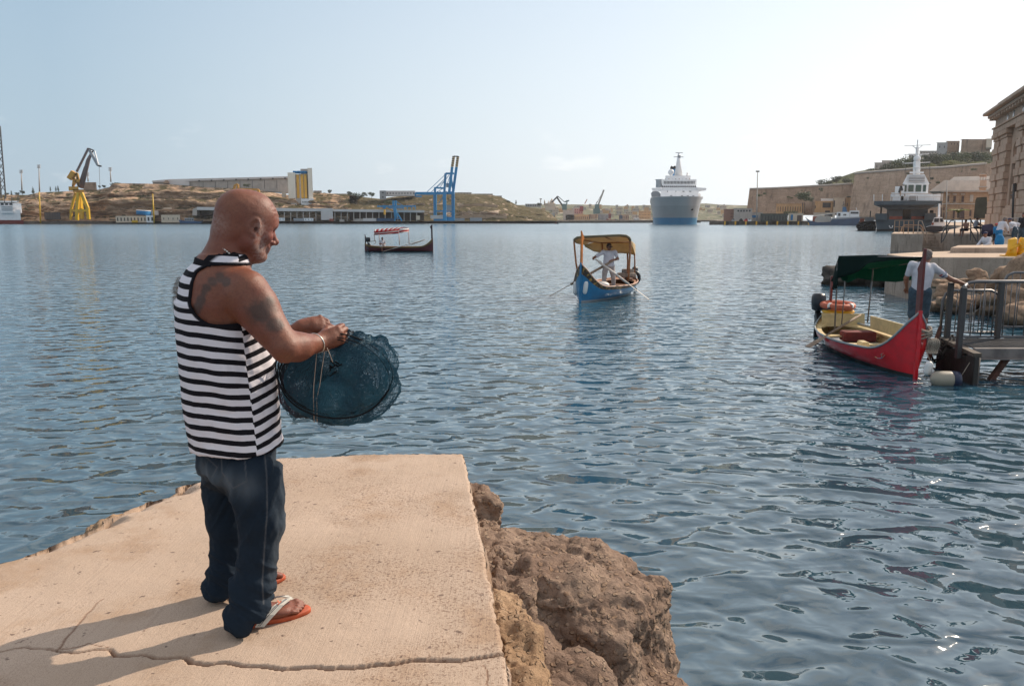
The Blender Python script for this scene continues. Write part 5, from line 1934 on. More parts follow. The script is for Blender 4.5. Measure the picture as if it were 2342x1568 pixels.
# ---- red boat moored at the gangway -------------------------------------------
red = mat('red boat paint', (0.55, 0.006, 0.014), 0.28, var=0.12, scale=5, coat=0.3)
cr_ = dict(hull=red, band=red, boot=mat('black boot paint', (0.012, 0.014, 0.014), 0.5), rail=mat('blue rail paint', (0.20, 0.27, 0.32), 0.55, col2=(0.34, 0.33, 0.30), scale=14),
   inside=MATS['cream paint'], deck=MATS['cream paint'], floor=mat('grey boat floor', (0.26, 0.27, 0.29), 0.7, var=0.15, scale=6),
   stem=red, prow=mat('brown prow paint', (0.13, 0.022, 0.018), 0.45, var=0.2, scale=5))
B0 = V(7.30, 14.15); B1 = V(7.72, 19.25)
cen = (B0 + B1) / 2
rzr = math.atan2((B0 - B1).y, (B0 - B1).x)
Lr = (B0 - B1).length
rb_, rpt, rsh = boat('moored red wooden boat with cream inside and green net canopy', (cen.x, cen.y, 0), rzr, Lr, 1.62, cr_, 1.24, 0.95, prow_w=0.22, bowrise=0.74, free=0.36)
def loc_of(root, q):
 m = Matrix.Rotation(-root.rotation_euler.z, 3, 'Z')
 return m @ (Vector(q) - root.location)
LW = lambda x, y, Y: tuple(loc_of(rb_, at(x, y, Y)))
# raised back boards of the stern seat
for pts in (((1990, 722, 17.9), (2086, 748, 15.9), (2086, 782, 15.9), (1990, 750, 17.9)), ((1880, 716, 18.6), (1978, 718, 18.6), (1978, 745, 18.6), (1882, 747, 18.6))):
 b = MB()
 a_ = [Vector(LW(*p)) for p in pts]
 nrm_ = (a_[1] - a_[0]).cross(a_[3] - a_[0]).normalized() * 0.04
 b.slab(a_, nrm_)
 b.build('back_board', MATS['cream paint'], rb_, bevel=0.006)
b = MB()
b.box(LW(1962, 768, 17.6), (0.35, 0.70, 0.22))
b.build('red_locker', mat('dull red cloth', (0.16, 0.022, 0.018), 0.8, var=0.2, scale=6), rb_, bevel=0.03)
b = MB()
b.box(LW(1974, 786, 15.75), (0.34, 0.16, 0.11), taper=0.8)
b.build('rowlock_block', MATS['cream paint'], rb_, bevel=0.015)
outboard(rb_, *LW(1871, 712, 19.3), rz=0.0, sc=1.12)
st = mat('boat pole', (0.20, 0.19, 0.19), 0.4, 0.6)
def pole(root, a, b_, r=0.017, name='pole', m=None):
 q = MB(); q.tube([a, b_], r, 8); return q.build(name, m or st, root)
A_, P_, T_, S_ = (1918, 586, 16.3), (2121, 588, 15.2), (1997, 614, 18.1), (1936, 612, 18.3)
pole(rb_, LW(1909, 756, 16.9), LW(1916, 600, 16.5))
pole(rb_, LW(1984, 738, 18.1), LW(*T_))
pole(rb_, LW(1925, 742, 18.3), LW(1935, 615, 18.3), 0.014)
pole(rb_, LW(2098, 735, 15.4), LW(2117, 592, 15.25), 0.014)
for a_, b_ in ((T_, S_), (T_, (2089, 601, 15.7)), ((2089, 601, 15.7), P_), (A_, P_), (A_, S_), (T_, (2024, 593, 15.9))):
 pole(rb_, LW(*a_), LW(*b_), 0.011, 'canopy_frame')
def sheet(root, name, m, c00, c10, c11, c01, nu=16, nv=10, sag=0.03, seed=1, wob=0.02, drop=None):
 c00, c10, c11, c01 = [Vector(c) for c in (c00, c10, c11, c01)]
 P = []
 for i in range(nu + 1):
  u = i / nu
  row = []
  for j in range(nv + 1):
   v = j / nv
   q = (c00 * (1 - u) + c10 * u) * (1 - v) + (c01 * (1 - u) + c11 * u) * v
   s_ = math.sin(math.pi * u) * math.sin(math.pi * v) * sag
   w_ = mnoise.noise(Vector((u * 4 + seed, v * 4, seed))) * wob
   w2 = mnoise.noise(Vector((u * 11 + seed, v * 3, seed + 5))) * wob
   row.append(tuple(q + Vector((w2, w_, -s_ + w_ * 0.6))))
  P.append(row)
 g = MB()
 g.grid(P)
 o = g.build(name, m, root)
 md = o.modifiers.new('thick', 'SOLIDIFY')
 md.thickness = 0.004
 return o
gn, dn_ = MATS['green shade net'], MATS['dark shade net']
cano = sheet(rb_, 'canopy', gn, LW(*A_), LW(*P_), LW(2062, 606, 16.4), LW(*S_), sag=0.05)
sheet(rb_, 'canopy_corner', gn, LW(2062, 606, 16.4), LW(*T_), LW(1966, 613, 18.2), LW(*S_), sag=0.02)
def sheetb(name, m, top, bot, seed, wob=0.03):
 """hanging valance between two polylines"""
 g = MB()
 P = []
 n_ = 18
 for i in range(n_ + 1):
  f = i / n_ * (len(top) - 1)
  k = min(int(f), len(top) - 2)
  a = Vector(LW(*top[k])).lerp(Vector(LW(*top[k + 1])), f - k)
  b_ = Vector(LW(*bot[k])).lerp(Vector(LW(*bot[k + 1])), f - k)
  row = []
  for j in range(7):
   v = j / 6
   q = a.lerp(b_, v)
   w_ = mnoise.noise(Vector((i * 0.55 + seed, v * 2, seed))) * wob * (0.3 + v)
   row.append(tuple(q + Vector((w_, w_, 0))))
  P.append(row)
 g.grid(P)
 o = g.build(name, m, rb_)
 md = o.modifiers.new('thick', 'SOLIDIFY'); md.thickness = 0.004
sheetb('valance', gn, [(2120, 590, 15.25), (2089, 602, 15.7), (2050, 608, 16.7), (1997, 615, 18.1)], [(2122, 632, 15.25), (2085, 640, 15.7), (2048, 645, 16.7), (1998, 642, 18.1)], 3)
sheetb('valance', gn, [(1997, 615, 18.12), (1966, 613, 18.2), (1936, 611, 18.3), (1921, 606, 18.0)], [(1998, 642, 18.12), (1962, 636, 18.2), (1940, 646, 18.3), (1925, 640, 18.0)], 7)
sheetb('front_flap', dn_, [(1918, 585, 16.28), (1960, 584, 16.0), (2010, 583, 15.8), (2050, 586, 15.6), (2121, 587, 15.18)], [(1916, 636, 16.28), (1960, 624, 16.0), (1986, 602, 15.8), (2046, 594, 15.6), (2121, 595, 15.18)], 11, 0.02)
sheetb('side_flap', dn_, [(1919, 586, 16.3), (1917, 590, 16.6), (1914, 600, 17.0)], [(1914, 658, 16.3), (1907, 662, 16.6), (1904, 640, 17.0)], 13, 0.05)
# registration plate with letters, painted bird and rope coil on the bow
def text(name, s_, size, loc, rot, m, parent, ext=0.002):
 cu = bpy.data.curves.new(name, 'FONT')
 cu.body = s_
 cu.size = size
 cu.extrude = ext
 cu.align_x = 'CENTER'
 cu.align_y = 'CENTER'
 dg = bpy.data.objects.new('tmp', cu)
 COL.objects.link(dg)
 me = bpy.data.meshes.new_from_object(dg.evaluated_get(bpy.context.evaluated_depsgraph_get()))
 bpy.data.objects.remove(dg)
 me.materials.clear()
 me.materials.append(m)
 o = link(name, me, parent)
 o.location = loc
 o.rotation_euler = rot
 return o
# hull side facing the camera: local -y or +y?
sgn_cam = 1 if loc_of(rb_, (0, 0, 0)).y > 0 else -1
def on_hull(t, r, out=0.06):
 x, y, z = rpt(t, r)
 x2, y2, z2 = rpt(t + 0.02, r)
 return (x, sgn_cam * (y + out), z), math.atan2(sgn_cam * (y2 - y), x2 - x)
def hull_frame(t, r):
 P_ = lambda a, b_: Vector((rpt(a, b_)[0], sgn_cam * rpt(a, b_)[1], rpt(a, b_)[2]))
 ex = (P_(t + .03, r) - P_(t - .03, r)).normalized()
 ez = (P_(t, r + .12) - P_(t, r - .12)).normalized()
 ey = ez.cross(ex).normalized()
 ez = ex.cross(ey)
 m = Matrix((ex, ey, ez)).transposed().to_4x4()
 m.translation = P_(t, r) + ey * (0.05 if ey.y * sgn_cam > 0 else -0.05)
 return m
mw = mat('white paint', (0.75, 0.73, 0.70), 0.5)
(q, az_) = on_hull(0.44, 0.66)
pl = MB(); pl.box((0, 0, 0), (0.30, 0.008, 0.11))
plo = pl.build('number_plate', mw, rb_)
plo.matrix_local = hull_frame(0.46, 0.72)
text('lettering', 'M-2521', 0.085, (0, sgn_cam * 0.006, 0), (R(90), 0, R(180) if sgn_cam > 0 else 0), mat('black paint', (0.02, 0.02, 0.02), 0.5), plo)
(q, az_) = on_hull(0.885, 0.52)
bd = MB()
for (x0, z0, x1, z1, w_) in ((-.10, -.01, 0.0, -.02, .03), (0, -.02, .09, .03, .035), (.0, -.01, .03, .07, .03), (.03, .06, .07, .07, .02), (-.1, -.01, -.16, .03, .02)):
 bd.bar((x0, 0, z0), (x1, 0, z1), w_, 0.006)
bd.build('painted_bird', mat('ochre paint', (0.62, 0.30, 0.06), 0.5, col2=(0.10, 0.22, 0.42), scale=6), rb_).matrix_local = hull_frame(0.885, 0.55)
rp = MB()
tc_ = Vector(loc_of(rb_, at(2110, 762, 14.25)))
for k in range(5):
 rr = 0.145 + 0.012 * (k % 2)
 z0 = -0.06 + 0.035 * k
 rp.tube([tc_ + Vector((math.cos(a) * rr - 0.02, math.sin(a) * rr, z0 + 0.03 * math.sin(a * 2 + k))) for a in np.linspace(0, 2 * math.pi, 20)], 0.019, 6, cap=False)
for k in range(4):
 c_ = Vector(loc_of(rb_, at(2127 + 2 * k, 785, 14.15)))
 rp.tube([c_ + Vector((0.03 * math.sin(3 * a), 0.05 * math.cos(a) + 0.02 * k, 0.13 * math.sin(a) - 0.05)) for a in np.linspace(0, 2 * math.pi, 18)], 0.018, 6, cap=False)
ro = rp.build('rope_coil', MATS['rope'], None)
ro.parent = None
ro.location = rb_.location; ro.rotation_euler = rb_.rotation_euler
ro['label'] = 'coil of thick mooring rope hung round the bow of the red boat'; ro['category'] = 'rope'
# orange life ring on a yellow drum
lr = thing('life_ring', 'faded orange life ring lying on the stern of the red boat', 'life ring', tuple(at(1916, 698, 18.9)))
q = MB(); q.tube([(math.cos(a) * .33, math.sin(a) * .33, 0.02 * math.sin(a)) for a in np.linspace(0, 2 * math.pi, 32)], 0.075, 10, cap=False)
q.build('ring', mat('faded orange', (0.50, 0.12, 0.06), 0.6, var=0.15, scale=8), lr)
q = MB()
for a in (0.6, 2.2, 3.8, 5.3):
 q = MB()
 q.tube([(math.cos(a + d_) * .33, math.sin(a + d_) * .33, 0) for d_ in (-.09, .09)], 0.079, 10)
 q.build('reflective_band', mw, lr)
q = MB(); q.ell((0, 0, 0), (0.38, 0.30, 0.10), 20, 8)
o = q.build('yellow_buoy', mat('yellow plastic', (0.72, 0.36, 0.01), 0.45), None, loc=at(1917, 712, 18.9), label='flat yellow float under the life ring', category='float')
oar('grey weathered oar resting across the side of the red boat, blade in the water', at(1968, 720, 17.2), at(1847, 793, 16.0), MATS['weathered oar'], 0.030, 0.8)
fender('small white fender hanging at the bow of the red boat', tuple(at(2123, 842, 13.9)), MATS['fender white'], 0.27, 0.07, (0.15, 0.1), cord_to=tuple(at(2117, 800, 14.1)))
# ---- its boatman ---------------------------------------------------------------
tee = mat('grey tee shirt', (0.50, 0.49, 0.53), 0.9, var=0.05, scale=12)
hair_grey = mat('short grey hair', (0.16, 0.13, 0.12), 0.9, var=0.3, scale=60)
ftr = at(2098, 752, 14.9)
hand_w = at(2213, 652, 15.05)
hdg = R(72)
def to_loc(base, rz, q, sc=1.0):
 m = Matrix.Rotation(-rz, 3, 'Z')
 return tuple((m @ (Vector(q) - Vector(base))) / sc)
basep = Vector((ftr.x, ftr.y, 0.60))
wr_l = to_loc(basep, hdg, hand_w)
shl = np.array([0.10, -.20, 1.36])
wr_l = np.array(wr_l)
elb = (shl + wr_l) / 2 + np.array([0, 0, -0.05])
bm = figure('boatman in a grey tee shirt with striped sleeves gripping the gangway rail', tuple(basep), hdg,
   dict(pelvis=(0, 0, .93), chest=(.06, -.03, 1.24), neck=(.10, -.05, 1.42), head=(.15, -.10, 1.56), shR=tuple(shl), shL=(.06, .16, 1.40),
     elR=tuple(elb), wrR=tuple(wr_l - (wr_l - elb) * 0.2), elL=(.12, .24, 1.14), wrL=(.26, .20, .96), face=R(-25), knR=(.03, -.11, .50), knL=(.0, .10, .50)),
   dict(shirt=tee, sleeve=0.42, trousers=mat('faded denim', (0.035, 0.060, 0.085), 0.9, var=0.25, scale=10), leg=0.12, hair=hair_grey), h=0.0135)
# sleeve bands
for k, (f_, cl) in enumerate(((0.44, (0.30, 0.02, 0.03)), (0.55, (0.03, 0.05, 0.16)))):
 q = MB()
 a = shl + (elb - shl) * f_
 b_ = shl + (elb - shl) * (f_ + 0.07)
 q.tube([tuple(a), tuple(b_)], 0.0655, 16)
 q.build('sleeve_stripe', mat('stripe %d' % k, cl, 0.9), bm)
# ---- blue boat rowed across the middle ---------------------------------------------
blue = mat('blue boat paint', (0.008, 0.14, 0.30), 0.3, var=0.10, scale=5, coat=0.3)
orn = mat('ornate dark strake', (0.035, 0.022, 0.015), 0.4, col2=(0.36, 0.20, 0.05), scale=9, contrast=(0.52, 0.60), detail=3)
cb_ = dict(hull=blue, band=orn, boot=mat('pale boot paint', (0.30, 0.30, 0.31), 0.5), rail=mat('salmon rail', (0.55, 0.33, 0.24), 0.5, var=0.1),
   inside=MATS['varnished wood'], deck=mat('salmon deck', (0.52, 0.30, 0.20), 0.5, var=0.12, scale=6), floor=mat('dark floor', (0.06, 0.04, 0.03), 0.7, var=0.2),
   stem=blue, prow=mat('orange varnished prow', (0.40, 0.13, 0.025), 0.4, var=0.2, scale=4))
b0, b1 = V(2.36, 27.4), V(4.66, 32.1)
cen = (b0 + b1) / 2
rz2 = math.atan2((b0 - b1).y, (b0 - b1).x)
bb, bpt, bsh = boat('blue wooden boat with tan awning being rowed in the middle of the harbour', (cen.x, cen.y, 0), rz2, (b0 - b1).length, 1.95, cb_, 1.22, 0.0, prow_w=0.26, bowrise=0.78, free=0.46, blade='point')
LB = lambda x, y, Y: tuple(loc_of(bb, at(x, y, Y)))
wood = MATS['varnished wood']
def curved(root, pts, r, name='awning_post', m=None):
 q = MB(); q.tube(pts, r, 8); return q.build(name, m or wood, root)
# frame px -> crop 3: disp = 1217.8+.1554x , 505.9+.1554y
c3 = lambda x, y, Y: LB(1217.8 + .1554 * x, 505.9 + .1554 * y, Y)
curved(bb, [c3(668, 775, 28.6), c3(640, 600, 28.6), c3(622, 420, 28.6), c3(612, 300, 28.6), c3(640, 250, 28.6), c3(700, 237, 28.7)], 0.035)
curved(bb, [c3(1415, 880, 28.9), c3(1425, 640, 28.9), c3(1438, 400, 28.9), c3(1440, 290, 28.9), c3(1400, 230, 28.9), c3(1300, 215, 28.9)], 0.038)
curved(bb, [c3(1395, 860, 31.2), c3(1402, 600, 31.2), c3(1398, 470, 31.2)], 0.035)
curved(bb, [c3(1503, 790, 31.4), c3(1506, 600, 31.4), c3(1500, 440, 31.4)], 0.030)
curved(bb, [c3(1030, 470, 31.4), c3(1028, 330, 31.4)], 0.035)
curved(bb, [c3(700, 237, 28.7), c3(1020, 222, 28.8), c3(1300, 215, 28.9)], 0.035, 'awning_beam')
curved(bb, [c3(740, 275, 28.8), c3(1000, 320, 31.2)], 0.022, 'awning_beam')
curved(bb, [c3(1080, 238, 28.8), c3(1260, 300, 31.2)], 0.022, 'awning_beam')
curved(bb, [c3(1000, 320, 31.2), c3(1440, 308, 31.3)], 0.022, 'awning_beam')
tan = MATS['tan canvas']
g = MB()
fr_ = [(606, 292), (620, 262), (660, 240), (760, 228), (900, 224), (1020, 218), (1150, 212), (1280, 206), (1380, 214), (1430, 246), (1446, 292)]
bk_ = [(700, 330), (760, 345), (830, 318), (900, 312), (1000, 312), (1100, 306), (1200, 304), (1300, 302), (1400, 300), (1470, 300), (1512, 350)]
g.grid([[tuple(Vector(c3(a[0], a[1], 28.55)).lerp(Vector(c3(b_[0], b_[1], 31.6)), v / 6) + Vector((0, 0, -0.04 * math.sin(math.pi * v / 6)))) for v in range(7)] for a, b_ in zip(fr_, bk_)])
o = g.build('awning', tan, bb); o.modifiers.new('t', 'SOLIDIFY').thickness = 0.008
g = MB()
top_ = [(760, 340), (900, 315), (1030, 315), (1180, 308), (1320, 305), (1440, 300), (1514, 345)]
bot_ = [(770, 375), (900, 445), (1030, 468), (1180, 470), (1320, 472), (1440, 482), (1512, 505)]
g.grid([[tuple(Vector(c3(a[0], a[1], 31.6)).lerp(Vector(c3(b_[0], b_[1], 31.6)), v / 4)) for v in range(5)] for a, b_ in zip(top_, bot_)])
o = g.build('awning_back', tan, bb); o.modifiers.new('t', 'SOLIDIFY').thickness = 0.008
g = MB()
g.grid([[tuple(Vector(c3(a[0], a[1], Y)).lerp(Vector(c3(b_[0], b_[1], Y)), v / 4)) for v in range(5)] for a, b_, Y in (((1446, 285), (1448, 345), 28.9), ((1480, 310), (1485, 420), 30.2), ((1512, 345), (1512, 505), 31.6))])
o = g.build('awning_side', tan, bb); o.modifiers.new('t', 'SOLIDIFY').thickness = 0.008
g = MB(); g.tube([c3(a[0], a[1] - 3, 28.5) for a in fr_], 0.035, 8)
g.build('awning_edge', mat('olive trim', (0.16, 0.14, 0.085), 0.7), bb)
fender('left white fender on the bow of the blue boat', tuple(at(1217.8 + .1554 * 640, 505.9 + .1554 * 980, 27.9)), MATS['fender white'], 0.52, 0.10, (0.0, 0.05), 'bow fenders of the blue boat', cord_to=tuple(at(1217.8 + .1554 * 700, 505.9 + .1554 * 850, 27.9)))
fender('right white fender on the bow of the blue boat', tuple(at(1217.8 + .1554 * 772, 505.9 + .1554 * 975, 27.5)), MATS['fender white'], 0.52, 0.10, (0.0, 0.14), 'bow fenders of the blue boat', cord_to=tuple(at(1217.8 + .1554 * 770, 505.9 + .1554 * 850, 27.6)))
outboard(bb, *LB(1452, 628, 32.0), rz=0, sc=0.8)
# things lying aft in the blue boat
q = MB(); q.ell((0, 0, 0), (0.28, 0.26, 0.13), 14, 8, fn=lambda v: 1 + 0.15 * mnoise.noise(v * 3))
q.build('white_sack', mw, None, loc=at(1217.8 + .1554 * 1020, 505.9 + .1554 * 935, 29.0), label='small white sack on the side deck of the blue boat', category='sack')
q = MB(); q.tube([(math.cos(a) * .25, 0, math.sin(a) * .25) for a in np.linspace(0, 2 * math.pi, 24)], 0.07, 8, cap=False)
q.build('tyre', MATS['black plastic'], None, loc=at(1217.8 + .1554 * 1478, 505.9 + .1554 * 830, 31.6), label='black tyre standing in the stern of the blue boat', category='tyre')
q = MB(); q.box((0, 0, 0), (0.7, 0.5, 0.18)); q.box((0.05, 0, 0.16), (0.4, 0.36, 0.16), rz=0.4)
q.build('bundled_cloth', mat('dusty cloth', (0.30, 0.24, 0.20), 0.9, var=0.3, scale=5), None, loc=at(1217.8 + .1554 * 1385, 505.9 + .1554 * 790, 31.4), label='pile of folded cloth on the stern of the blue boat', category='cloth', bevel=0.05)
# rower
wt = mat('white tee shirt', (0.66, 0.64, 0.70), 0.9, var=0.05, scale=12)
lt_ = mat('light trousers', (0.38, 0.34, 0.33), 0.9, var=0.08, scale=12)
base2 = Vector(at(1391, 663, 29.3)); base2.z = 0.20
hz2 = R(-90 + 12)
figR = to_loc(base2, hz2, at(1217.8 + .1554 * 905, 505.9 + .1554 * 560, 28.95))
figL = to_loc(base2, hz2, at(1217.8 + .1554 * 1160, 505.9 + .1554 * 590, 28.95))
# screen left is the rower's right hand
sR, sL = np.array([.02, -.22, 1.42]), np.array([.02, .22, 1.42])
def elbow(s, w_, out):
 m = (np.array(s) + np.array(w_)) / 2
 return tuple(m + np.array([-0.06, out, -0.10]))
rower = figure('rower in white tee shirt and light trousers standing in the blue boat', tuple(base2), hz2,
  dict(shR=tuple(sR), shL=tuple(sL), elR=elbow(sR, figR, -0.16), wrR=figR, elL=elbow(sL, figL, 0.20), wrL=figL, hipR=(0, -.11, .92), hipL=(0, .11, .92),
   knR=(.03, -.17, .50), knL=(.03, .17, .50), anR=(0, -.19, .09), anL=(0, .20, .09), face=R(12)),
  dict(shirt=wt, sleeve=0.40, trousers=lt_, leg=1.0, hair=mat('dark short hair', (0.05, 0.035, 0.03), 0.9)), h=0.018, scale=1.03, fat=1.18)
q = MB(); q.box((0.13, 0.034, 1.61), (0.02, 0.05, 0.035)); q.box((0.13, -0.034, 1.61), (0.02, 0.05, 0.035)); q.bar((0.13, -.08, 1.62), (0.13, .08, 1.62), 0.008)
q.build('sunglasses', MATS['black plastic'], rower, rz=R(12))
oar('pale oar dipping to the left of the blue boat, crossed under the other', at(1217.8 + .1554 * 1180, 505.9 + .1554 * 585, 28.8), at(1217.8 + .1554 * 240, 505.9 + .1554 * 1110, 28.6), MATS['weathered oar'], 0.046, 0.9, bw=0.08)
oar('pale oar dipping to the right of the blue boat', at(1217.8 + .1554 * 925, 505.9 + .1554 * 555, 28.7), at(1217.8 + .1554 * 1715, 505.9 + .1554 * 1150, 28.4), MATS['pale oar'], 0.046, 0.9, bw=0.08)
# ---- far boat with the striped awning ------------------------------------------------
mar = mat('maroon boat paint', (0.075, 0.012, 0.018), 0.35, var=0.15, scale=4)
oli = mat('olive gold strake', (0.11, 0.07, 0.025), 0.45, var=0.2, scale=5)
cf_ = dict(hull=mar, band=oli, boot=mat('dark boot paint', (0.02, 0.015, 0.015), 0.5), rail=mat('gold rail', (0.30, 0.18, 0.06), 0.4), inside=mat('red brown inside', (0.26, 0.08, 0.05), 0.5), floor=MATS['dark floor'], stem=mar, prow=mat('near black prow', (0.03, 0.012, 0.014), 0.4))
DF = 71.0
xw = lambda px: (px - 1171) / 1821 * DF
fb, fpt, fsh = boat('maroon boat with red and white striped awning far out on the left', (xw(914), DF, 0), R(-4), 6.05, 1.5, cf_, 1.35, 0.95, prow_w=0.24, bowrise=0.65, free=0.42, blade='point')
# crop 4b: disp = 805.6+.096x , 496.5+.096y
LF = lambda x, y, Y: tuple(loc_of(fb, at(805.6 + .096 * x, 496.5 + .096 * y, Y)))
pw = mat('pale pole', (0.45, 0.30, 0.24), 0.5)
for pts in (((530, 640, 70.5), (562, 600, 70.5), (530, 540, 70.5), (518, 400, 70.5)), ((648, 600, 71.6), (642, 430, 71.6)), ((1130, 660, 70.5), (1110, 400, 70.5)), ((1355, 640, 71.6), (1340, 320, 71.6))):
 curved(fb, [LF(*p) for p in pts], 0.03, 'awning_post', pw)
rs_, ws_ = MATS['striped red canvas'], MATS['white canvas']
# roof: lengthwise gores of red and white
def lerp2(a, b_, t):
 return tuple(Vector(a).lerp(Vector(b_), t))
n_ = 5
for k in range(12):
 a0, a1 = k / 12, (k + 1) / 12
 P = []
 for u in (a0, a1):
  fr0 = Vector(LF(512, 345, 70.4)).lerp(Vector(LF(1110, 292, 70.4)), u)
  bk0 = Vector(LF(530, 305, 71.6)).lerp(Vector(LF(1350, 250, 71.6)), u)
  md_ = (fr0 + bk0) / 2 + Vector((0, 0, 0.12))
  P.append([tuple(fr0), tuple((fr0 + md_) / 2 + Vector((0, 0, .03))), tuple(md_), tuple(bk0)])
 g = MB(); g.grid(P)
 o = g.build('awning_gore', rs_ if k % 2 else ws_, fb); o.modifiers.new('t', 'SOLIDIFY').thickness = 0.01
side = [(((512, 345), (1110, 292)), ((520, 372), (1112, 318))), (((520, 372), (1112, 318)), ((525, 398), (1112, 348))), (((525, 398), (1112, 348)), ((530, 418), (1110, 378))), (((530, 418), (1110, 378)), ((532, 430), (1105, 398)))]
for k, (a, b_) in enumerate(side):
 g = MB(); g.grid([[LF(*a[0], 70.4), LF(*a[1], 70.4)], [LF(*b_[0], 70.35), LF(*b_[1], 70.35)]])
 o = g.build('awning_stripe', ws_ if k % 2 else rs_, fb); o.modifiers.new('t', 'SOLIDIFY').thickness = 0.01
for k, (a, b_) in enumerate([(((1112, 292), (1352, 262)), ((1116, 330), (1355, 300))), (((1116, 330), (1355, 300)), ((1120, 365), (1352, 330))), (((1120, 365), (1352, 330)), ((1122, 385), (1350, 350)))]):
 g = MB(); g.grid([[LF(*a[0], 70.42), LF(*a[1], 71.6)], [LF(*b_[0], 70.42), LF(*b_[1], 71.6)]])
 o = g.build('awning_stripe', rs_ if k == 1 else ws_, fb); o.modifiers.new('t', 'SOLIDIFY').thickness = 0.01
outboard(fb, *LF(380, 600, 71.0), rz=0, sc=1.1)
basef = at(805.6 + .096 * 700, 496.5 + .096 * 700, 70.9); basef.z = 0.02
sit = dict(pelvis=(0, 0, .50), chest=(.08, 0, .80), neck=(.14, 0, .98), head=(.22, 0, 1.12), shR=(.12, -.20, .95), shL=(.12, .20, .95), elR=(.18, -.27, .70), elL=(.18, .27, .70), wrR=(.38, -.10, .66), wrL=(.38, .10, .66),
   hipR=(.02, -.10, .48), hipL=(.02, .10, .48), knR=(.42, -.14, .50), knL=(.42, .14, .50), anR=(.46, -.14, .10), anL=(.46, .14, .10))
figure('boatman in black and white shirt sitting bent forward under the striped awning', tuple(basef), R(-60), sit, dict(shirt=mat('black white shirt', (0.02, 0.02, 0.025), 0.9, col2=(0.6, 0.58, 0.62), scale=3.2, contrast=(0.45, 0.5)), sleeve=0.5, trousers=mat('white shorts', (0.6, 0.58, 0.58), 0.9), leg=0.0, hair=MATS['dark short hair']), h=0.022, fat=1.1)
oar('long pale oar trailing from the side of the maroon boat', at(805.6 + .096 * 1600, 496.5 + .096 * 572, 70.3), at(805.6 + .096 * 740, 496.5 + .096 * 815, 70.0), MATS['pale oar'], 0.035, 0.8)
oar('dark oar propped towards the bow of the maroon boat', at(805.6 + .096 * 1730, 496.5 + .096 * 535, 71.3), at(805.6 + .096 * 1290, 496.5 + .096 * 700, 71.0), MATS['weathered oar'], 0.035, 0.5)
# ================================================================== shared builders for the shores
def stone_material(name, a, b_, course=0.0, stain=0.5, bump=0.02, bs=6.0, scale=0.6):
 """limestone: soft colour drift, darker runs of dirt down the face, optional courses"""
 m, nt, b = nodemat(name)
 n, l = nt.nodes, nt.links
 t = n.new('ShaderNodeTexCoord')
 def noise(sc, det=5, st=None):
  z = n.new('ShaderNodeTexNoise'); z.inputs['Scale'].default_value = sc; z.inputs['Detail'].default_value = det
  z.inputs['Roughness'].default_value = 0.65
  if st:
   mp = n.new('ShaderNodeMapping'); mp.inputs['Scale'].default_value = st
   l.new(t.outputs['Object'], mp.inputs[0]); l.new(mp.outputs[0], z.inputs['Vector'])
  else:
   l.new(t.outputs['Object'], z.inputs['Vector'])
  return z.outputs['Fac']
 def ramp(src, p, q, lo=0, hi=1):
  r = n.new('ShaderNodeMapRange'); r.interpolation_type = 'SMOOTHSTEP'
  for k, v in (('From Min', p), ('From Max', q), ('To Min', lo), ('To Max', hi)):
   r.inputs[k].default_value = v
  l.new(src, r.inputs['Value'])
  return r.outputs[0]
 def mixc(fac, A, B_):
  x = n.new('ShaderNodeMix'); x.data_type = 'RGBA'
  l.new(fac, x.inputs['Factor'])
  for k, q in (('A', A), ('B', B_)):
   if isinstance(q, tuple):
    x.inputs[k].default_value = (*q, 1)
   else:
    l.new(q, x.inputs[k])
  return x.outputs['Result']
 c = mixc(ramp(noise(scale), 0.35, 0.65), a, b_)
 c = mixc(ramp(noise(1.0, 5, (scale * 5, scale * 5, scale * 0.7)), 0.5, 0.72, 0, stain), c, tuple(x * 0.42 for x in a))
 c = mixc(ramp(noise(scale * 14, 4), 0.5, 0.75, 0, stain * 0.7), c, tuple(x * 0.6 for x in a))
 if course:
  br = n.new('ShaderNodeTexBrick')
  br.inputs['Scale'].default_value = 1.0
  br.inputs['Brick Width'].default_value = course * 2.3
  br.inputs['Row Height'].default_value = course
  br.inputs['Mortar Size'].default_value = course * 0.05
  br.inputs['Color1'].default_value = (1, 1, 1, 1); br.inputs['Color2'].default_value = (0.72, 0.72, 0.72, 1)
  br.inputs['Mortar'].default_value = (0.35, 0.35, 0.35, 1)
  sx = n.new('ShaderNodeSeparateXYZ'); l.new(t.outputs['Object'], sx.inputs[0])
  ad = n.new('ShaderNodeMath'); ad.operation = 'ADD'
  l.new(sx.outputs[0], ad.inputs[0]); l.new(sx.outputs[1], ad.inputs[1])
  cx = n.new('ShaderNodeCombineXYZ'); l.new(ad.outputs[0], cx.inputs[0]); l.new(sx.outputs[2], cx.inputs[1])
  l.new(cx.outputs[0], br.inputs['Vector'])
  mu = n.new('ShaderNodeMix'); mu.data_type = 'RGBA'; mu.blend_type = 'MULTIPLY'
  mu.inputs['Factor'].default_value = 0.55
  l.new(c, mu.inputs['A']); l.new(br.outputs['Color'], mu.inputs['B'])
  c = mu.outputs['Result']
 l.new(c, b.inputs['Base Color'])
 b.inputs['Roughness'].default_value = 0.9
 b.inputs['Specular IOR Level'].default_value = 0.15
 bp = n.new('ShaderNodeBump'); bp.inputs['Distance'].default_value = bump
 l.new(noise(bs, 6), bp.inputs['Height']); l.new(bp.outputs[0], b.inputs['Normal'])
 MATS[name] = m
 return m
st_pal = stone_material('palace limestone', (0.50, 0.335, 0.24), (0.58, 0.40, 0.30), 0, 0.45, 0.02, 8, 0.5)
st_bas = stone_material('bastion limestone', (0.36, 0.25, 0.18), (0.47, 0.33, 0.24), 0.7, 0.8, 0.3, 0.5, 0.10)
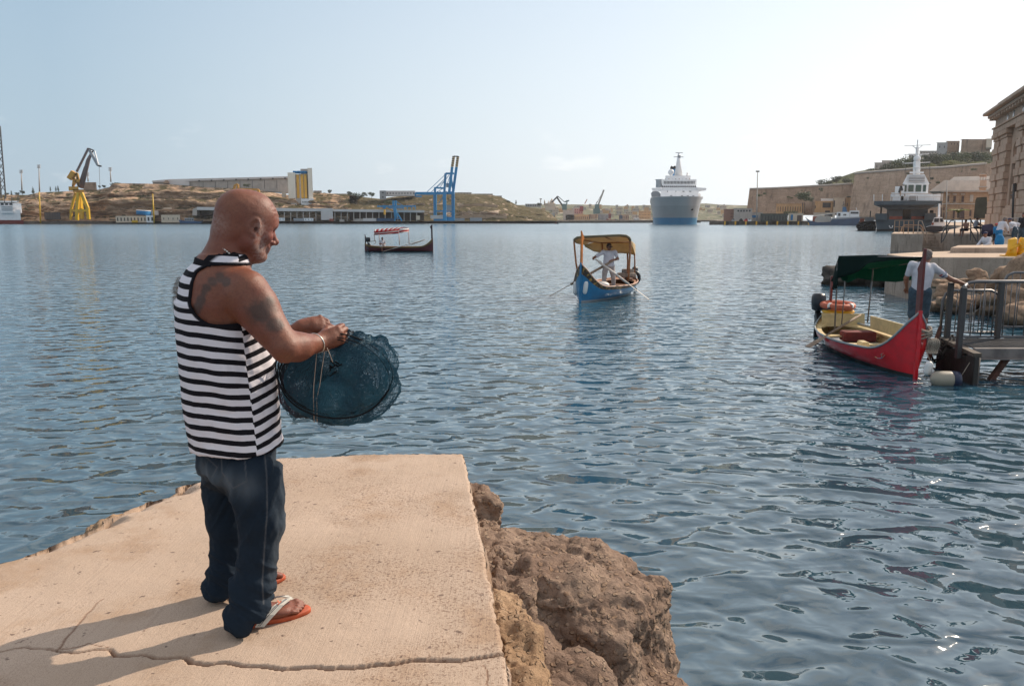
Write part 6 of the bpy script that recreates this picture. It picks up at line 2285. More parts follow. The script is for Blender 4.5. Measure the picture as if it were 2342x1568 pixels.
st_quay = stone_material('quay concrete', (0.33, 0.26, 0.21), (0.43, 0.34, 0.275), 0, 0.75, 0.015, 9, 1.1)
st_top = stone_material('quay paving', (0.43, 0.325, 0.245), (0.50, 0.385, 0.295), 0, 0.25, 0.01, 6, 0.6)
st_tan = stone_material('tan plaster', (0.50, 0.30, 0.15), (0.56, 0.36, 0.20), 0, 0.3, 0.03, 2, 0.3)
st_cre = stone_material('cream plaster', (0.62, 0.50, 0.38), (0.68, 0.56, 0.44), 0, 0.25, 0.03, 2, 0.3)
st_gry = stone_material('grey render', (0.42, 0.37, 0.33), (0.50, 0.44, 0.39), 0, 0.35, 0.03, 2, 0.3)
dark_gl = mat('dark window', (0.035, 0.035, 0.04), 0.25, var=0.3, scale=1.5)
brn_dr = mat('brown door', (0.075, 0.045, 0.04), 0.6, var=0.2, scale=2)
wht = mat('ship white', (0.80, 0.79, 0.79), 0.45, var=0.05, scale=0.6)
navy_g = mat('naval grey blue', (0.062, 0.088, 0.110), 0.5, var=0.12, scale=0.4)
navy_l = mat('naval light grey', (0.30, 0.31, 0.33), 0.55, var=0.06, scale=0.5)
rust_o = mat('orange red band', (0.30, 0.075, 0.045), 0.7, var=0.3, scale=0.9)
stl = mat('dark steel', (0.07, 0.065, 0.065), 0.5, 0.4)
tanrail = mat('tan painted rail', (0.42, 0.27, 0.18), 0.55)
class FT:
 """a thing of the shores, surveyed at distance Y"""
 def __init__(s, name, label, cat, px, pyb, Y, group=None, kind=None):
  s.Y = Y
  s.o = at(px, pyb, Y)
  s.root = thing(name, label, cat, tuple(s.o), 0, group)
 def back(s, d):     # walls run back along the line of the street, away from the harbour
  return (s.o.x / s.o.y * d, d, 0)
 def p(s, x, y, dY=0):
  return tuple(at(x, y, s.Y + dY) - s.o)
 def box(s, name, m, x0, y0, x1, y1, dY=0, d=6, parent=None, bevel=0, taper=None, **k):
  a = at(x0, y1, s.Y + dY) - s.o
  c = at(x1, y0, s.Y + dY) - s.o
  b = MB()
  b.slab([(a.x, a.y, a.z), (c.x, a.y, a.z), (c.x, a.y, c.z), (a.x, a.y, c.z)], s.back(d))
  return b.build(name, m, parent or s.root, bevel=bevel, **k)
 def bars(s, name, m, segs, w, parent=None, **k):
  b = MB()
  for q in segs:
   p0, p1 = q[0], q[1]
   b.bar(s.p(*p0), s.p(*p1), w if len(q) < 3 else q[2])
  return b.build(name, m, parent or s.root, **k)
 def tube(s, name, m, pts, r, parent=None, n=6, **k):
  b = MB()
  b.tube([s.p(*q) for q in pts], r, n)
  return b.build(name, m, parent or s.root, **k)
 def poly(s, name, m, pts, dY=0, d=4, parent=None, **k):
  b = MB()
  b.slab([s.p(x, y, dY) for x, y in pts], s.back(d))
  return b.build(name, m, parent or s.root, **k)
 def wins(s, rects, m=None, name='window', dY=-0.12, d=0.1):
  for r in rects:
   s.box(name, m or dark_gl, *r, dY=dY, d=d)
# ---- leaves ---------------------------------------------------------------------
def leaf_mat(name, a, b_):
 m, nt, b = nodemat(name)
 n, l = nt.nodes, nt.links
 g = n.new('ShaderNodeNewGeometry')
 rp = n.new('ShaderNodeMix'); rp.data_type = 'RGBA'
 rp.inputs['A'].default_value = (*a, 1); rp.inputs['B'].default_value = (*b_, 1)
 l.new(g.outputs['Random Per Island'], rp.inputs['Factor'])
 l.new(rp.outputs['Result'], b.inputs['Base Color'])
 b.inputs['Roughness'].default_value = 0.7
 MATS[name] = m
 return m
lf_dark = leaf_mat('dark foliage', (0.018, 0.032, 0.014), (0.050, 0.070, 0.028))
lf_mid = leaf_mat('green foliage', (0.030, 0.055, 0.018), (0.085, 0.110, 0.035))
lf_yel = leaf_mat('yellow green foliage', (0.10, 0.12, 0.02), (0.22, 0.22, 0.05))
bark = mat('bark', (0.10, 0.07, 0.05), 0.9, var=0.3, scale=2)
def crown_mesh(name, lobes, n, size, m, seed):
 rng = np.random.default_rng(seed)
 vs, fs = [], []
 w_ = np.array([l[1][0] * l[1][1] * l[1][2] for l in lobes]) ** 0.67
 for (c, r), k in zip(lobes, (w_ / w_.sum() * n).astype(int)):
  d = rng.normal(size=(k, 3)); d /= np.linalg.norm(d, axis=1)[:, None]
  rad = 1 - rng.random(k) ** 2.2 * 0.55
  bump = 1 + 0.28 * np.array([mnoise.noise(Vector(q * 1.9 + seed)) for q in d])
  p = np.array(c) + d * np.array(r) * (rad * bump)[:, None]
  a = rng.normal(size=(k, 3)); a /= np.linalg.norm(a, axis=1)[:, None]
  b_ = np.cross(a, d) + rng.normal(size=(k, 3)) * 0.3; b_ /= np.linalg.norm(b_, axis=1)[:, None]
  s_ = size * rng.uniform(0.6, 1.5, k)[:, None]
  for i in range(k):
   o = len(vs)
   vs += [tuple(p[i] - a[i] * s_[i]), tuple(p[i] + b_[i] * s_[i]), tuple(p[i] + a[i] * s_[i] * 0.9), tuple(p[i] - b_[i] * s_[i] * 0.7)]
   fs.append((o, o + 1, o + 2, o + 3))
 me = bpy.data.meshes.new(name)
 me.from_pydata(vs, [], fs)
 me.materials.append(m)
 return me
CR = {}
def lobes_broad(seed, k=7):
 r = random.Random(seed)
 L = [((0, 0, .62), (.30, .30, .26))]
 for i in range(k):
  a = r.uniform(0, 6.28)
  d = r.uniform(.15, .36)
  L.append(((d * math.cos(a), d * math.sin(a), r.uniform(.42, .82)), (r.uniform(.13, .22),) * 2 + (r.uniform(.10, .18),)))
 return L
for k in range(3):
 CR['broad', k] = (crown_mesh('crown', lobes_broad(k + 1), 900, 0.030, lf_dark, k), 'b')
 CR['mid', k] = (crown_mesh('crown', lobes_broad(k + 11), 900, 0.030, lf_mid, k + 5), 'b')
CR['bush', 0] = (crown_mesh('crown', [((0, 0, .35), (.48, .40, .34)), ((-.3, 0, .3), (.25, .3, .26)), ((.3, .1, .32), (.24, .3, .28))], 800, 0.035, lf_mid, 9), 'b')
CR['bush', 1] = (crown_mesh('crown', [((0, 0, .35), (.48, .40, .34)), ((-.25, 0, .42), (.25, .3, .26)), ((.3, .1, .3), (.24, .3, .28))], 800, 0.035, lf_dark, 10), 'b')
CR['yel', 0] = (crown_mesh('crown', [((0, 0, .35), (.5, .4, .30))], 700, 0.035, lf_yel, 12), 'b')
CR['cyp', 0] = (crown_mesh('crown', [((0, 0, .3), (.16, .16, .28)), ((0, 0, .55), (.13, .13, .30)), ((0, 0, .8), (.07, .07, .20))], 700, 0.022, lf_dark, 14), 'b')
CR['con', 0] = (crown_mesh('crown', [((0, 0, .25), (.36, .36, .16)), ((0, 0, .45), (.28, .28, .18)), ((0, 0, .65), (.18, .18, .18)), ((0, 0, .85), (.08, .08, .14))], 800, 0.028, lf_dark, 16), 'b')
def tree(kind, label, px, pyb, h_px, Y, wide=1.0, rot=0, name='tree', cat='tree', group=None):
 loc = at(px, pyb, Y)
 H = h_px / FPX * Y
 r = thing(name, label, cat, tuple(loc), rot, group)
 me = CR[kind][0]
 c = link('crown', me, r)
 c.scale = (H * wide, H * wide, H)
 if kind[0] in ('broad', 'mid', 'cyp', 'con'):
  t = MB(); t.tube([(0, 0, -0.02 * H), (0.01 * H, 0, .3 * H), (0, .01 * H, .6 * H)], [.035 * H, .025 * H, .012 * H], 6)
  for a in (0.5, 2.6, 4.4):
   t.tube([(0, 0, .32 * H), (.14 * H * math.cos(a), .14 * H * math.sin(a), .52 * H)], [.014 * H, .006 * H], 5)
  t.build('trunk', bark, r)
 return r
def slope_mesh(name, prof, Y0, Y1, m, zb=1.4, seed=0, amp=2.0, n=260, rows=44, steep=0.6, shape=None, kind='structure', back=60, ledges=0.0, **tags):
 """hill side: prof = (px, py of the crest); foot at Y0, crest at Y1"""
 prof = sorted(prof)
 pxs = np.linspace(prof[0][0], prof[-1][0], n)
 pys = np.interp(pxs, [p[0] for p in prof], [p[1] for p in prof])
 ts = np.linspace(0, 1, rows)
 P = np.zeros((rows + 2, n, 3))
 crest = np.array([list(at(x, y, Y1)) for x, y in zip(pxs, pys)])
 foot = np.array([list(at(x, y, Y0)) for x, y in zip(pxs, pys)])
 for i, t in enumerate(ts):
  q = t ** (1 / max(0.2, steep)) if shape is None else np.interp(t, *shape)
  P[i, :, 0] = foot[:, 0] * (1 - q) + crest[:, 0] * q
  P[i, :, 1] = foot[:, 1] * (1 - q) + crest[:, 1] * q
  P[i, :, 2] = zb + (crest[:, 2] - zb) * t
 nn = fbm(P[:rows] * np.array([.045, .045, .16]) + seed, 5, seed)
 n2 = fbm(P[:rows] * np.array([.16, .16, .5]) + seed, 4, seed + 5)
 w_ = np.sin(np.pi * np.clip(ts, 0, 1))[:, None] ** 0.5
 P[:rows, :, 1] += (nn * amp * 2.2 + n2 * amp * 0.8) * w_
 if ledges:
  P[:rows, :, 1] += ledges * (np.abs(((P[:rows, :, 2] + nn * 1.5) / 5.5) % 1 - 0.5) - 0.25) * 4 * w_
 P[:rows, :, 2] += fbm(P[:rows] * .08 + 4, 4, seed + 9) * amp * 0.35 * w_
 P[rows] = P[rows - 1] + np.array([0, back * 0.3, -0.3])
 P[rows + 1] = P[rows - 1] + np.array([0, back, -4])
 I = np.arange((rows + 2) * n).reshape(rows + 2, n)
 f = np.stack([I[:-1, :-1], I[:-1, 1:], I[1:, 1:], I[1:, :-1]], -1).reshape(-1, 4)
 o = np_mesh(name, P.reshape(-1, 3), f, m, True, None, **tags)
 if kind:
  o['kind'] = kind
 return o
def hill_material(name, rocka, rockb, scrub, scrub2, veg=0.5, sc=0.06):
 m, nt, b = nodemat(name)
 n, l = nt.nodes, nt.links
 t = n.new('ShaderNodeTexCoord')
 def noise(s_, det=6, st=None, rough=0.65):
  z = n.new('ShaderNodeTexNoise'); z.inputs['Scale'].default_value = s_; z.inputs['Detail'].default_value = det; z.inputs['Roughness'].default_value = rough
  mp = n.new('ShaderNodeMapping'); mp.inputs['Scale'].default_value = st or (1, 1, 1)
  l.new(t.outputs['Object'], mp.inputs[0]); l.new(mp.outputs[0], z.inputs['Vector'])
  return z.outputs['Fac']
 def ramp(src, p, q, lo=0, hi=1):
  r = n.new('ShaderNodeMapRange'); r.interpolation_type = 'SMOOTHSTEP'
  for k, v in (('From Min', p), ('From Max', q), ('To Min', lo), ('To Max', hi)):
   r.inputs[k].default_value = v
  l.new(src, r.inputs['Value'])
  return r.outputs[0]
 def mixc(fac, A, B_):
  x = n.new('ShaderNodeMix'); x.data_type = 'RGBA'
  l.new(fac, x.inputs['Factor'])
  for k, q in (('A', A), ('B', B_)):
   if isinstance(q, tuple):
    x.inputs[k].default_value = (*q, 1)
   else:
    l.new(q, x.inputs[k])
  return x.outputs['Result']
 c = mixc(ramp(noise(sc * 1.5), 0.4, 0.62), rocka, rockb)
 c = mixc(ramp(noise(1.0, 4, (sc * .7, sc * .7, sc * 9)), 0.5, 0.66, 0, 0.65), c, tuple(x * 0.45 for x in rocka))
 c = mixc(ramp(noise(sc * 12, 5), 0.48, 0.70, 0, 0.6), c, tuple(x * 0.5 for x in rocka))
 g = n.new('ShaderNodeNewGeometry'); sx = n.new('ShaderNodeSeparateXYZ'); l.new(g.outputs['Normal'], sx.inputs[0])
 fl = n.new('ShaderNodeMath'); fl.operation = 'MULTIPLY_ADD'; fl.inputs[1].default_value = 0.35
 l.new(sx.outputs[2], fl.inputs[0]); l.new(noise(sc * 2.6, 7), fl.inputs[2])
 vg = ramp(fl.outputs[0], 0.80 - veg * 0.35, 0.90 - veg * 0.35)
 c = mixc(vg, c, mixc(ramp(noise(sc * 9, 5), 0.4, 0.6), scrub, scrub2))
 l.new(c, b.inputs['Base Color'])
 b.inputs['Roughness'].default_value = 0.95
 b.inputs['Specular IOR Level'].default_value = 0.1
 bp = n.new('ShaderNodeBump'); bp.inputs['Distance'].default_value = 1.2
 l.new(noise(sc * 5, 7), bp.inputs['Height']); l.new(bp.outputs[0], b.inputs['Normal'])
 MATS[name] = m
 return m
# ================================================================== near quay, rocks, gangway
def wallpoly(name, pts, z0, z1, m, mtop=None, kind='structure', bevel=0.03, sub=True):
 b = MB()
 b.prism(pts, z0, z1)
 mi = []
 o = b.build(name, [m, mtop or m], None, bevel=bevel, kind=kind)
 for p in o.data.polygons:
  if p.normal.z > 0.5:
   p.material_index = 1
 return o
g2 = lambda x, y, z: tuple(gnd(x, y, z))[:2]
Q = 1.5
wallpoly('quay', [g2(2028, 581, Q), g2(2077, 588, Q), (30.0, 28.3), (30.0, 35.2), g2(2174, 574, Q), (17.0, 33.4)], -2, Q, st_quay, st_top)
# undercut: the quay slab rests on an older block
wallpoly('quay_footing', [g2(2026, 671, 0), (15.0, 29.4), (19.5, 29.4), (19.5, 33.0), g2(2030, 655, 0)], -2, 0.72, st_quay, st_quay)
wallpoly('quay_step', [g2(2174, 566, 1.72), (30.0, 32.7), (30.0, 39.0), g2(2190, 561, 1.72)], -1, 1.72, st_quay, st_top)
# the older landing with steps further on
ZL = 1.55
landing = [g2(2036, 573, 0), g2(2109, 576, 0), (36.6, 74.0), (42, 74.0), (42, 82.5), (39.2, 82.5)]
wallpoly('landing', landing, -2, ZL, st_quay, st_top)
stp = MB()
for k in range(5):
 z1 = ZL - 0.30 * (k + 1) + 0.02
 x0, x1 = 36.35, 38.9
 b = MB(); b.box(((x0 + x1) / 2, 74.0 - 0.33 * (k + 0.5) - 0.0, z1 / 2 - 1), (x1 - x0 - 0.01, 0.33, z1 + 2))
 b.build('step', st_quay, None, bevel=0.02, kind='structure')
wallpoly('landing_side', [(38.9, 70.6), (50, 66.5), (50, 80), (38.9, 80)], -2, ZL, st_quay, st_top)
for k in range(4):
 b = MB(); b.box((43.5 + 0.0, 66.9 - k * 0.4 - 0.2, (ZL - 0.3 * (k + 1)) / 2 - 1), (8.5, 0.4, ZL - 0.3 * (k + 1) + 2))
 b.build('step', st_quay, None, bevel=0.02, kind='structure')
wallpoly('plaza', [(20, 36), (60, 36), (200, 150), (260, 399), (178, 399), (140, 260), (106, 200), (84, 150), (60, 110), (42.1, 80.2), (50.2, 66.4), (40, 64.9), (30, 50)], -2, 1.46, st_quay, st_top)
def stone(label, x, y, Y, w, h, d, seed, rz=0.0, m=None, group='boulders heaped against the quay', ang=0.30):
 """angular weathered block; x, y survey of its centre, size in metres"""
 c = at(x, y, Y)
 b = MB()
 def fn(q):
  cell = mnoise.cell(Vector((round(q.x * 1.4), round(q.y * 1.4), round(q.z * 1.4))) + Vector((seed, 0, 0)))
  s_ = max(abs(q.x), abs(q.y), abs(q.z))
  return (0.55 + 0.42 / max(s_, 0.58)) * 0.87 + 0.30 * mnoise.noise(q * 1.3 + Vector((seed * 3.1, 0, 0))) * (ang / 0.3) + 0.16 * mnoise.noise(q * 2.9 + Vector((seed, 5, 0))) - 0.10 * abs(mnoise.noise(q * 2.1 + Vector((seed, 9, 0)))) + 0.05 * mnoise.noise(q * 11 + Vector((seed, 5, 0)))
 b.ell((0, 0, 0), (w / 2, d / 2, h / 2), 32, 22, fn=fn)
 o = b.build('boulder', m or mat_warmrock, None, loc=tuple(c), rz=rz)
 o['label'] = label; o['category'] = 'rock'; o['group'] = group
 return o
mat_warmrock = rock_material('warm limestone rock', [(0.30, 0.20, 0.135), (0.37, 0.25, 0.17), (0.19, 0.125, 0.085), (0.42, 0.28, 0.18), (0.5, 0.37, 0.26)], 6, 0.02, 0.2)
mat_darkrock = rock_material('dark rock', [(0.075, 0.062, 0.055), (0.10, 0.085, 0.07), (0.05, 0.045, 0.04), (0.10, 0.08, 0.06), (0.12, 0.10, 0.08)], 6, 0.02, 0.2)  # same rock mix in much darker tones
rk = [
 ('rounded tan boulder perched highest against the quay wall', 2235, 629, 26.5, .62, .52, .6, 1, .3),
 ('broad sunlit boulder under the perched one', 2258, 656, 25.5, .95, .62, .9, 2, .1),
 ('flat slab of rock behind the arm of the boatman', 2195, 645, 26.8, .75, .30, .8, 3, .5),
 ('tall pointed boulder leaning on the quay wall near the right edge', 2308, 640, 24.8, 1.25, 1.0, 1.0, 4, .4),
 ('large boulder cut by the right edge of the view', 2352, 632, 23.5, 1.3, 1.5, 1.4, 5, .2),
 ('long tan boulder left of the gangway rails', 2168, 668, 25.8, .95, .62, .8, 6, -.3),
 ('cracked pale boulder glowing in the sun behind the gangway posts', 2183, 694, 24.2, 1.05, .62, .9, 7, .2),
 ('small brown boulder at the water left of the pale cracked one', 2143, 702, 24.6, .5, .42, .6, 8, .0),
 ('low boulder behind the first gangway barrier', 2230, 690, 24.4, .85, .5, .8, 9, .7),
 ('wide boulder behind the middle of the gangway rails', 2276, 690, 23.6, 1.0, .75, .9, 10, .2),
 ('dark boulder above the waterline behind the right rails', 2318, 684, 22.6, .9, .8, .9, 11, .9),
 ('brown boulder at the water by the right edge of the view', 2335, 722, 21.2, .95, .75, .9, 12, .3),
 ('squat boulder close to the waist of the boatman', 2150, 650, 26.9, .55, .4, .6, 13, .1),
 ('small boulder wedged low between two larger ones', 2252, 716, 23.8, .45, .35, .5, 14, .4),
]
for q in rk:
 stone(*q)
stone('great dark boulder in the water behind the green canopy', 1950, 636, 35.2, 2.9, 1.5, 2.2, 21, .1, mat_darkrock, None, 0.2)
stone('low dark boulder in the water behind the canopy poles', 2008, 640, 34.5, 1.6, 1.3, 1.6, 22, .5, mat_darkrock, None, 0.2)
# ---- gangway --------------------------------------------------------------------
GZ = 0.59
gw = thing('gangway', 'steel gangway with grating deck on dark piles beside the red boat', 'gangway', (8.3, 14.5, 0))
def L_(x, y, z):
 return (x - 8.3, y - 14.5, z)
X0, X1, Yn, Yf = 8.20, 14.5, 13.95, 15.10
b = MB(); b.box(L_((X0 + X1) / 2, Yn, GZ - 0.10), (X1 - X0, 0.07, 0.20)); b.box(L_((X0 + X1) / 2, Yn - 0.05, GZ - 0.19), (X1 - X0, 0.10, 0.02))
b.build('side_beam', mat('painted steel beam', (0.16, 0.135, 0.125), 0.6, var=0.3, scale=3, bump=0.002), gw, bevel=0.006)
b = MB(); b.box(L_((X0 + X1) / 2, Yf, GZ - 0.08), (X1 - X0, 0.07, 0.16))
b.build('side_beam', MATS['painted steel beam'], gw, bevel=0.006)
grt = MB()
for k in range(34):
 y = Yn + 0.05 + k * (Yf - Yn - 0.1) / 33
 grt.box(L_((X0 + X1) / 2, y, GZ - 0.012), (X1 - X0 - 0.1, 0.008, 0.024))
for k in range(150):
 x = X0 + 0.05 + k * (X1 - X0 - 0.1) / 149
 grt.box(L_(x, (Yn + Yf) / 2, GZ - 0.014), (0.006, Yf - Yn - 0.1, 0.016))
o = grt.build('grating', stl, gw); o['kind'] = 'stuff'
def upright(x, y, z0, z1, w_=0.07, m=None, nm='post'):
 q = MB(); q.box(L_(x, y, (z0 + z1) / 2), (w_, w_, z1 - z0)); return q.build(nm, m or MATS['galvanised steel'], gw, bevel=0.006)
gal = MATS['galvanised steel']
px2x = lambda px, Y: (px - 1171) / 1821 * Y
RZ = 1.66
for px, Y, z0 in ((2176, 15.12, GZ), (2206, 14.05, GZ - 0.2), (2292, 15.12, GZ)):
 upright(px2x(px, Y), Y, z0, RZ, 0.085, stl)
def railtube(pts, r=0.024, nm='rail'):
 q = MB(); q.tube([L_(*p) for p in pts], r, 8); return q.build(nm, gal, gw)
xa, xb = px2x(2222, 15.12), 14.6
railtube([(xa - .12, 15.12, RZ - .06), (xa - .04, 15.12, RZ), (xa + .1, 15.12, RZ + .02), (xb, 15.12, RZ + .02)], 0.032)
railtube([(px2x(2206, 14.05), 14.05, RZ), (xa - .1, 15.1, RZ - .03)], 0.03)
railtube([(px2x(2176, 15.12), 15.12, GZ + .03), (xb, 15.12, GZ + .03)], 0.022)
for k in range(24):
 x = xa + .06 + k * 0.205
 q = MB(); q.tube([L_(x, 15.12, GZ + .03), L_(x, 15.12, RZ)], 0.011, 6)
 q.build('baluster', gal, gw)
# crowd barrier standing behind, with rounded shoulders
def barrier(x0, x1, y, z0, z1, label, n_b, grp='steel barriers along the gangway'):
 r = thing('crowd_barrier', label, 'barrier', (x0, y, z0), 0, grp)
 H = z1 - z0
 W = x1 - x0
 q = MB(); q.tube([(0, 0, 0), (0, 0, H - .20), (.05, 0, H - .06), (.18, 0, H), (W - .18, 0, H), (W - .05, 0, H - .06), (W, 0, H - .20), (W, 0, 0)], 0.026, 8)
 q.build('frame', gal, r)
 q = MB(); q.tube([(0, 0, .12), (W, 0, .12)], 0.02, 8); q.build('lower_rail', gal, r)
 for k in range(n_b):
  q = MB(); x = (k + 1) * W / (n_b + 1); q.tube([(x, 0, .12), (x, 0, H)], 0.009, 6); q.build('bar', gal, r)
 return r
barrier(px2x(2160, 15.25), px2x(2290, 15.25), 15.25, GZ - .02, 1.50, 'lower crowd barrier with rounded corners nearest the red boat', 11)
barrier(px2x(2297, 15.9), px2x(2297, 15.9) + 2.2, 15.9, GZ, 1.80, 'taller crowd barrier with rounded corner at the right edge', 13)
# timber fender planks at the end of the gangway
wd = mat('wet black timber', (0.022, 0.018, 0.015), 0.6, var=0.4, scale=5, stretch=(1, 1, .3), bump=0.006)
e0, e1 = np.array([8.33, 15.2]), np.array([8.05, 13.7])
for k in range(7):
 t = k / 6
 p = e0 * (1 - t) + e1 * t
 q = MB(); q.box(L_(p[0], p[1], -0.05 - .03 * (k % 3)), (0.10, 0.20, 1.1), rz=0.2)
 q.build('fender_plank', wd, gw, bevel=0.01)
q = MB(); q.bar(L_(e0[0] - .02, e0[1], .57), L_(e1[0] + .02, e1[1] - .1, .52), .14, .07); q.build('cap_timber', mat('worn timber', (0.11, 0.085, 0.065), 0.85, var=0.3, scale=8), gw, bevel=0.01)
for x, y in ((8.12, 13.75), (8.3, 14.6), (8.35, 15.25), (11.6, 14.1)):
 q = MB(); q.tube([L_(x, y, -1), L_(x, y, .45)], 0.085, 10); q.build('pile', wd, gw)
q = MB(); q.bar(L_(px2x(2320, 14.1), 14.1, GZ - .2), L_(px2x(2280, 14.1), 14.1, -.1), .09); q.build('brace', mat('rusty steel', (0.11, 0.045, 0.03), 0.85, var=0.4, scale=8), gw)
q = MB(); q.bar(L_(px2x(2138, 14.9), 14.9, .2), L_(px2x(2160, 14.9), 14.9, .85), .05); q.build('prop', MATS['rusty steel'], gw)
big = fender('cream and navy cylinder fender floating beside the gangway planks', (px2x(2180, 13.6), 13.6, .10), mat('cream vinyl', (0.30, 0.26, 0.20), 0.35), 0.50, 0.145, (0.0, R(90)), cord_to=(8.1, 13.75, .5), m2=mat('navy vinyl', (0.012, 0.018, 0.05), 0.35))
# tangled rope by the bow
q = MB()
rng = random.Random(8)
for k in range(7):
 c_ = Vector((rng.uniform(-.12, .12), rng.uniform(-.1, .1), rng.uniform(-.25, .25)))
 q.tube([c_ + Vector((.10 * math.sin(a + k), .06 * math.cos(2 * a), .13 * math.cos(a))) for a in np.linspace(0, 6, 14)], 0.02, 5)
q.build('tangled_rope', mat('dark rope', (0.05, 0.04, 0.035), 0.95, var=0.4, scale=30), None, loc=at(2150, 790, 14.9), label='dark tangle of rope between the red boat and the gangway', category='rope')
# ---- yellow double bollard ---------------------------------------------------------
yb = mat('yellow bollard paint', (0.75, 0.38, 0.01), 0.45, var=0.08, scale=3)
bo = FT('bollard', 'yellow twin horned mooring bollard on the near quay', 'bollard', 2325, 581, 29.6)
bo.root.location.z = Q
bo.o = bo.root.location.copy()
Z0 = 0
cx = (2325 - 1171) / 1821 * 29.6
q = MB(); q.box((0.02, 0, .02), (1.0, .5, .04)); q.build('base_plate', yb, bo.root, bevel=0.01)
for sx_ in (-.20, .20):
 q = MB(); q.tube([(sx_, 0, .02), (sx_ * 0.92, 0, .20), (sx_ * 1.0, 0, .62), (sx_ * 1.05, 0, .64)], [.20, .155, .150, .12], 16); q.build('horn', yb, bo.root)
 q = MB(); q.tube([(sx_ - .15, -.10, .22), (sx_ + .15, -.16, .42)], .055, 10); q.tube([(sx_ + .15, -.16, .42), (sx_ + .22, -.17, .47)], .07, 10); q.build('cross_pin', yb, bo.root)
# ---- railings on the landing ---------------------------------------------------------
# crop 1: disp = 2023.5+.1360x , 468.4+.1360y
c1 = lambda x, y: (2023.5 + .1360 * x, 468.4 + .1360 * y)
def railing(label, Yd, segs, m, w_=0.05, grp='railings round the landing steps'):
 f = FT('railing', label, 'railing', *c1(*segs[0][1][0:2]), Yd, grp)
 for s_ in segs:
  f.bars('rail' if abs(s_[0][1] - s_[1][1]) < 20 else 'post', m, [((*c1(*s_[0][:2]), s_[0][2] if len(s_[0]) > 2 else 0), (*c1(*s_[1][:2]), s_[1][2] if len(s_[1]) > 2 else 0))], w_)
 return f
railing('square panel railing on the corner of the old landing', 73.0, [((175, 262), (490, 262)), ((165, 368), (480, 375)), ((170, 262), (160, 458)), ((250, 268), (238, 465)), ((325, 268), (312, 485)), ((403, 268), (392, 490)), ((488, 268), (478, 492))], tanrail, 0.06)
railing('arched tan barrier on the old landing', 74.5, [((275, 455), (290, 385)), ((290, 385), (340, 340)), ((340, 340), (600, 340)), ((600, 340), (640, 385)), ((640, 385), (650, 450))], tanrail, 0.10)
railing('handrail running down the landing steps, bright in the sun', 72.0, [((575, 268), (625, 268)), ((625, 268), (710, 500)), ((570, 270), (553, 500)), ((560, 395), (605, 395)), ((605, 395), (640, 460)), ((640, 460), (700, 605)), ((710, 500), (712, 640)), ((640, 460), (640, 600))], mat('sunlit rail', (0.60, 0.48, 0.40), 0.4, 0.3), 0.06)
railing('grey handrail on the right of the landing steps', 70.0, [((950, 640), (960, 490)), ((960, 490), (1105, 270)), ((1105, 270), (1160, 262)), ((970, 620), (1085, 390)), ((1040, 262), (1035, 500)), ((1175, 265), (1168, 530), 0), ((1000, 400), (1200, 385))], gal, 0.07)
railing('long grey railing in front of the seated people', 66.0, [((1040, 250), (1450, 250)), ((1180, 265), (1172, 535)), ((1305, 250), (1300, 540)), ((1430, 222), (1560, 450)), ((1565, 450), (1562, 668)), ((1290, 400), (1430, 402)), ((1430, 402), (1545, 620)), ((1450, 250), (1440, 600)), ((1560, 242), (1612, 242)), ((1610, 240), (1612, 530)), ((1450, 385), (1600, 385))], gal, 0.07)
railing('pale tube railing at the far right above the bollard', 44.0, [((1985, 245), (2040, 235)), ((2040, 235), (2342, 215)), ((1982, 250), (1978, 470)), ((2010, 470), (2342, 470)), ((2130, 235), (2125, 470)), ((2242, 225), (2240, 540)), ((2100, 465), (2210, 320))], mat('pale rail', (0.36, 0.32, 0.30), 0.4, 0.4), 0.06)
# ---- palace with rusticated pilasters ----------------------------------------------------
P0 = (47.3, 80.0)
pal = thing('palace', 'tall limestone palace with rusticated pilasters and heavy cornice at the right edge', 'building', (P0[0], P0[1], 1.46), math.atan2(-.931, -.366))
def pb(name, m, s0, s1, y0, y1, z0, z1, bevel=0.02, parent=None, taper=None):
 q = MB(); q.box(((s0 + s1) / 2, (y0 + y1) / 2, (z0 + z1) / 2 - 1.46), (s1 - s0, y1 - y0, z1 - z0), taper=taper or 1.0)
 return q.build(name, m, parent or pal, bevel=bevel)
sp = st_pal
pb('core', sp, .3, 26, .85, 14, 1.46, 13.2)
pb('wall', sp, .25, 6.9, .25, .84, 3.8, 12.4)
pb('wall', sp, 10.7, 26, .25, .84, 3.8, 12.4)
pb('wall', sp, 6.9, 7.4, .25, .84, 3.8, 12.4); pb('wall', sp, 10.25, 10.7, .25, .84, 3.8, 12.4)
pb('wall', sp, 7.4, 10.25, .25, .84, 7.75, 8.35); pb('sill', sp, 7.3, 10.35, .05, .84, 3.7, 4.05)
pb('wall', sp, 7.4, 10.25, .25, .84, 9.85, 12.4)
# arched head
for k in range(8):
 a0, a1 = math.pi * k / 8, math.pi * (k + 1) / 8
 cx_, rr = 8.82, 1.42
 q = MB()
 pr = [(cx_ - rr * math.cos(a0), 8.85 + 1.0 * math.sin(a0)), (cx_ - rr * math.cos(a1), 8.85 + 1.0 * math.sin(a1)), (cx_ - rr * math.cos(a1), 9.95), (cx_ - rr * math.cos(a0), 9.95)]
 q.slab([(x, .26, z - 1.46) for x, z in pr], (0, .56, 0)); q.build('arch_stone', sp, pal)
pb('window', brn_dr, 7.4, 10.25, .74, .82, 4.0, 7.8); pb('window', sp, 7.4, 10.25, .78, .84, 8.3, 9.9)
pb('window_bars', stl, 8.78, 8.86, .62, .70, 4.0, 7.7, 0); pb('balcony_rail', stl, 7.5, 10.2, .35, .40, 4.95, 5.02, 0)
pb('plinth', sp, -.15, 26, -.15, .9, 1.46, 3.2, 0.04); pb('plinth_band', sp, -.05, 26, -.02, .9, 3.2, 3.8, 0.06)
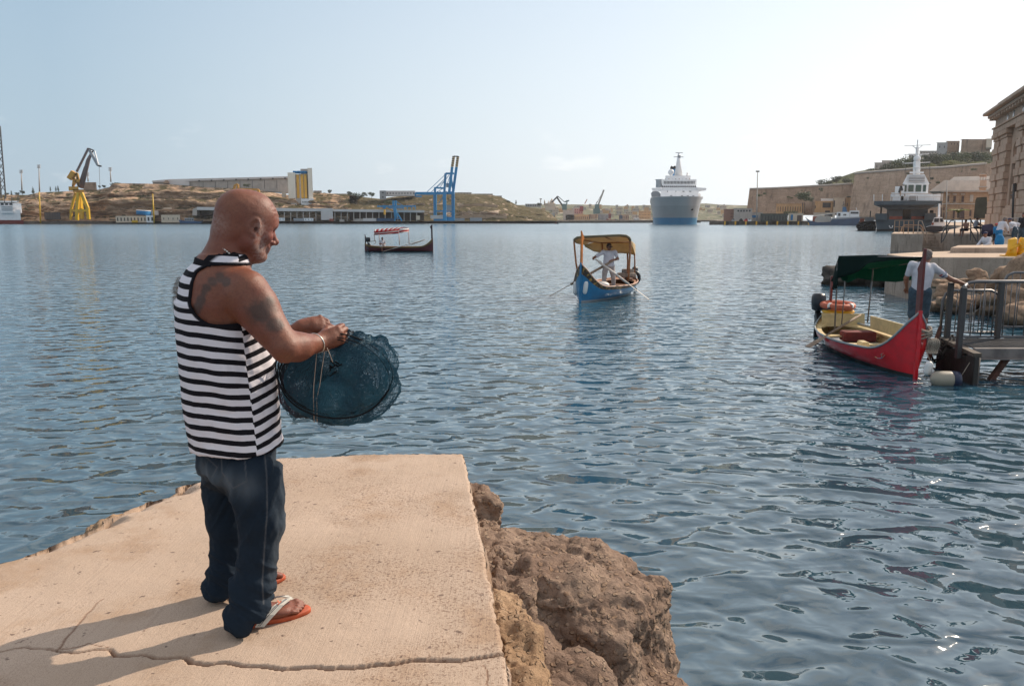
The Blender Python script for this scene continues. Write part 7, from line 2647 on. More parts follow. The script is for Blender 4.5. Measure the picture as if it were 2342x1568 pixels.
for s0, s1, pr_ in ((.0, 2.4, .0), (3.3, 6.5, .0), (10.9, 12.5, .0), (13.2, 16.4, .0), (18.2, 21, 0)):
 pb('pilaster_base', sp, s0 - .15, s1 + .15, -.30, .3, 1.46, 3.35, 0.05); pb('pilaster_base', sp, s0 - .08, s1 + .08, -.20, .3, 3.35, 3.95, 0.08)
 for k in range(10):
  z0 = 3.97 + k * 0.625
  ex = .10 if k % 2 == 0 else -.03
  pb('rustic_block', sp, s0 - ex, s1 + ex, -.12 - (ex > 0) * .10, .28, z0, z0 + .605, 0.04)
 pb('capital', sp, s0 - .05, s1 + .05, -.18, .3, 10.24, 10.5, 0.05); pb('capital', sp, s0 - .22, s1 + .22, -.36, .3, 10.5, 10.95, 0.10)
pb('architrave', sp, -.1, 26, -.28, .5, 10.97, 11.45, 0.03); pb('architrave_band', sp, -.2, 26, -.40, .5, 11.47, 11.60, 0.02)
pb('frieze', sp, .05, 26, -.14, .5, 11.62, 12.45, 0.01)
for s_ in (5.6, 8.1, 12.0, 14.6):
 pb('vent', dark_gl, s_, s_ + .75, -.17, .1, 11.75, 12.2, 0)
for k in range(20):
 pb('bracket', sp, .1 + k * 1.15, .5 + k * 1.15, -.70, -.1, 12.3, 12.55, 0.03)
pb('cornice', sp, -.7, 26, -.75, .6, 12.57, 12.85, 0.06); pb('cornice', sp, -1.1, 26, -1.15, .6, 12.87, 13.15, 0.08)
pb('parapet', st_quay, .35, 26, -.05, .7, 13.17, 13.75, 0.05); pb('parapet_cap', st_quay, .25, 26, -.15, .8, 13.77, 13.95, 0.04)
# lamp on a pole by the facade
lp = FT('street_lamp', 'dark lamp post with lantern close to the palace wall', 'street lamp', 2318, 533, 62)
lp.tube('pole', stl, [(2315, 533), (2317, 470), (2319, 420)], 0.08); lp.box('lantern', stl, 2317, 421, 2326, 438, d=.35)
lp.tube('bracket', stl, [(2319, 421), (2324, 420)], 0.05)
# ---- people on the plaza ------------------------------------------------------------------
def sit_on(label, px, py_seat, Y, rz, shirt, trousers, skin=None, cap=None, hair=None, sleeve=.45, leg=1.0, pose=None, seat=.45):
 l = at(px, py_seat, Y); l.z -= seat
 p = dict(pelvis=(0, 0, .52), chest=(.04, 0, .84), neck=(.07, 0, 1.02), head=(.13, 0, 1.17), shR=(.05, -.19, .99), shL=(.05, .19, .99), elR=(.16, -.25, .76), elL=(.16, .25, .76), wrR=(.36, -.14, .66), wrL=(.36, .14, .66),
    hipR=(.02, -.10, .50), hipL=(.02, .10, .50), knR=(.44, -.13, .50), knL=(.44, .13, .50), anR=(.46, -.13, .09), anL=(.46, .13, .09))
 p.update(pose or {})
 c = dict(shirt=shirt, sleeve=sleeve, trousers=trousers, leg=leg)
 if cap: c['cap'] = cap
 else: c['hair'] = hair or MATS['dark short hair']
 return figure(label, tuple(l), rz, p, c, h=0.024, scale=1.0)
dkc = mat('black clothing', (0.015, 0.015, 0.02), 0.9, var=0.3, scale=5)
wc = mat('white shirt', (0.55, 0.55, 0.60), 0.9, var=0.06, scale=6)
bl = mat('blue cloth', (0.01, 0.16, 0.36), 0.85, var=0.15, scale=5)
sk2 = MATS['skin']
sit_on('bare chested person seated sideways on the plaza railing', *c1(1370, 430), 64.5, R(200), mat('sun tanned top', (0.26, 0.13, 0.09), 0.8), dkc, leg=.1)
sit_on('dark haired person in black and grey leaning back on the railing', *c1(1520, 390), 64.0, R(-10), mat('grey striped top', (0.10, 0.10, 0.12), 0.9, col2=(0.35, 0.34, 0.36), scale=9), dkc, pose=dict(knR=(.75, -.13, .44), knL=(.75, .13, .44), anR=(1.15, -.13, .30), anL=(1.15, .13, .30)))
um = FT('umbrella', 'folded dark purple umbrella beside the leaning person', 'umbrella', *c1(1760, 500), 60.0)
q = MB(); q.tube([um.p(*c1(1640, 345)), um.p(*c1(1720, 410)), um.p(*c1(1800, 470)), um.p(*c1(1815, 500))], [.05, .50, .38, .04], 14); q.build('fabric', mat('purple umbrella', (0.045, 0.03, 0.06), 0.7), um.root)
um.tube('shaft', stl, [c1(1560, 290), c1(1660, 350)], 0.03)
l_ = at(*c1(1740, 690), 36.0); l_.z = 1.46
figure('seated man in pale shirt and navy cap at the edge of the quay step', tuple(l_ - Vector((0, 0, .42))), R(195), dict(pelvis=(0, 0, .52), chest=(.10, 0, .82), neck=(.15, 0, .99), head=(.22, 0, 1.13), shR=(.12, -.19, .95), shL=(.12, .19, .95), elR=(.25, -.26, .72), elL=(.25, .26, .72), wrR=(.50, -.16, .60), wrL=(.50, .16, .60),
  hipR=(.02, -.10, .50), hipL=(.02, .10, .50), knR=(.44, -.13, .56), knL=(.44, .13, .56), anR=(.56, -.13, .12), anL=(.56, .13, .12)),
  dict(shirt=wc, sleeve=.9, trousers=dkc, cap=mat('navy cap', (0.02, 0.02, 0.06), 0.8)), h=0.020)
l_ = at(*c1(1900, 690), 41.0); l_.z = 1.46
figure('person in white shirt bending over with a blue bag on the plaza', tuple(l_), R(10), dict(pelvis=(0, 0, .80), chest=(.12, 0, 1.08), neck=(.20, 0, 1.22), head=(.30, 0, 1.36), shR=(.15, -.19, 1.18), shL=(.15, .19, 1.18), elR=(.28, -.24, .95), elL=(.28, .24, .95), wrR=(.40, -.15, .80), wrL=(.40, .15, .80), hipR=(0, -.09, .78), hipL=(0, .09, .78), knR=(.04, -.1, .42), knL=(.04, .1, .42)),
  dict(shirt=wc, sleeve=.9, trousers=bl, leg=.3, hair=hair_grey), h=0.022)
q = MB(); q.ell((0, 0, .30), (.22, .18, .36), 16, 10, fn=lambda v: 1 + .15 * mnoise.noise(v * 3)); q.build('bag', bl, None, loc=Vector((at(*c1(1925, 640), 40.0).x, 40.0, 1.46)), label='bright blue bag carried by the bending person', category='bag')
l_ = at(*c1(1840, 690), 42.5); l_.z = 1.46
figure('child with a red cap half hidden behind the blue bag', tuple(l_), R(0), {}, dict(shirt=bl, sleeve=.4, trousers=dkc, leg=.2, cap=mat('red cap', (0.45, 0.02, 0.03), 0.8)), h=0.022, scale=0.68)
l_ = at(*c1(2170, 700), 42.0); l_.z = 1.46
figure('person in white leaning on the pale railing at the far right', tuple(l_), R(120), dict(pelvis=(0, 0, .80), chest=(.14, 0, 1.06), neck=(.22, 0, 1.20), head=(.33, 0, 1.32), shR=(.17, -.19, 1.16), shL=(.17, .19, 1.16)), dict(shirt=wc, sleeve=.9, trousers=MATS['faded denim'], leg=1.0, cap=MATS['navy cap']), h=0.022)
l_ = at(*c1(2290, 700), 43.5); l_.z = 1.46
figure('person in dark clothes standing behind the pale railing at the frame edge', tuple(l_), R(200), {}, dict(shirt=dkc, sleeve=.9, trousers=MATS['faded denim'], leg=1.0, hair=MATS['dark short hair']), h=0.022)
# ================================================================== the naval vessel seen from astern
# crop 2: disp = 1986+.1493x , 309.1+.1493y
c2 = lambda x, y: (1986 + .1493 * x, 309.1 + .1493 * y)
def rc(x0, y0, x1, y1):
 a, b_ = c2(x0, y0), c2(x1, y1)
 return (a[0], a[1], b_[0], b_[1])
nv = FT('naval_vessel', 'grey blue naval vessel with white superstructure moored stern on', 'ship', *c2(570, 1470), 192)
nv.poly('hull', navy_g, [c2(105, 1205), c2(285, 1200), c2(285, 1290), c2(860, 1290), c2(860, 1195), c2(1035, 1195), c2(1050, 1400), c2(1030, 1476), c2(140, 1478), c2(108, 1300)], 0, 60)
nv.poly('boot_stripe', mat('black boot stripe', (0.012, 0.013, 0.015), 0.5), [c2(118, 1440), c2(1045, 1432), c2(1030, 1480), c2(140, 1482)], -0.15, 60)
nv.box('stern_bulwark', navy_g, *rc(105, 1200, 285, 1300), dY=-.6, d=4); nv.box('stern_bulwark', navy_g, *rc(860, 1195, 1035, 1300), dY=-.6, d=4)
nv.box('hangar_wall', navy_l, *rc(275, 1125, 915, 1296), dY=4, d=40)
nv.box('hangar_door', dark_gl, *rc(520, 1135, 655, 1290), dY=3.8, d=.2)
nv.box('oil_boom', rust_o, *rc(320, 1242, 520, 1290), dY=1.5, d=1.0); nv.box('oil_boom', rust_o, *rc(655, 1242, 860, 1290), dY=1.5, d=1.0)
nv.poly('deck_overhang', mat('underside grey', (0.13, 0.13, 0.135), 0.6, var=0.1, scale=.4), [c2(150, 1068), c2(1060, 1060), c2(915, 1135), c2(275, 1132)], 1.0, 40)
nv.box('flight_deck', navy_g, *rc(85, 1008, 1130, 1068), dY=-.5, d=45)
for k in range(9):
 nv.bars('deck_net_rail', wht, [(c2(85 + k * 130.6, 905), c2(85 + k * 130.6, 1006))], .12)
nv.bars('deck_rail', tanrail, [(c2(85, 905), c2(1130, 895))], .10); nv.bars('deck_rail', tanrail, [(c2(85, 955), c2(1130, 948))], .07)
for x0, y0, x1, y1, dy in ((365, 935, 560, 1005, 4), (560, 890, 940, 1005, 6), (930, 900, 1110, 1005, 8), (350, 880, 400, 940, 6), (400, 785, 480, 940, 5), (495, 778, 555, 1000, 4), (990, 870, 1060, 905, 8)):
 nv.box('deckhouse', wht, *rc(x0, y0, x1, y1), dY=dy, d=8)
nv.box('stowed_boat', mat('grey cover', (0.34, 0.33, 0.33), .8), *rc(630, 930, 760, 1000), dY=2, d=4, taper=.7)
nv.bars('crane_arm', stl, [(c2(470, 880), c2(500, 780)), (c2(500, 780), c2(520, 850))], .35)
nv.box('bridge', wht, *rc(545, 740, 925, 895), dY=9, d=10)
nv.poly('bridge_top', wht, [c2(525, 745), c2(600, 605), c2(860, 600), c2(935, 745)], 9.5, 8)
for r_ in ((548, 762, 592, 866), (610, 762, 700, 866), (722, 762, 815, 866), (835, 762, 888, 866)):
 nv.wins([rc(*r_)], mat('bridge glass', (0.05, 0.075, 0.06), .15), dY=8.8)
nv.box('bridge_shelf', mat('louvre grey', (0.28, 0.26, 0.26), .6), *rc(620, 625, 870, 715), dY=9.2, d=.4)
for k in range(4):
 nv.box('louvre', wht, *rc(618, 632 + k * 24, 872, 640 + k * 24), dY=8.9, d=.3)
nv.box('radar_bar', wht, *rc(630, 560, 850, 585), dY=9, d=1); nv.box('radar_bar', wht, *rc(700, 487, 790, 500), dY=10, d=1); nv.box('radar_bar', wht, *rc(700, 517, 800, 528), dY=10, d=1)
nv.bars('mast', wht, [((*c2(735, 720), 11), (*c2(742, 400), 11), 1.2), ((*c2(742, 400), 11), (*c2(750, 180), 11), .5), ((*c2(750, 180), 11), (*c2(756, 70), 11), .22)], .5)
nv.bars('yard', wht, [((*c2(555, 432), 11), (*c2(945, 415), 11)), ((*c2(550, 300), 11), (*c2(930, 290), 11)), ((*c2(552, 165), 11), (*c2(955, 150), 11)), ((*c2(680, 165), 11), (*c2(740, 215), 11)), ((*c2(825, 160), 11), (*c2(760, 215), 11)), ((*c2(680, 300), 11), (*c2(735, 340), 11)), ((*c2(820, 295), 11), (*c2(765, 340), 11))], .16, kind='stuff')
q = MB(); q.ell(nv.p(*c2(748, 362), 11), (.85, .85, .85), 16, 10); q.build('radome', wht, nv.root)
for x in (565, 940, 860, 920):
 nv.bars('whip_aerial', stl, [((*c2(x, 640 if x in (565, 940) else 420), 12), (*c2(x + 2, 290 if x != 860 else 340), 12))], .07)
nv.box('stanchion', mat('soot black', (.01, .01, .01), .8), *rc(180, 1070, 212, 1200), dY=3, d=1); nv.box('winch', MATS['soot black'], *rc(940, 1150, 1000, 1192), dY=2, d=1.5)
nv.tube('anchor_mark', wht, [c2(318, 1385), c2(335, 1420), c2(360, 1420), c2(372, 1385)], .10)
# grey letters ghosted on the deck side
try:
 fence_ = nv
except Exception:
 pass
# rubber tyre-hung work boat left of it
tg = FT('work_boat', 'black work boat hung with tyres between the trawler and naval vessel', 'boat', 1980, 527, 200)
tg.poly('hull', MATS['soot black'], [(1958, 513), (1972, 507), (2002, 505), (2003, 527), (1962, 527)], 0, 12)
for k in range(6):
 c_ = tg.p(1963 + k * 7.2, 517 + (k % 2) * 3, -.3)
 q = MB(); q.tube([(c_[0] + math.cos(a) * .42, c_[1], c_[2] + math.sin(a) * .42) for a in np.linspace(0, 2 * math.pi, 14)], .17, 6, cap=False); q.build('tyre', MATS['black plastic'], tg.root)
tg.box('deckhouse', navy_l, 1978, 497, 1999, 508, dY=3, d=5); tg.bars('mast', stl, [((1990, 497, 5), (1991, 482, 5))], .2)
tg.box('crates', MATS['orange red band'], 1966, 500, 1977, 508, dY=2, d=3)
# white cabin launch
lch = FT('motor_launch', 'small white cabin launch with dark hull behind the landing', 'boat', *c1(860, 455), 95)
lch.poly('hull', mat('dark navy hull', (0.012, 0.015, 0.022), .35), [c1(690, 375), c1(760, 358), c1(955, 358), c1(985, 380), c1(950, 500), c1(730, 500)], 0, 7)
lch.poly('cabin', wht, [c1(775, 355), c1(830, 215), c1(900, 200), c1(965, 210), c1(1010, 290), c1(1015, 355)], 1, 4)
lch.poly('windscreen', dark_gl, [c1(838, 228), c1(915, 228), c1(905, 290), c1(830, 290)], .9, .1); lch.poly('windscreen', dark_gl, [c1(930, 228), c1(975, 228), c1(990, 285), c1(935, 290)], .9, .1)
lch.bars('mast', wht, [((*c1(912, 200), 2), (*c1(920, -20), 2))], .18); lch.box('fender_patch', rust_o, *c1(790, 300), *c1(825, 335), dY=.8, d=.2)
# ---- two storey stone store with a pale roof -------------------------------------------------
stx = FT('stone_store', 'two storey tan stone building with pale tiled roof behind the launch', 'building', *c2(1500, 1290), 170)
stx.box('wall', stone_material('store stone', (0.42, 0.27, 0.175), (0.48, 0.32, 0.215), .5, .4, .05, 2, .3), *rc(1122, 860, 1900, 1300), d=14)
stx.poly('roof', mat('pale roof', (0.62, 0.53, 0.46), .8, var=.08, scale=.8), [c2(930, 862), c2(1165, 690), c2(1900, 690), c2(1900, 838), c2(1120, 858)], -.4, 15)
stx.poly('upper_roof', mat('pale upper roof', (0.68, 0.60, 0.53), .8, var=.06, scale=.8), [c2(1215, 712), c2(1320, 640), c2(1900, 625), c2(1900, 680)], 2, 10)
stx.box('cornice', st_gry, *rc(1110, 845, 1900, 868), dY=-.6, d=2); stx.box('string_course', st_gry, *rc(1122, 1046, 1700, 1060), dY=-.25, d=.5)
for x in (1200, 1302, 1428):
 stx.box('window', brn_dr, *rc(x, 935, x + 42, 1025), dY=-.15, d=.2); stx.box('window_hood', st_gry, *rc(x - 10, 898, x + 54, 912), dY=-.35, d=.5); stx.box('sill', st_gry, *rc(x - 6, 1026, x + 48, 1034), dY=-.3, d=.4)
stx.box('blind_window', st_gry, *rc(1552, 915, 1612, 1020), dY=-.12, d=.2)
stx.wins([rc(1150, 1105, 1168, 1150), rc(1194, 1105, 1212, 1150), rc(1145, 1185, 1168, 1270), rc(1190, 1175, 1212, 1270), rc(1545, 1145, 1582, 1240)], brn_dr)
stx.wins([rc(1292, 1135, 1330, 1275)], brn_dr, 'door')
stx.poly('arched_door', brn_dr, [c2(1395, 1280), c2(1395, 1150), c2(1415, 1122), c2(1440, 1115), c2(1462, 1125), c2(1472, 1150), c2(1472, 1280)], -.15, .2)
stx.poly('archway', brn_dr, [c2(1092, 1280), c2(1092, 1110), c2(1108, 1098), c2(1125, 1120), c2(1125, 1280)], -.18, .2)
tw = FT('belvedere', 'little tower with open arches rising beside the pale roof', 'tower', *c2(1760, 830), 160)
tw.box('base', sp, *rc(1700, 690, 1815, 835), d=5)
for x in (1706, 1748, 1792):
 tw.box('pier', sp, *rc(x, 620, x + 18, 690), d=1.0)
tw.box('cap', sp, *rc(1700, 600, 1815, 620), dY=-.2, d=5); tw.poly('dome', st_gry, [c2(1720, 600), c2(1735, 588), c2(1785, 588), c2(1800, 600)], 1, 3); tw.box('ledge', st_gry, *rc(1690, 785, 1820, 800), dY=-.4, d=6)
gt = FT('boarded_gate', 'tall dark green boarded gate between the store and palace', 'gate', *c2(1720, 1275), 120)
gt.poly('boards', mat('dark green boards', (0.035, 0.035, 0.025), .8, var=.3, scale=.8), [c2(1610, 1275), c2(1640, 1000), c2(1660, 955), c2(1815, 945), c2(1830, 1275)], 0, .6)
pt_ = FT('palm_tree', 'young palm with yellow green fronds in front of the stone store', 'palm tree', *c2(1380, 1265), 150)
pt_.tube('trunk', bark, [c2(1385, 1265), c2(1380, 1190)], [.28, .22])
for k in range(15):
 a = 2 * math.pi * k / 15
 x, y = 1380, 1185
 ex, ez = 75 * math.cos(a), 60 + 30 * math.sin(a * 2)
 q = MB()
 p0 = np.array(pt_.p(*c2(x, y))); P = []
 for j in range(6):
  t = j / 5
  c_ = p0 + np.array([1.9 * t * math.cos(a), 1.9 * t * math.sin(a), 2.0 * t - 1.6 * t * t])
  w_ = .30 * math.sin(math.pi * min(1, t + .12))
  P.append([tuple(c_ + np.array([-math.sin(a) * w_, math.cos(a) * w_, -.1])), tuple(c_), tuple(c_ + np.array([math.sin(a) * w_, -math.cos(a) * w_, -.1]))])
 q.grid(P); q.build('frond', lf_yel, pt_.root)
fp = FT('flag_pole', 'thin pale mast standing left of the stone store windows', 'pole', *c2(1190, 1290), 140)
fp.tube('pole', st_gry, [c2(1190, 1290), c2(1210, 690)], .09)
# ================================================================== bastions, trees and town on the right
# crop 6: disp = 1648.8+.192x , 281+.192y
c6 = lambda x, y: (1648.8 + .192 * x, 281 + .192 * y)
def bastion(label, top, foot, Ys, m, grow=1.06, thick=30, seed=0):
 """battered wall: top and foot polylines of survey points, one depth per point"""
 r = thing('bastion_wall', label, 'fortress wall', tuple(at(*foot[0], Ys[0])))
 o = r.location.copy()
 n_, rows = 160, 26
 P = np.zeros((rows, n_, 3))
 f = np.linspace(0, len(top) - 1, n_)
 for i in range(n_):
  k = min(int(f[i]), len(top) - 2); t = f[i] - k
  tx, ty = top[k][0] * (1 - t) + top[k + 1][0] * t, top[k][1] * (1 - t) + top[k + 1][1] * t
  fx, fy = foot[k][0] * (1 - t) + foot[k + 1][0] * t, foot[k][1] * (1 - t) + foot[k + 1][1] * t
  Y_ = Ys[k] * (1 - t) + Ys[k + 1] * t
  a, b_ = np.array(at(tx, ty, Y_)), np.array(at(fx, fy, Y_ - 2.5))
  for j in range(rows):
   P[j, i] = b_ + (a - b_) * j / (rows - 1)
 nn = fbm(P * .07, 5, seed) * 1.2 + fbm(P * .3, 4, seed + 3) * .35
 P[:, :, 1] += nn
 P -= np.array(o)
 I = np.arange(rows * n_).reshape(rows, n_)
 V1 = P.reshape(-1, 3)
 bk = P[-1] + np.array([13, thick, -1])
 fcs = np.stack([I[:-1, :-1], I[:-1, 1:], I[1:, 1:], I[1:, :-1]], -1).reshape(-1, 4)
 bi = np.arange(n_) + rows * n_
 f2_ = np.stack([I[-1, :-1], I[-1, 1:], bi[1:], bi[:-1]], -1)
 ff = P[0, 0:1]; lft = P[:, 0] + np.array([13, thick, -1])
 li = np.arange(rows) + rows * n_ + n_
 f3 = np.stack([li[:-1], I[:-1, 0], I[1:, 0], li[1:]], -1)
 w_ = np_mesh('wall', np.concatenate([V1, bk, lft]), np.concatenate([fcs, f2_, f3]), m, True, r)
 # coping
 q = MB(); q.tube([tuple(P[-1, i] + np.array([0, -.2, .1])) for i in range(0, n_, 8)], .5, 5); q.build('coping', st_gry, r)
 return r
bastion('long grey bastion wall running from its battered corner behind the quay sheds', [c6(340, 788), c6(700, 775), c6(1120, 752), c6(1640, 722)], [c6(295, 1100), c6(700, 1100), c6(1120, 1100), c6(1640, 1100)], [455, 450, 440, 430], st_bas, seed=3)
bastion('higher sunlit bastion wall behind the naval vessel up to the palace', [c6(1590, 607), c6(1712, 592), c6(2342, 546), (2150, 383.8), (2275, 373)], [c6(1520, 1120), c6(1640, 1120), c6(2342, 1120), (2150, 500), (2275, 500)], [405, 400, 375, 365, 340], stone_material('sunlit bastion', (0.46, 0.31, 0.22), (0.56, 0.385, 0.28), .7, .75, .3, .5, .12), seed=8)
# ground terrace above the walls
terr = hill_material('garden slope', (0.30, 0.22, 0.15), (0.36, 0.27, 0.19), (0.05, 0.06, 0.02), (0.09, 0.09, 0.035), 1.0)
slope_mesh('hill', [(1800, 432), (1865, 425), (1950, 408), (1985, 388), (2100, 372), (2150, 358), (2290, 345)], 445, 480, terr, zb=14, seed=4, amp=1.0, n=90, rows=14)
tl = [('bush', 1, 'dark clipped tree mass at the left end of the bastion garden', 1886, 427, 24, 455, 1.5), ('broad', 0, 'umbrella pine on the bastion left of the step in the wall', 1912, 427, 26, 452, 1.2), ('broad', 1, 'dark pine leaning right at the step in the bastion', 1934, 428, 24, 450, 1.1),
  ('bush', 1, 'low dark tree on the corner of the higher bastion', 1998, 396, 16, 430, 1.9), ('broad', 2, 'dark round tree in front of the white terrace house', 2016, 398, 18, 430, 1.2)]
for kd, v, lb, x, y, h_, Y_, w_ in tl:
 tree((kd, v), lb, x, y, h_, Y_, w_)
rng = random.Random(4)
for k in range(16):
 x = 2032 + k * 15.5 + rng.uniform(-3, 3)
 yb = np.interp(x, [2032, 2100, 2180, 2270], [393, 384, 372, 370])
 tree(('bush', (1, 1, 0)[k % 3]), 'dark evergreen tree in the garden belt above the higher bastion', x, yb + rng.uniform(-2, 3), np.interp(x, [2032, 2070, 2200, 2270], [26, 40, 32, 28]) + rng.uniform(-3, 4), 415 + rng.uniform(-8, 14), 1.05, k, group='evergreens above the higher bastion')
for k, (x, y, h_, w_, lb) in enumerate(((2045, 394, 10, 2.2, 'yellow green bush left of the naval mast on the bastion edge'), (2130, 384, 15, 1.4, 'rounded yellow green bush right of the naval radome'), (2172, 377, 15, 2.4, 'long clipped yellow green hedge on the bastion edge'), (2235, 376, 9, 3.0, 'low yellowing shrubs near the palace on the bastion edge'))):
 tree(('yel', 0), lb, x, y, h_, 400, w_, k, 'bush', 'bush')
# ivy clumps growing on the wall
for k in range(26):
 x = rng.uniform(1725, 2250)
 yt, yb = np.interp(x, [1714, 1948, 1954, 2259], [432, 419, 397, 375]), np.interp(x, [1714, 1948, 2259], [470, 450, 420])
 y = rng.uniform(yt + 6, yb)
 Y_ = np.interp(x, [1714, 1948, 1977, 2259], [452, 430, 398, 342]) - 4.0
 tree(('bush', k % 2), 'small dark caper bush rooted in the bastion masonry', x, y + 4, rng.uniform(4, 9), Y_, rng.uniform(.8, 1.5), k, 'shrub', 'shrub', 'caper bushes on the bastion walls')
def house(label, x0, y0, x1, y1, Y, m, d=12, wins=(), roof=None, group=None, wm=None, parapet=True):
 f = FT('house', label, 'building', (x0 + x1) / 2, y1, Y, group)
 f.box('wall', m, x0, y0, x1, y1, d=d)
 if parapet:
  f.box('parapet', m, x0 - .3, y0 - .9, x1 + .3, y0, dY=-.2, d=.6)
 f.wins(wins, wm)
 return f
def grid_w(x0, y0, x1, y1, nx, ny, fx=.4, fy=.5):
 out_ = []
 for i in range(nx):
  for j in range(ny):
   cx_, cy_ = x0 + (x1 - x0) * (i + .5) / nx, y0 + (y1 - y0) * (j + .5) / ny
   w_, h_ = (x1 - x0) / nx * fx, (y1 - y0) / ny * fy
   out_.append((cx_ - w_ / 2, cy_ - h_ / 2, cx_ + w_ / 2, cy_ + h_ / 2))
 return out_
house('white terrace house with a lower left wing above the bastion', *c2(90, 425), *c2(360, 540), 440, st_gry, wins=grid_w(*c2(100, 440), *c2(350, 520), 4, 1, .2, .4))
house('pale block behind the white terrace house', *c2(205, 392), *c2(372, 440), 450, st_gry)
house('small pale house over the trees left of the naval mast', *c2(612, 292), *c2(740, 420), 440, st_gry, wins=grid_w(*c2(620, 300), *c2(700, 340), 2, 1, .3, .4))
house('low row of flat roofed houses right of the mast', *c2(780, 245), *c2(1060, 330), 450, st_gry, wins=grid_w(*c2(790, 255), *c2(1050, 290), 6, 1, .25, .5))
house('grey cube house at the left end of the hilltop row', *c2(1040, 118), *c2(1215, 300), 455, mat('grey house wall', (0.36, 0.35, 0.34), .9, var=.08, scale=.5), wins=grid_w(*c2(1060, 140), *c2(1200, 220), 2, 1, .2, .4))
house('stepped old house with chimney on the hilltop', *c2(1180, 95), *c2(1400, 300), 460, st_bas, wins=grid_w(*c2(1250, 110), *c2(1390, 160), 3, 1, .25, .5))
house('long fortress like block crowning the hill beside the palace', *c2(1410, 68), *c2(1880, 300), 450, st_bas, wins=())
house('sunny wing peeping between the fortress block and the palace', *c2(1800, 60), *c2(1900, 190), 440, st_cre)
# ---- waterfront below the bastions ---------------------------------------------------------------
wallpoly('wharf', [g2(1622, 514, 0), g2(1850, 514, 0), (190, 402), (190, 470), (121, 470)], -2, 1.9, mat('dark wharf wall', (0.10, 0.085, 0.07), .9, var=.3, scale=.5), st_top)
for k in range(9):
 f = FT('fender_block', 'yellow and black rubber fender block on the wharf wall', 'fender', 1660 + k * 24, 514, 400.5, 'fender blocks on the wharf')
 f.box('block', MATS['soot black'], 1657 + k * 24, 507.5, 1667 + k * 24, 514.5, dY=-1.2, d=1.0)
 f.box('yellow_cap', MATS['yellow bollard paint'], 1656 + k * 24, 506, 1660 + k * 24, 514, dY=-1.3, d=1.0)
house('tan arcaded terrace with tall window openings under the grey bastion', *c6(655, 968), *c6(1000, 1085), 432, st_tan, wins=grid_w(*c6(665, 985), *c6(990, 1070), 11, 1, .35, .7), wm=brn_dr)
house('ochre house with a dark balcony by the palms', *c6(1112, 935), *c6(1335, 1085), 425, st_tan, wins=[(*c6(1210, 950), *c6(1310, 1010)), (*c6(1118, 985), *c6(1130, 1020)), (*c6(1240, 1045), *c6(1300, 1070))])
house('white upper storey on the ochre house', *c6(1190, 905), *c6(1340, 935), 427, wht)
house('tall cream gabled house in the middle of the waterfront', *c6(1335, 893), *c6(1478, 1075), 420, st_cre, wins=[(*c6(1342, 925), *c6(1360, 1000))])
house('long ochre arcaded building behind the trawler', *c6(1478, 895), *c6(1700, 1060), 422, st_tan, wins=grid_w(*c6(1485, 950), *c6(1650, 1000), 4, 1, .35, .8), wm=brn_dr)
house('taller ochre building at the foot of the sunlit bastion', *c6(1640, 868), *c6(1850, 1062), 418, st_tan, wins=grid_w(*c6(1670, 900), *c6(1800, 1020), 3, 2, .2, .3), wm=brn_dr)
house('ochre house between the naval vessel and the bastion', *c6(1820, 930), *c6(2000, 1062), 405, st_tan, wins=grid_w(*c6(1830, 960), *c6(1900, 1020), 2, 1, .25, .4), wm=brn_dr)
house('low white roofed ferry shelter behind the trawler', *c6(1100, 1072), *c6(1360, 1130), 408, st_cre, wins=[(*c6(1235, 1085), *c6(1330, 1112))])
house('long pale boundary wall behind the work boat', *c6(1645, 1050), *c6(1960, 1160), 400, st_gry, wins=grid_w(*c6(1650, 1075), *c6(1950, 1110), 12, 1, .5, .7))
house('green glazed open shed on the wharf', *c6(470, 1085), *c6(800, 1172), 404, mat('green shed', (0.035, 0.055, 0.045), .6, var=.3, scale=.5), wins=grid_w(*c6(480, 1100), *c6(790, 1165), 9, 1, .6, .8))
house('flat roofed tan kiosk with a blue banner on the wharf', *c6(800, 1080), *c6(982, 1172), 404, st_cre, wins=[(*c6(905, 1100), *c6(965, 1172))], wm=brn_dr)
f = FT('banner', 'narrow blue banner on the tan kiosk', 'banner', *c6(845, 1160), 403); f.box('cloth', bl, *c6(830, 1092), *c6(860, 1160), d=.1)
house('pavilion with a curved glazed front at the left end of the wharf', *c6(150, 1022), *c6(375, 1160), 410, st_gry, wins=grid_w(*c6(190, 1035), *c6(360, 1060), 5, 1, .6, .8))
house('pink brown pavilion wing with red roof', *c6(30, 1030), *c6(180, 1175), 415, mat('pink brown', (0.30, 0.16, 0.12), .8, var=.1), wins=grid_w(*c6(110, 1060), *c6(180, 1140), 3, 2, .3, .3))
house('grey workshop beside the glazed pavilion', *c6(370, 1070), *c6(500, 1172), 412, st_gry, wins=[(*c6(325, 1100), *c6(440, 1130))], wm=MATS['blue cloth'])
lamp = FT('lamp_mast', 'tall slim lighting mast with round lamp crown on the wharf', 'lamp post', *c6(425, 1165), 405)
lamp.tube('pole', st_gry, [c6(425, 1165), c6(437, 585)], [.32, .18]); lamp.box('lamp_crown', stl, *c6(415, 570), *c6(460, 584), d=2)
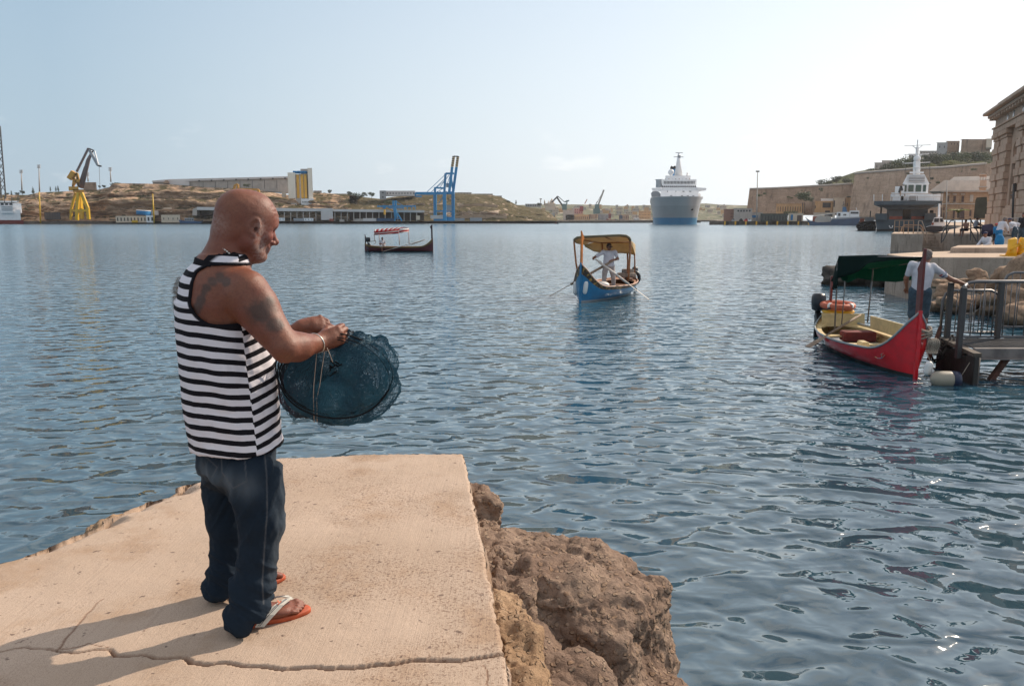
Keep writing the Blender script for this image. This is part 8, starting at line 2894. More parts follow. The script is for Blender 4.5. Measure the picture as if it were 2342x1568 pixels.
for k, (x, lb) in enumerate(((300, 'red car parked near the lighting mast'), (150, 'silver car parked by the pavilion'), (240, 'dark car parked in front of the pavilion'), (340, 'white van parked left of the workshop'), (640, 'dark car half hidden by the green shed'))):
 f = FT('parked_car', lb, 'car', *c6(x, 1172), 401)
 cm = (MATS['red boat paint'], navy_l, MATS['soot black'], wht, MATS['dark navy hull'])[k]
 f.poly('body', cm, [c6(x - 24, 1172), c6(x - 24, 1156), c6(x - 14, 1153), c6(x - 8, 1140), c6(x + 10, 1140), c6(x + 17, 1153), c6(x + 24, 1158), c6(x + 24, 1172)], 0, 1.8)
 f.poly('windows', dark_gl, [c6(x - 11, 1153), c6(x - 7, 1143), c6(x + 9, 1143), c6(x + 14, 1153)], -.05, .05)
for k, x in enumerate((975, 998)):
 f = FT('palm_tree', ('left', 'right')[k] + ' palm of the pair beside the ochre house', 'palm tree', *c6(x, 1080), 418)
 f.tube('trunk', bark, [c6(x, 1080), c6(x, 950)], [.4, .3])
 f2_ = link('crown', CR['mid', k][0], f.root); f2_.location = Vector(f.p(*c6(x, 990))); f2_.scale = (9, 9, 8)
tree(('bush', 0), 'row of clipped green bushes in front of the arcaded terrace', *c6(830, 1085), 10, 428, 3.4, 0, 'hedge', 'hedge')
# trawler
tr = FT('trawler', 'blue fishing trawler with white wheelhouse moored at the wharf', 'ship', *c6(1340, 1220), 372)
hb = mat('trawler blue', (0.018, 0.055, 0.12), .4, var=.15, scale=.3)
tr.poly('hull', hb, [c6(1000, 1120), c6(1060, 1165), c6(1150, 1185), c6(1300, 1180), c6(1330, 1145), c6(1660, 1130), c6(1650, 1165), c6(1620, 1222), c6(1060, 1222), c6(1030, 1160)], 0, 7)
tr.poly('bulwark', navy_l, [c6(1300, 1150), c6(1330, 1132), c6(1660, 1118), c6(1660, 1132), c6(1330, 1150)], -.1, 7)
tr.box('wheelhouse', wht, *c6(1375, 1062), *c6(1530, 1138), dY=1.5, d=4); tr.wins([(*c6(1395, 1075), *c6(1425, 1112)), (*c6(1460, 1085), *c6(1475, 1105)), (*c6(1478, 1085), *c6(1493, 1105))], dY=1.3)
tr.poly('funnel', mat('trawler funnel', (0.03, 0.11, 0.22), .5), [c6(1445, 1062), c6(1450, 1000), c6(1490, 1000), c6(1505, 1062)], 3, 2)
tr.box('after_house', wht, *c6(1530, 1045), *c6(1650, 1125), dY=2, d=4); tr.wins([(*c6(1545, 1060), *c6(1640, 1082))], dY=1.8)
for k, x in enumerate((1180, 1260)):
 q = MB(); q.tube([tr.p(*c6(x, 1165), 1), tr.p(*c6(x, 1165), 5)], 2.3, 16); q.build('net_drum', st_gry, tr.root)
tr.box('deck_gear', rust_o, *c6(1090, 1115), *c6(1165, 1180), dY=2, d=3); tr.bars('mast', stl, [((*c6(1455, 1000), 3), (*c6(1460, 935), 3)), ((*c6(1440, 985), 3), (*c6(1480, 965), 3))], .25); tr.bars('derrick', wht, [((*c6(1010, 1120), 3), (*c6(1370, 1075), 3)), ((*c6(1640, 1110), 3), (*c6(1610, 1010), 3))], .16)
for k in range(7):
 tr.bars('stanchion', wht, [(c6(1345 + k * 50, 1132 - k), c6(1345 + k * 50, 1108 - k))], .1)
tr.bars('guard_rail', wht, [(c6(1345, 1108), c6(1650, 1100))], .1)
# ================================================================== cruise ship
# crop: disp = 1461.4+.1195x , 337.2+.1195y
cs = lambda x, y: (1461.4 + .1195 * x, 337.2 + .1195 * y)
cr2 = lambda a, b_, c, d: (*cs(a, b_), *cs(c, d))
sh = FT('cruise_ship', 'large white cruise ship with grey hull and blue waterline band seen bow on', 'ship', *cs(680, 1470), 425)
hull_g = mat('cruise hull grey', (0.42, 0.43, 0.44), .35, var=.05, scale=.1)
hull_d = mat('cruise hull lower grey', (0.36, 0.37, 0.38), .35, var=.05, scale=.1)
hull_b = mat('cruise hull blue', (0.02, 0.20, 0.38), .35, var=.1, scale=.1)
def ship_rows(z0, z1, n_, name, m):
 P = []
 for i in range(n_ + 1):
  z = z0 + (z1 - z0) * i / n_
  t = max(0, z) / 15.0
  hw = 11.6 + 2.6 * t ** 1.6
  Lb = 20 + 9 * t ** 1.3
  cx, row = 1.5 * 0 - 0.3, []
  for a in np.linspace(-90, 90, 41):
   s_ = math.sin(R(a))
   x = hw * (abs(s_) ** 0.85) * (1 if s_ >= 0 else -1)
   y = 26 - (Lb + 0) * max(0, math.cos(R(a))) ** 1.05
   row.append((x, y, z))
  row = [(-hw, 125, z), (-hw, 60, z)] + row + [(hw, 60, z), (hw, 125, z)]
  ca, sa = math.cos(R(-9.5)), math.sin(R(-9.5))
  P.append([(x * ca - y * sa + 1.4, x * sa + y * ca, zz) for x, y, zz in row])
 q = MB(); q.grid(P); o = q.build(name, m, sh.root); o.location.z = -sh.o.z
 return P[-1]
ship_rows(-1, 3.6, 3, 'blue_band', hull_b)
ship_rows(3.6, 9.9, 5, 'lower_hull', hull_d)
dk_ = ship_rows(9.9, 14.6, 5, 'upper_hull', hull_g)
q = MB(); q._add([(x, y, z - sh.o.z - .05) for x, y, z in dk_], [tuple(range(len(dk_)))]); q.build('foredeck', wht, sh.root)
for x0, y0, x1, y1, dy, d, nm in ((410, 828, 1140, 960, 16, 80, 'front_block'), (430, 758, 1120, 830, 20, 80, 'bridge_deck'), (440, 612, 1102, 760, 26, 70, 'lounge_block'), (505, 540, 988, 614, 34, 50, 'top_house'), (315, 940, 1222, 985, 24, 70, 'bulwark')):
 sh.box(nm, wht, *cr2(x0, y0, x1, y1), dY=dy, d=d)
sh.poly('bridge_wing', wht, [cs(240, 778), cs(430, 765), cs(430, 840), cs(370, 832), cs(255, 822)], 18, 5)
sh.poly('bridge_wing', wht, [cs(1120, 765), cs(1290, 778), cs(1285, 815), cs(1180, 835), cs(1120, 850)], 18, 5)
for k in range(22):
 x = 478 + k * 27.2
 sh.box('window', dark_gl, *cr2(x, 645, x + 14, 697), dY=25.8, d=.3)
for k in range(17):
 x = 440 + k * 38.8
 sh.box('bridge_window', dark_gl, *cr2(x, 734, x + 30, 760), dY=19.7, d=.3)
for x in (835, 855, 965, 985, 540, 700):
 sh.box('porthole', dark_gl, *cr2(x, 833, x + 13, 852), dY=15.8, d=.3)
for x in (600, 622, 808, 828, 917, 938, 1025, 1045):
 sh.box('porthole', dark_gl, *cr2(x, 917, x + 13, 932), dY=15.8, d=.3)
sh.poly('anchor_pocket', MATS['soot black'], [cs(560, 1175), cs(600, 1175), cs(630, 1200), cs(575, 1203)], 4.6, 3); sh.poly('anchor_pocket', MATS['soot black'], [cs(1045, 1175), cs(1010, 1177), cs(985, 1202), cs(1035, 1202)], 4.6, 4)
for x, r, y in ((614, 57, 475), (924, 20, 498)):
 q = MB(); rr = r * .1195 / 4.0; q.ell(sh.p(*cs(x, y), 40), (rr, rr, rr), 20, 14); q.build('radome', wht, sh.root)
 sh.tube('radome_stand', wht, [(*cs(x, y + r * .8), 40), (*cs(x, 560), 40)], .6)
sh.poly('funnel', mat('funnel blue', (0.03, 0.22, 0.45), .4), [cs(640, 540), cs(630, 405), cs(725, 405), cs(715, 540)], 60, 12)
sh.poly('funnel_cap', MATS['soot black'], [cs(597, 410), cs(600, 375), cs(625, 350), cs(650, 370), cs(690, 348), cs(722, 375), cs(725, 408)], 59, 12)
sh.tube('side_funnel', wht, [(*cs(383, 765), 40), (*cs(380, 625), 40), (*cs(380, 612), 40)], [1.8, 1.6, 2.4], n=12)
sh.tube('mast', wht, [(*cs(755, 540), 38), (*cs(757, 270), 38), (*cs(765, 105), 38)], [2.4, 1.1, .5], n=10)
sh.bars('yard', navy_l, [((*cs(700, 103), 38), (*cs(838, 103), 38)), ((*cs(665, 183), 38), (*cs(850, 183), 38)), ((*cs(725, 272), 38), (*cs(795, 272), 38)), ((*cs(740, 180), 38), (*cs(790, 180), 38), 1.6)], .35, kind='stuff')
sh.poly('lifeboat', navy_l, [cs(230, 880), cs(262, 840), cs(330, 835), cs(385, 850), cs(412, 890), cs(412, 932), cs(240, 945)], 30, 8); sh.poly('lifeboat', wht, [cs(1130, 890), cs(1160, 875), cs(1182, 900), cs(1182, 940), cs(1135, 935)], 30, 8)
for k in range(8):
 sh.box('sunbather_deck', (dkc, rust_o, wc)[k % 3], *cr2(500 + k * 66, 596, 512 + k * 66, 612), dY=31, d=1)
# ================================================================== left shore
# crop L: disp = .17926x , 281+.17926y ; crop M: 327.9+.18x , 356+.18y ; crop K: 702.6+.2x , 327.9+.2y ; crop J: 1142.9+.216x , 327.9+.216y
cL = lambda x, y: (.17926 * x, 281 + .17926 * y)
cM = lambda x, y: (327.9 + .18 * x, 356 + .18 * y)
cK = lambda x, y: (702.6 + .2 * x, 327.9 + .2 * y)
cJ = lambda x, y: (1142.9 + .216 * x, 327.9 + .216 * y)
def rr_(c, x0, y0, x1, y1):
 return (*c(x0, y0), *c(x1, y1))
cliff = hill_material('quarried cliff', (0.38, 0.25, 0.165), (0.54, 0.37, 0.25), (0.055, 0.052, 0.022), (0.10, 0.075, 0.035), .12, .05)
scrub = hill_material('scrub slope', (0.40, 0.29, 0.21), (0.54, 0.42, 0.32), (0.07, 0.065, 0.03), (0.13, 0.095, 0.05), .38, .07)
YL = 475
slope_mesh('hill', [(-60, 446), (0, 445), (63, 446), (90, 440), (194, 436), (224, 434), (250, 428), (262, 419), (332, 420), (393, 422), (470, 428), (560, 432), (600, 436), (660, 446), (700, 446), (717, 440), (760, 443), (800, 446)], YL + 12, YL + 62, cliff, zb=1.6, seed=2, amp=5.0, n=420, rows=60, shape=([0, .55, .62, .8, .85, 1], [0, .10, .35, .48, .85, 1]), ledges=2.4)
slope_mesh('hill', [(760, 446), (790, 446), (869, 455), (900, 450), (951, 446), (1039, 442), (1079, 444), (1127, 446), (1149, 452), (1171, 463), (1180, 468), (1215, 475), (1240, 478), (1262, 490), (1275, 504)], YL + 40, YL + 110, scrub, zb=1.6, seed=12, amp=4.2, n=320, rows=44, shape=([0, .3, .5, .8, 1], [0, .15, .4, .7, 1]), ledges=1.6)
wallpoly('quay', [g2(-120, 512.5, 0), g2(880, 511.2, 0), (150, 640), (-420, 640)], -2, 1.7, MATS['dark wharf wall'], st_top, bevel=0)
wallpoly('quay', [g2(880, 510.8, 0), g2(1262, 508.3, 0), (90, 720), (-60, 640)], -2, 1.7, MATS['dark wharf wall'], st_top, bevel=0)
# far head of the harbour
slope_mesh('hill', [(1180, 469), (1272, 467), (1359, 468), (1420, 471), (1489, 469), (1560, 467), (1614, 465), (1649, 468), (1720, 470), (1790, 480)], 980, 1500, hill_material('far ridge', (0.46, 0.37, 0.29), (0.56, 0.46, 0.36), (0.10, 0.11, 0.07), (0.17, 0.16, 0.10), .30, .012), zb=2, seed=31, amp=5, n=240, rows=30, shape=([0, .2, 1], [0, .15, 1]), back=400)
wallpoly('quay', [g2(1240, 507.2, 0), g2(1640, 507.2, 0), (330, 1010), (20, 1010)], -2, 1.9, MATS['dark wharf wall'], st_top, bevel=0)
rng = random.Random(11)
far_h = [st_cre, st_gry, st_tan, mat('pale town stone', (0.52, 0.42, 0.33), .9, var=.1, scale=.1)]
for k in range(150):
 x = rng.uniform(1235, 1660)
 ty = rng.random()
 Yh = 1000 + 330 * ty
 y = 505 - 27 * ty + rng.uniform(-1, 1)
 q_ = (Yh - 980) / 520; tt_ = .2 * q_ / .15 if q_ < .15 else .2 + .8 * (q_ - .15) / .85
 y = 501 + (.85 - 29 * tt_) / Yh * 1821 - 1.2
 if k % 4 == 0: Yh, y = rng.uniform(985, 995), 505.5
 w_, h_ = rng.uniform(5, 20) * (1 - .35 * ty), rng.uniform(3.5, 8)
 f = FT('town_house', 'small pale flat roofed house in the town at the head of the harbour', 'building', x, y, Yh, 'houses at the head of the harbour')
 f.box('wall', far_h[k % 4], x - w_ / 2, y - h_, x + w_ / 2, y + 4, d=14)
 if k % 2:
  f.wins(grid_w(x - w_ / 2, y - h_ + 1, x + w_ / 2, y - 1, max(2, int(w_ / 3)), 1, .35, .4), dY=-.3, d=.2)
f = FT('church', 'distant church with dome and twin spires on the ridge', 'church', 1260, 473, 1150)
f.box('nave', far_h[3], 1247, 465, 1270, 480, d=20); f.tube('dome', far_h[3], [(1262, 466, 8), (1262, 461, 8), (1262, 457.5, 8), (1262, 454, 8)], [3.6, 3.4, 1.6, .3], n=12); f.tube('spire', far_h[3], [(1245.5, 470), (1245.5, 461), (1245.5, 456)], [1.3, 1.1, .1]); f.tube('spire', far_h[3], [(1254, 470), (1254, 463), (1254, 458)], [1.2, 1, .1])
def shore_box(name, label, cat, c, x0, y0, x1, y1, Y, m, d=10, wins=None, wm=None):
 f = FT(name, label, cat, *c((x0 + x1) / 2, y1), Y)
 f.box('wall', m, *rr_(c, x0, y0, x1, y1), d=d)
 if wins:
  f.wins(grid_w(*rr_(c, x0, y0, x1, y1), *wins), wm)
 return f
for a in ((450, 740, 585, 830, 'long stone warehouse front at the head of the harbour', st_gry, (9, 1, .4, .5)), (670, 705, 790, 830, 'broad concrete block behind the luffing crane', st_gry, None), (790, 690, 880, 745, 'pink silo block at the head of the harbour', mat('pink render', (0.50, 0.25, 0.22), .9, var=.1, scale=.1), (4, 2, .3, .4)), (700, 755, 960, 822, 'tan arcaded warehouse at the head of the harbour', st_tan, (12, 1, .3, .4)),
   (945, 750, 1035, 800, 'dark grey dry dock building', st_bas, None), (1040, 750, 1150, 815, 'grey striped dockyard sheds', navy_l, (8, 1, .4, .8)), (1260, 755, 1370, 812, 'dark brown warehouse left of the cruise ship', st_bas, (6, 1, .3, .5)), (1470, 715, 1600, 800, 'ochre terrace houses beside the cruise ship', st_tan, (8, 3, .3, .3)), (245, 745, 400, 820, 'big tan warehouse with a low gable behind parked lorries', stone_material('warehouse tan', (0.36, 0.24, 0.17), (0.42, 0.29, 0.21), 0, .3, .05, 1, .1), None), (270, 640, 440, 672, 'ruined pale building on the brow of the hill', st_gry, (7, 1, .3, .6))):
 shore_box('building', a[4], 'building', cJ, *a[:4], 800 if a[0] < 500 else 940, a[5], 16, a[6])
def ship_low(label, c, x0, x1, y0, y1, Y, m, sup=None, ms=None):
 f = FT('moored_ship', label, 'ship', *c((x0 + x1) / 2, y1), Y)
 w_ = x1 - x0
 f.poly('hull', m, [c(x0, y0), c(x0 + w_ * .3, y0 + (y1 - y0) * .35), c(x1 - w_ * .1, y0 + (y1 - y0) * .35), c(x1, y0 + 2), c(x1 - w_ * .04, y1), c(x0 + w_ * .06, y1)], 0, 8)
 if sup:
  f.box('superstructure', ms or wht, *rr_(c, *sup), dY=1, d=6)
  f.wins(grid_w(*rr_(c, *sup), 4, 1, .5, .4), dY=.7)
  f.bars('mast', stl, [((*c((sup[0] + sup[2]) / 2, sup[1]), 3), (*c((sup[0] + sup[2]) / 2, sup[1] - 30), 3))], .4)
 return f
ship_low('dark blue barge at the head of the harbour', cJ, 1010, 1150, 805, 832, 900, hb)
ship_low('dark red coaster moored at the head of the harbour', cJ, 1130, 1225, 795, 830, 895, mat('coaster red', (0.22, 0.03, 0.03), .5), (1150, 745, 1180, 798), MATS['coaster red'])
ship_low('blue coaster beside the dark red coaster', cJ, 1218, 1320, 798, 830, 905, hb, (1265, 762, 1300, 800), hb)
ship_low('white launch moored left of the cruise ship', cJ, 1400, 1600, 812, 828, 880, navy_l, (1420, 790, 1480, 815))
ship_low('black and blue tug at the left quay', cM, 450, 760, 815, 862, YL - 4, mat('tug blue', (0.02, 0.08, 0.19), .5, col2=(0.01, 0.015, 0.02), scale=.12, contrast=(.4, .6)), (525, 790, 640, 835), navy_l)
f = FT('white_ferry', 'white ferry with open upper deck cut by the left edge', 'ship', *cL(120, 1240), YL - 10)
for x0, y0, x1, y1, dy in ((-300, 1110, 255, 1240, 0), (-300, 1025, 270, 1150, 3), (15, 1060, 160, 1150, -1), (-300, 995, 240, 1015, 3)):
 f.box('hull_block', wht, *rr_(cL, x0, y0, x1, y1), dY=dy, d=14)
f.wins([rr_(cL, -100 + k * 55, 1022, -65 + k * 55, 1050) for k in range(5)], dY=2.7); f.wins([rr_(cL, 20, 1065 + k * 22, 155, 1073 + k * 22) for k in range(3)], navy_l, 'grille', dY=-1.3)
f.box('hull_waterline', MATS['dull red cloth'], *rr_(cL, -300, 1240, 300, 1290), d=16)
for x in (60, 150, 230):
 f.bars('stanchion', stl, [((*cL(x, 1020), 3), (*cL(x, 940), 3))], .3)
# lattice boom at the left edge
f = FT('lattice_boom', 'tall lattice crane boom leaning at the left edge', 'crane', *cL(75, 970), YL)
f.bars('chord', stl, [(cL(0, 40), cL(75, 965))], .55); f.bars('chord', stl, [((*cL(-60, 40), 2), (*cL(20, 965), 2))], .55)
f.bars('lacing', stl, [(cL(2 + k * 7.3, 60 + k * 90), (*cL(-50 + k * 7.3, 150 + k * 90), 2)) for k in range(9)] + [((*cL(-50 + k * 7.3, 60 + k * 90), 2), cL(6 + k * 7.3, 150 + k * 90)) for k in range(9)], .25, kind='stuff')
# yellow harbour crane
yc = mat('crane yellow', (0.62, 0.36, 0.01), .45, var=.08, scale=.3)
yo = mat('crane amber', (0.50, 0.24, 0.02), .5, var=.1, scale=.3)
bj_ = mat('boom brown grey', (0.14, 0.10, 0.095), .6)
f = FT('harbour_crane', 'yellow level luffing harbour crane with folded grey jib', 'crane', *cL(1015, 1240), YL + 2)
def crb(nm, m, c, w_, *pts, dY=0):
 for p_, q_ in zip(pts[:-1], pts[1:]):
  f.bars(nm, m, [((*c(*p_), dY), (*c(*q_), dY))], w_)
crb('portal_leg', yc, cL, 1.6, (1000, 890), (985, 1110), (985, 1240), dY=-4); crb('portal_leg', yc, cL, 1.6, (1040, 890), (1120, 1090), (1132, 1230), dY=-4)
crb('portal_leg', yc, cL, 1.2, (965, 890), (908, 1110), (905, 1235), dY=5); crb('portal_leg', yc, cL, 1.5, (1010, 890), (1045, 1110), (1048, 1225), dY=5)
crb('portal_beam', yc, cL, 1.4, (985, 1118), (1128, 1118), dY=-4); crb('portal_beam', yc, cL, 1.5, (908, 1118), (1045, 1118), dY=5); crb('central_column', yc, cL, 2.6, (1015, 880), (1018, 1090))
f.box('machine_house', yo, *rr_(cL, 878, 812, 1000, 862), dY=-3, d=6); f.box('turntable', yo, *rr_(cL, 930, 850, 1072, 880), dY=-3, d=6)
for k, (a, b_) in enumerate((((930, 812), (945, 690)), ((1005, 812), (975, 650)), ((930, 812), (1000, 700)), ((945, 700), (1010, 810)), ((945, 690), (985, 640)), ((985, 640), (1012, 750)), ((1012, 750), (1000, 812)))):
 crb('gantry_strut', yo, cL, .9, a, b_)
crb('counterweight', yo, cL, 2.6, (888, 715), (945, 625)); f.box('cab', yo, *rr_(cL, 975, 720, 1012, 755), dY=-2, d=3)
q = MB(); q.tube([f.p(*cL(1035, 830)), f.p(*cL(1125, 480)), f.p(*cL(1165, 385))], [1.5, 1.15, .6], 6); q.build('jib', bj_, f.root)
crb('jib_ladder', bj_, cL, .5, (1020, 815), (1028, 715), (1075, 570), (1120, 500)); crb('tie_bar', bj_, cL, 1.0, (978, 625), (1128, 325)); crb('tie_bar', stl, cL, .6, (1128, 325), (1197, 352), (1165, 385))
crb('fly_jib', navy_l, cL, 1.3, (1140, 345), (1252, 545)); crb('fly_jib', wht, cL, .7, (1205, 358), (1248, 520)); crb('fly_jib', stl, cL, .9, (1252, 545), (1293, 555)); crb('hoist_rope', navy_l, cL, .22, (1266, 556), (1275, 800))
for x, y0, y1, lb in ((270, 605, 860, 'shorter floodlight mast on the left ridge'), (495, 540, 880, 'taller floodlight mast on the left ridge'), (1405, 575, 755, 'floodlight mast to the right of the yellow crane'), (1115, 640, 750, 'faint mast behind the yellow crane jib')):
 f = FT('floodlight_mast', lb, 'light mast', *cL(x, y1), YL + 70); f.tube('pole', st_gry, [cL(x + 10, y1), cL(x, y0)], [.45, .25])
 for k in range(3):
  f.bars('lamp_bar', st_gry, [(cL(x - 20, y0 + k * 16), cL(x + 20, y0 + k * 16))], .45)
for x, y0, y1, lb in ((500, 880, 1275, 'yellow pole on the quay left of the crane'), (1948, 905, 1275, 'yellow pole beside the blue tank')):
 f = FT('yellow_pole', lb, 'pole', *cL(x, y1), YL + 2); f.tube('pole', yc, [cL(x + 18, y1), cL(x, y0)], [.5, .3])
shore_box('building', 'plain brown box building on the ridge behind the crane', 'building', cL, 1065, 758, 1228, 855, YL + 75, st_bas, 14)
shore_box('tunnel_mouth', 'dark barred opening at the foot of the cliff', 'doorway', cL, 570, 1142, 770, 1235, YL + 6, MATS['soot black'], 5, (6, 1, .7, .9), stl)
f = shore_box('building', 'low cream quay building with narrow windows', 'building', cL, 1480, 1188, 1870, 1272, YL + 4, st_cre, 9, (9, 1, .25, .5)); shore_box('building', 'white end block of the cream quay building', 'building', cL, 1870, 1180, 1965, 1272, YL + 3, wht, 9, (2, 1, .4, .5)); shore_box('container', 'bright yellow container on the quay', 'container', cL, 1682, 1242, 1758, 1272, YL + 1, yc, 3)
shore_box('building', 'flat tan building right of the blue tank', 'building', cM, 230, 752, 465, 850, YL + 4, st_cre, 9, (4, 1, .12, .25)); shore_box('building', 'small white house stepped up behind the tan building', 'building', cM, 260, 660, 360, 715, YL + 14, st_cre, 6, (2, 1, .3, .4)); shore_box('building', 'pale shed below the cliff beside the yellow pole', 'building', cM, 80, 700, 190, 755, YL + 9, st_gry, 6)
f = FT('water_tank', 'blue water tank with white rim on the cream building', 'tank', *cL(1835, 1175), YL + 8); f.tube('tank', bl, [cL(1835, 1175), cL(1835, 1122)], 4.2, n=14); f.tube('rim', wht, [cL(1835, 1122), cL(1835, 1115)], 4.3, n=14)
# trees along the left ridge
for k, (kd, x, y, h_, w_, lb) in enumerate((('con', 425, 908, 17, .55, 'pointed conifer on the left ridge between the floodlight masts'), ('cyp', 645, 875, 12, .9, 'lone cypress left of the pair on the ridge'), ('cyp', 715, 875, 12, 1, 'left cypress of the pair on the ridge'), ('cyp', 745, 878, 14, 1, 'right cypress of the pair on the ridge'), ('cyp', 150, 945, 15, .9, 'cypress by the small pale houses on the left ridge'), ('broad', 290, 935, 14, 1.1, 'dark round tree under the shorter floodlight mast'), ('broad', 220, 945, 11, 1.2, 'dark tree left of the round one on the ridge'), ('broad', 90, 945, 10, 1.4, 'low dark tree near the left edge of the ridge'), ('cyp', 5, 930, 13, 1, 'cypress at the left edge of the ridge'),
            ('bush', 1480, 805, 11, 2.2, 'dark flat tree clump where the cliff steps up'), ('broad', 1330, 850, 11, 1.1, 'dark tree right of the brown box building'), ('broad', 1272, 850, 10, .8, 'small tree by the white end of the brown box building'))):
 tree((kd, {'bush': 1}.get(kd, 0)), lb, *cL(x, y), h_, YL + 64, w_, k)
for k, (kd, x, y, h_, w_, lb, Y_) in enumerate(((('broad', 0), 258, 595, 14, .9, 'small round tree right of the silo', 560), (('bush', 1), 545, 640, 21, 1.9, 'big dark bushy tree on the ridge right of the silo', 562), (('broad', 1), 480, 600, 12, 1.4, 'tree joined to the left of the big bushy one', 564), (('mid', 1), 650, 640, 18, 1.1, 'sparse tree left of the white office block', 566), (('mid', 2), 740, 640, 18, 1.1, 'second sparse tree beside the white office block', 566), (('bush', 0), 940, 690, 11, 3.0, 'green scrub below the white office block', 540), (('bush', 1), 2250, 690, 13, 2.0, 'dark scrub at the end of the plateau', 580), (('broad', 2), 190, 610, 10, 1.5, 'dark scrub tree behind the silo base', 560))):
 tree(kd, lb, *cK(x, y), h_, Y_, w_, k)
tree(('mid', 0), 'green tree in front of the long grey gallery', *cM(1310, 420), 12, YL + 50, 1.6); tree(('cyp', 0), 'round headed tree standing alone on the right brow', *cJ(172, 645), 10, 620, 1.4); tree(('broad', 1), 'dark tree beside the ruined pale building', *cJ(415, 680), 13, 780, 1.2)
# long gallery and silo tower
wr_ = mat('weathered white cladding', (0.60, 0.56, 0.54), .7, var=.06, scale=.1)
f = FT('conveyor_gallery', 'long grey shed with white roof running along the hill to the silo', 'building', *cM(1000, 440), YL + 66)
f.poly('wall', st_gry, [cM(120, 335), cM(580, 322), cM(1845, 283), cM(1845, 475), cM(1400, 440), cM(560, 400), cM(115, 400)], 0, 12); f.poly('roof', wr_, [cM(112, 318), cM(330, 300), cM(1843, 262), cM(1845, 284), cM(580, 324), cM(112, 338)], -1, 16)
for k in range(8):
 x = 700 + k * 156; y = np.interp(x, [580, 1845], [318, 280]); f.box('roof_vent', stl, *rr_(cM, x, y - 3, x + 18, y + 14), dY=-1.4, d=1)
 f.bars('downpipe', stl, [(cM(x + 60, y + 20), cM(x + 60, y + 130))], .25)
f.poly('gable', wr_, [cM(330, 312), cM(585, 332), cM(585, 385), cM(330, 395)], -2, 3); f.poly('dark_gable', st_bas, [cM(250, 350), cM(275, 315), cM(310, 312), cM(335, 352)], -3, 3)
f = FT('silo_tower', 'cream silo tower with orange pipes and white base block', 'tower', *cM(2045, 675), YL + 30)
tc_2 = mat('silo cream', (0.80, 0.70, 0.58), .8, var=.04, scale=.1)
f.box('left_tower', tc_2, *rr_(cM, 1845, 215, 1925, 545), d=14); f.box('right_tower', tc_2, *rr_(cM, 2100, 157, 2143, 548), d=14); f.box('right_tower_side', st_gry, *rr_(cM, 1998, 168, 2100, 240), dY=9, d=5); f.box('back_wall', st_gry, *rr_(cM, 1925, 240, 2100, 545), dY=6, d=8); f.box('base', wht, *rr_(cM, 2008, 546, 2165, 675), dY=-2, d=16); f.box('base_wing', st_gry, *rr_(cM, 1940, 540, 2010, 672), dY=0, d=12)
pk = mat('orange pipe', (0.80, 0.42, 0.05), .5)
for x in (1963, 2017, 2060):
 f.box('orange_pipe', pk, *rr_(cM, x - 10, 238, x + 12, 540), dY=2, d=2)
for x in (1940, 1990, 2042):
 f.box('white_pipe', wht, *rr_(cM, x - 5, 235, x + 7, 540), dY=3, d=2)
for x in (1945, 2005, 2045):
 f.tube('filter', bl, [(*cM(x, 228), 3), (*cM(x, 196), 3)], 2.2, n=10)
f.wins(grid_w(*rr_(cM, 2015, 565, 2160, 610), 8, 1, .35, .4), dY=-2.3); f.wins(grid_w(*rr_(cM, 2015, 640, 2160, 660), 6, 1, .35, .4), dY=-2.3)
shore_box('building', 'small cream plant room left of the silo', 'building', cM, 1760, 468, 1812, 525, YL + 40, st_cre, 5); shore_box('building', 'low pale buildings at the foot of the silo', 'building', cM, 1880, 600, 1950, 665, YL + 22, st_gry, 5, (2, 1, .3, .4)); shore_box('building', 'tan shed right of the silo base', 'building', cM, 2165, 632, 2280, 670, YL + 26, st_tan, 5)
f = FT('excavator', 'amber long armed excavator on the slope behind the head of the man', 'excavator', *cM(1170, 430), YL + 45)
for a, b_, w_ in (((1150, 430), (1165, 370), 1.2), ((1165, 370), (1200, 365), 1.0), ((1200, 365), (1205, 430), 1.2), ((1205, 420), (1455, 430), 1.0), ((1455, 430), (1470, 470), 1.4), ((1150, 430), (1010, 520), .9), ((1020, 515), (965, 518), 2.4)):
 f.bars('arm', yo, [(cM(*a), cM(*b_))], w_)
# covered quay along the water
f = FT('transit_shed', 'long open quay shed with white fascia roof', 'building', *cK(300, 890), YL + 6)
f.poly('fascia', wr_, [cM(680, 652), cM(960, 655), cM(1650, 665), cM(2262, 672), cM(2262, 708), cM(1650, 705), cM(680, 690)], 0, 14); f.poly('fascia', wr_, [cK(290, 752), cK(800, 757), cK(1340, 765), cK(1340, 790), cK(800, 786), cK(290, 778)], 0, 14)
f.box('back_wall', mat('shed gloom', (0.16, 0.10, 0.07), .9, var=.4, scale=.1), *rr_(cK, -290, 785, 1335, 885), dY=12, d=3); f.box('white_bay', wr_, *rr_(cK, 160, 742, 292, 876), dY=-1, d=12); f.poly('end_gable', st_gry, [cM(625, 680), cM(680, 655), cM(680, 760), cM(625, 760)], .5, 13); f.box('back_wall', MATS['shed gloom'], *rr_(cM, 680, 690, 960, 850), dY=12, d=3)  # shade under the shed roof is painted into the back wall's colour
for k in range(22):
 x = -260 + k * 72
 if not 150 < x < 300: f.bars('column', st_gry, [((*cK(x, 785), 1), (*cK(x, 888), 1))], .5)
